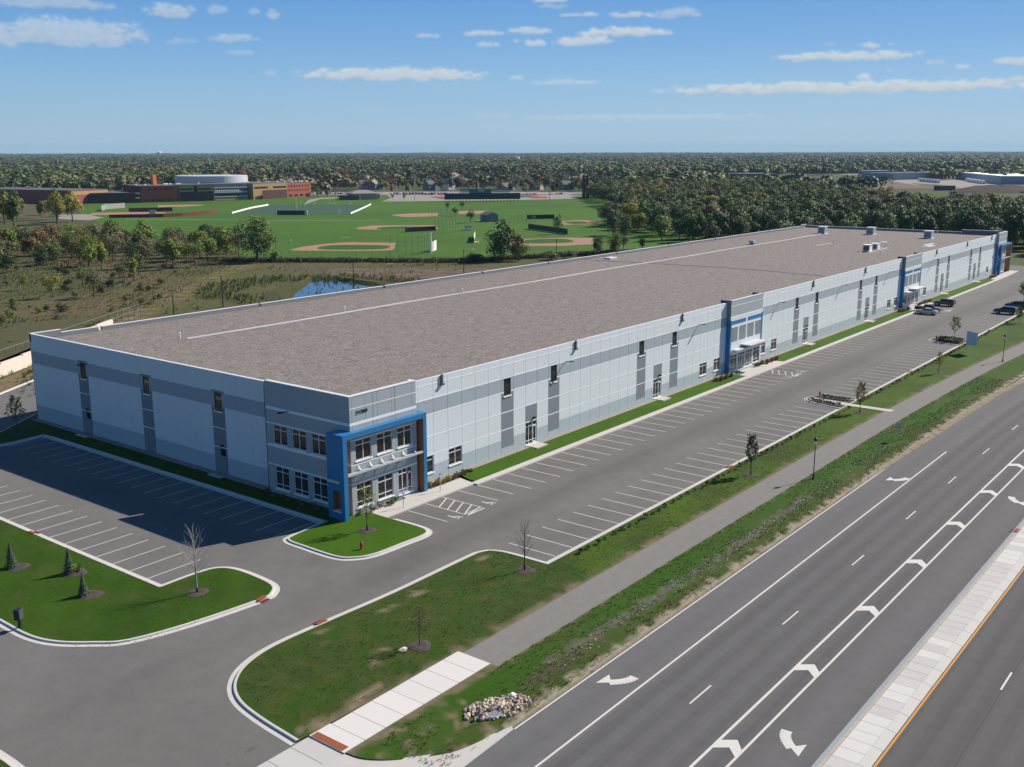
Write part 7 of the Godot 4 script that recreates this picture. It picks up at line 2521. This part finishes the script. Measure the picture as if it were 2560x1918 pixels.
func far_country() -> void:
	# water towers
	for s in [[3821.0, -5730.0, 23.0, 13.0, "white water tower on the left horizon", false], [2441.0, -1845.0, 23.0, 7.0, "pale cylindrical water tower right of the middle of the horizon", true]]:
		var o := thing("water_tower", s[4], "water tower", Vector3(s[0], 0, s[1]))
		var b := MB.new()
		if s[5]:
			b.lathe(Vector3.ZERO, [[2.2, 0], [2.2, s[2] - 10]], 12)
			part("stem", b.mesh(M.white), o)
			b = MB.new()
			b.lathe(Vector3(0, s[2] - 10, 0), [[2.2, 0], [s[3], 2], [s[3], 9], [0, 10]], 16)
		else:
			b.lathe(Vector3.ZERO, [[6.0, 0], [4.0, s[2] + 4]], 12)
			part("stem", b.mesh(M.far_wall), o)
			b = MB.new()
			b.lathe(Vector3(0, s[2] + 4, 0), [[4.0, 0], [s[3], 6], [s[3] * 1.1, 10], [s[3] * 0.8, 15], [0, 17]], 16)
		part("tank", b.mesh(M.white), o)
	# the industrial estate at the right
	var shed := func(label, A: Vector2, B: Vector2, deep, h, wall, roof, called := "industrial_building"):
		var o := thing(called, label, "building")
		var b := MB.new()
		run_box(b, A, B, deep, -0.1, h, "bt")
		part("wall", b.mesh(M[wall]), o)
		b = MB.new()
		run_box(b, A, B, deep, h, h + 0.5)
		part("roof", b.mesh(M[roof]), o)
		return o
	var A := Vector2(1431, -320)
	var B := Vector2(1197, -205)
	# the big white roofed warehouse
	var bw := thing("distant_warehouse", "huge white roofed warehouse at the right edge before the far fields", "warehouse")
	var b := MB.new()
	b.prism(V([1431, -322, 1203, -212, 1260, -60, 1480, -130]), -0.1, 9.2)
	part("wall", b.mesh(M.far_wall), bw)
	b = MB.new()
	b.poly(V([1430, -321, 1204, -212, 1260, -61, 1479, -130]), 9.3)
	part("roof", b.mesh(M.far_roof), bw)
	for i in 16:
		var q := MB.new()
		var p := Vector2(1428, -320).lerp(Vector2(1206, -213), (i + 0.5) / 16.0)
		q.box(Vector3(p.x - 0.5, 0, p.y - 0.2), Vector3(p.x + 0.5, 9.0, p.y + 0.8))
		part("pilaster", q.mesh(M.far_dark), bw)
	for i in 11:
		var q := MB.new()
		var p := Vector2(1245 + (i % 4) * 48, -100 - (i / 4) * 60 - (i % 4) * 14)
		q.box(Vector3(p.x, 9.4, p.y), Vector3(p.x + 5, 11.0, p.y + 3.5))
		part("rooftop_unit", q.mesh(M.metal_dark), bw)
	var lb = shed.call("long dark blue loading hall left of the white roofed warehouse", Vector2(1395, -345), Vector2(1460, -318), 60.0, 8.0, "far_dark", "school_roof")
	shed.call("long blue grey dock hall with pale doors", Vector2(1325, -372), Vector2(1394, -345), 55.0, 8.0, "far_wall", "school_roof")
	for i in 9:
		var q := MB.new()
		var p := Vector2(1396, -343.9).lerp(Vector2(1458, -318.2), (i + 0.3) / 9.0)
		q.box(Vector3(p.x, 0.5, p.y), Vector3(p.x + 3.0, 3.6, p.y + 0.6))
		part("dock_door", q.mesh(M.white), lb)
	for i in 13:
		var t := thing("parked_trailer", "white semi trailer parked in the yard of the loading hall, %s" % ("near row" if i < 7 else "by the white roofed warehouse"), "trailer", Vector3(1275.0 - i * 9.0, 0, -322.0 + i * 6.0) if i < 7 else Vector3(1300.0 - (i - 7) * 17.0, 0, -272.0 + (i - 7) * 7.5), 0.5, "trailers in the loading yard")
		var q := MB.new()
		q.box(Vector3(-7.5, 1.1, -1.3), Vector3(7.5, 4.0, 1.3))
		part("box", q.mesh(M.white), t)
		q = MB.new()
		q.box(Vector3(-6.5, 0, -1.1), Vector3(-4, 1.1, 1.1))
		part("wheels", q.mesh(M.rubber), t)
	var yard := MB.new()
	yard.poly(V([1240, -345, 1330, -368, 1440, -318, 1290, -262, 1205, -212, 1063, -200, 1050, -215, 1150, -260]), 0.0)
	struct("loading_yard", yard.mesh(M.pale_pavement))
	var road := MB.new()
	road.poly(V([1065, -266, 1250, -343, 1262, -338, 1080, -258]), 0.02)
	road.poly(V([985, -300, 1040, -225, 1050, -228, 1000, -303]), 0.02)
	struct("estate_road", road.mesh(M.pale_pavement))
	shed.call("small grey utility building beside the dark earth mound", Vector2(972, -213), Vector2(985, -203), 10.0, 4.0, "far_dark", "school_roof")
	shed.call("red brown flat building half hidden in the trees right of the stadium", Vector2(1150, -668), Vector2(1200, -632), 40.0, 6.5, "brick", "far_roof")
	shed.call("blue grey logistics hall with pale roof panels beyond the wood", Vector2(1462, -800), Vector2(1490, -690), 120.0, 6.0, "far_wall", "silver")
	shed.call("dark flat hall right of the blue grey logistics hall", Vector2(1260, -560), Vector2(1300, -520), 60.0, 6.5, "far_dark", "school_roof")
	shed.call("long white distribution hall on the far plain", Vector2(2560, -1600), Vector2(2650, -1380), 120.0, 9.0, "far_roof", "silver")
	shed.call("pale low hall on the plain right of the wood top", Vector2(2240, -930), Vector2(2290, -830), 80.0, 7.0, "far_wall", "far_roof")
	shed.call("blue roofed hall on the far plain", Vector2(1500, -470), Vector2(1530, -430), 30.0, 8.0, "far_wall", "far_wall")
	shed.call("white hall near the far fields at the right", Vector2(2540, -770), Vector2(2580, -680), 60.0, 8.0, "far_roof", "far_roof")
	shed.call("grey hall with a flat roof beyond the right wood", Vector2(1835, -860), Vector2(1880, -760), 70.0, 8.0, "far_dark", "silver")
	shed.call("dark low hall behind the logistics hall", Vector2(1650, -640), Vector2(1700, -540), 60.0, 6.0, "far_dark", "school_roof")
	for s in [[1560, -3050], [2350, -2850], [2900, -2500]]:
		shed.call("white hall far out on the plain %s" % {1560: "left of the tall trees", 2350: "behind the housing estate", 2900: "left of the cylindrical water tower"}[s[0]], Vector2(s[0], s[1]), Vector2(s[0] + 110, s[1] + 50), 60.0, 10.0, "far_roof", "far_roof")
	# earth mound
	var md := MB.new()
	var n := 24
	for j in 4:
		for i in n:
			var q := []
			for k in [[i, j], [i + 1, j], [i + 1, j + 1], [i, j + 1]]:
				var t: float = TAU * k[0] / n
				var r: float = 1.0 - k[1] / 4.0
				var hh: float = 7.0 * (1.0 - r * r) * (0.8 + 0.3 * na.get_noise_2d(cos(t) * 60.0 * r, sin(t) * 60.0 * r + 7.0))
				q.append(Vector3(995 + cos(t) * 85 * r, hh - 0.2, -168 - sin(t) * 38 * r))
			md.quad(q[0], q[1], q[2], q[3])
	struct("earth_mound", md.mesh(mk("dark_earth", Color(0.045, 0.038, 0.032), 0.95, 0, M.meadow.albedo_texture, 18)))
	# far fields in their own tones
	var tones := [Color(0.115, 0.092, 0.068), Color(0.15, 0.12, 0.085), Color(0.085, 0.11, 0.05), Color(0.10, 0.075, 0.06)]
	var r := 0
	for f in [[1480, -330, 1700, -130, 2300, -140, 2250, -480], [1500, -520, 1560, -470, 1750, -520, 1800, -600], [1900, -620, 2300, -560, 2500, -700, 2100, -820], [2300, -1200, 2700, -1050, 3000, -1400, 2600, -1500], [2700, -600, 3600, -500, 3900, -1000, 3000, -1000], [1650, -820, 1800, -700, 1900, -780, 1750, -920], [3000, -1700, 3600, -1500, 3900, -1900, 3400, -2100], [920, -330, 1040, -230, 1240, -345, 1130, -420], [1010, -215, 1060, -120, 1240, -60, 1195, -210]]:
		var b2 := MB.new()
		b2.poly(V(f), 0.01 + 0.004 * r)
		struct("far_field", b2.mesh(mk("far_field%d" % r, tones[r % 4] * 1.25, 0.95)))
		r += 1
	# white specks of houses far left
	var hm := MB.new()
	hm.box(Vector3(-7, 0, -5), Vector3(7, 6, 5), "bt")
	var hr := MB.new()
	hr.quad(Vector3(-7.5, 5.8, 5.5), Vector3(7.5, 5.8, 5.5), Vector3(7.5, 9.5, 0), Vector3(-7.5, 9.5, 0)); hr.quad(Vector3(7.5, 5.8, -5.5), Vector3(-7.5, 5.8, -5.5), Vector3(-7.5, 9.5, 0), Vector3(7.5, 9.5, 0))
	hm.tri(Vector3(-7, 6, -5), Vector3(-7, 6, 5), Vector3(-7, 9.4, 0)); hm.tri(Vector3(7, 6, 5), Vector3(7, 6, -5), Vector3(7, 9.4, 0))
	var wm := [hm.mesh(M.white), hm.mesh(M.house_tan), hm.mesh(M.house_grey)]
	var rm := [hr.mesh(M.roof_pale), hr.mesh(M.roof_grey)]
	for i in 60:
		var t := rng.randf()
		var p := Vector2(1380, -2860).lerp(Vector2(2330, -3560), t) + Vector2(rng.randf_range(-260, 260), rng.randf_range(-420, 260))
		var o := thing("distant_house", "pale house in the far hillside estate at the left horizon", "house", Vector3(p.x, 0, p.y), rng.randf() * 3, "far hillside estate")
		part("wall", wm[[0, 0, 1, 2][i % 4]], o)
		part("roof", rm[i % 2], o)
	# groves out to the horizon
	var gv := []
	for k in 3:
		var m := MB.new()
		for i in 15:
			var c := Vector3(rng.randf_range(-32, 32), 0, rng.randf_range(-32, 32))
			var h := rng.randf_range(8, 14)
			var R := rng.randf_range(4.5, 8)
			var tone := rng.randf_range(0.65, 1.0)
			var warm := rng.randf_range(0.9, 1.15)
			for j in 46:
				var d := rv()
				d.y = absf(d.y) * 1.1 - 0.15
				m.col = Color(minf(1, tone * warm), tone, tone * 0.9) * rng.randf_range(0.8, 1.0)
				m.leaf(c + Vector3(d.x * R, h * 0.55 + d.y * h * 0.45, d.z * R), (d + rv(0.5)).normalized(), rng.randf_range(2.6, 4.6), rng.randf() * TAU)
		gv.append(m.mesh(M.leaf_tuft))
	var sets := [[[], []], [[], []], [[], []]]
	var cam := Vector2(-70, 75)
	var open := V([920, -430, 1500, -640, 1900, -700, 2300, -560, 2300, -100, 1060, -40, 900, -140])
	var estate := V([1100, -2500, 2200, -3900, 2700, -3500, 1500, -2500])
	var gold := [tint_of("green"), tint_of("dark_green"), tint_of("olive"), tint_of("grey_green"), tint_of("brown")]
	for i in 15000:
		var az := deg_to_rad(rng.randf_range(12.0, 92.0))
		var d := 1050.0 + 10500.0 * pow(rng.randf(), 1.35)
		var p := cam + Vector2(sin(az), -cos(az)) * d
		var nz := na.get_noise_2d(p.x * 0.02, p.y * 0.02) + 0.7 * nb.get_noise_2d(p.x * 0.06, p.y * 0.06)
		if nz < (-0.12 if az > deg_to_rad(62) else -0.38) - (0.25 if d > 5200 else 0.0): continue
		if Geometry2D.is_point_in_polygon(p, open) and rng.randf() < (0.93 if p.x < 1500 else 0.86): continue
		if Geometry2D.is_point_in_polygon(p, rows_poly()): continue
		if Geometry2D.is_point_in_polygon(p, estate) and rng.randf() < 0.55: continue
		var s := rng.randf_range(0.8, 1.2)
		var wide := 1.0 + d / 7000.0
		var k := i % 3
		sets[k][0].append(Transform3D(Basis(Vector3.UP, rng.randf() * TAU).scaled(Vector3(s * wide, s * (1.0 + d / 20000.0), s * wide)), Vector3(p.x, -0.5 + maxf(0.0, d - 6000.0) * 0.0016 * (0.5 + na.get_noise_2d(p.x * 0.008, p.y * 0.008)), p.y)))
		sets[k][1].append(gold[rng.randi() % 5] * rng.randf_range(0.85, 1.1))
	for k in 3: scatter("distant_woods", gv[k], sets[k][0], sets[k][1])
	# low rise of the land at the horizon
	var hill := MB.new()
	for i in 40:
		var q := []
		for j in [0, 1]:
			var az := deg_to_rad(10.0 + (i + j) * 2.1)
			var dir := Vector2(sin(az), -cos(az))
			var h := 26.0 + 16.0 * na.get_noise_1d((i + j) * 14.0) + 10.0 * smoothstep(25.0, 38.0, float(i + j))
			var p0 := cam + dir * 9500.0
			var p1 := cam + dir * 12500.0
			q.append([Vector3(p0.x, -1, p0.y), Vector3(p1.x, h, p1.y)])
		hill.quad(q[0][0], q[1][0], q[1][1], q[0][1])
	hill.col = G(1)
	struct("hills", hill.mesh(mk("far_hill", Color(0.045, 0.058, 0.028), 0.95)))

func rows_poly() -> PackedVector2Array:
	return V([560, -800, 640, -745, 668, -640, 700, -578, 735, -480, 800, -440, 1180, -600, 1240, -800, 1150, -1200, 900, -1250, 700, -1000])

func _ready() -> void:
	rng.seed = 20240917
	na.seed = 3
	na.frequency = 0.05
	na.fractal_octaves = 3
	nb.seed = 8
	nb.frequency = 0.09
	nb.fractal_octaves = 3
	light_and_camera()
	materials()
	ground()
	pavements()
	building()
	plant_kinds()
	near_things()
	poles_and_wall()
	school()
	playing_fields()
	houses()
	woods()
	far_country()
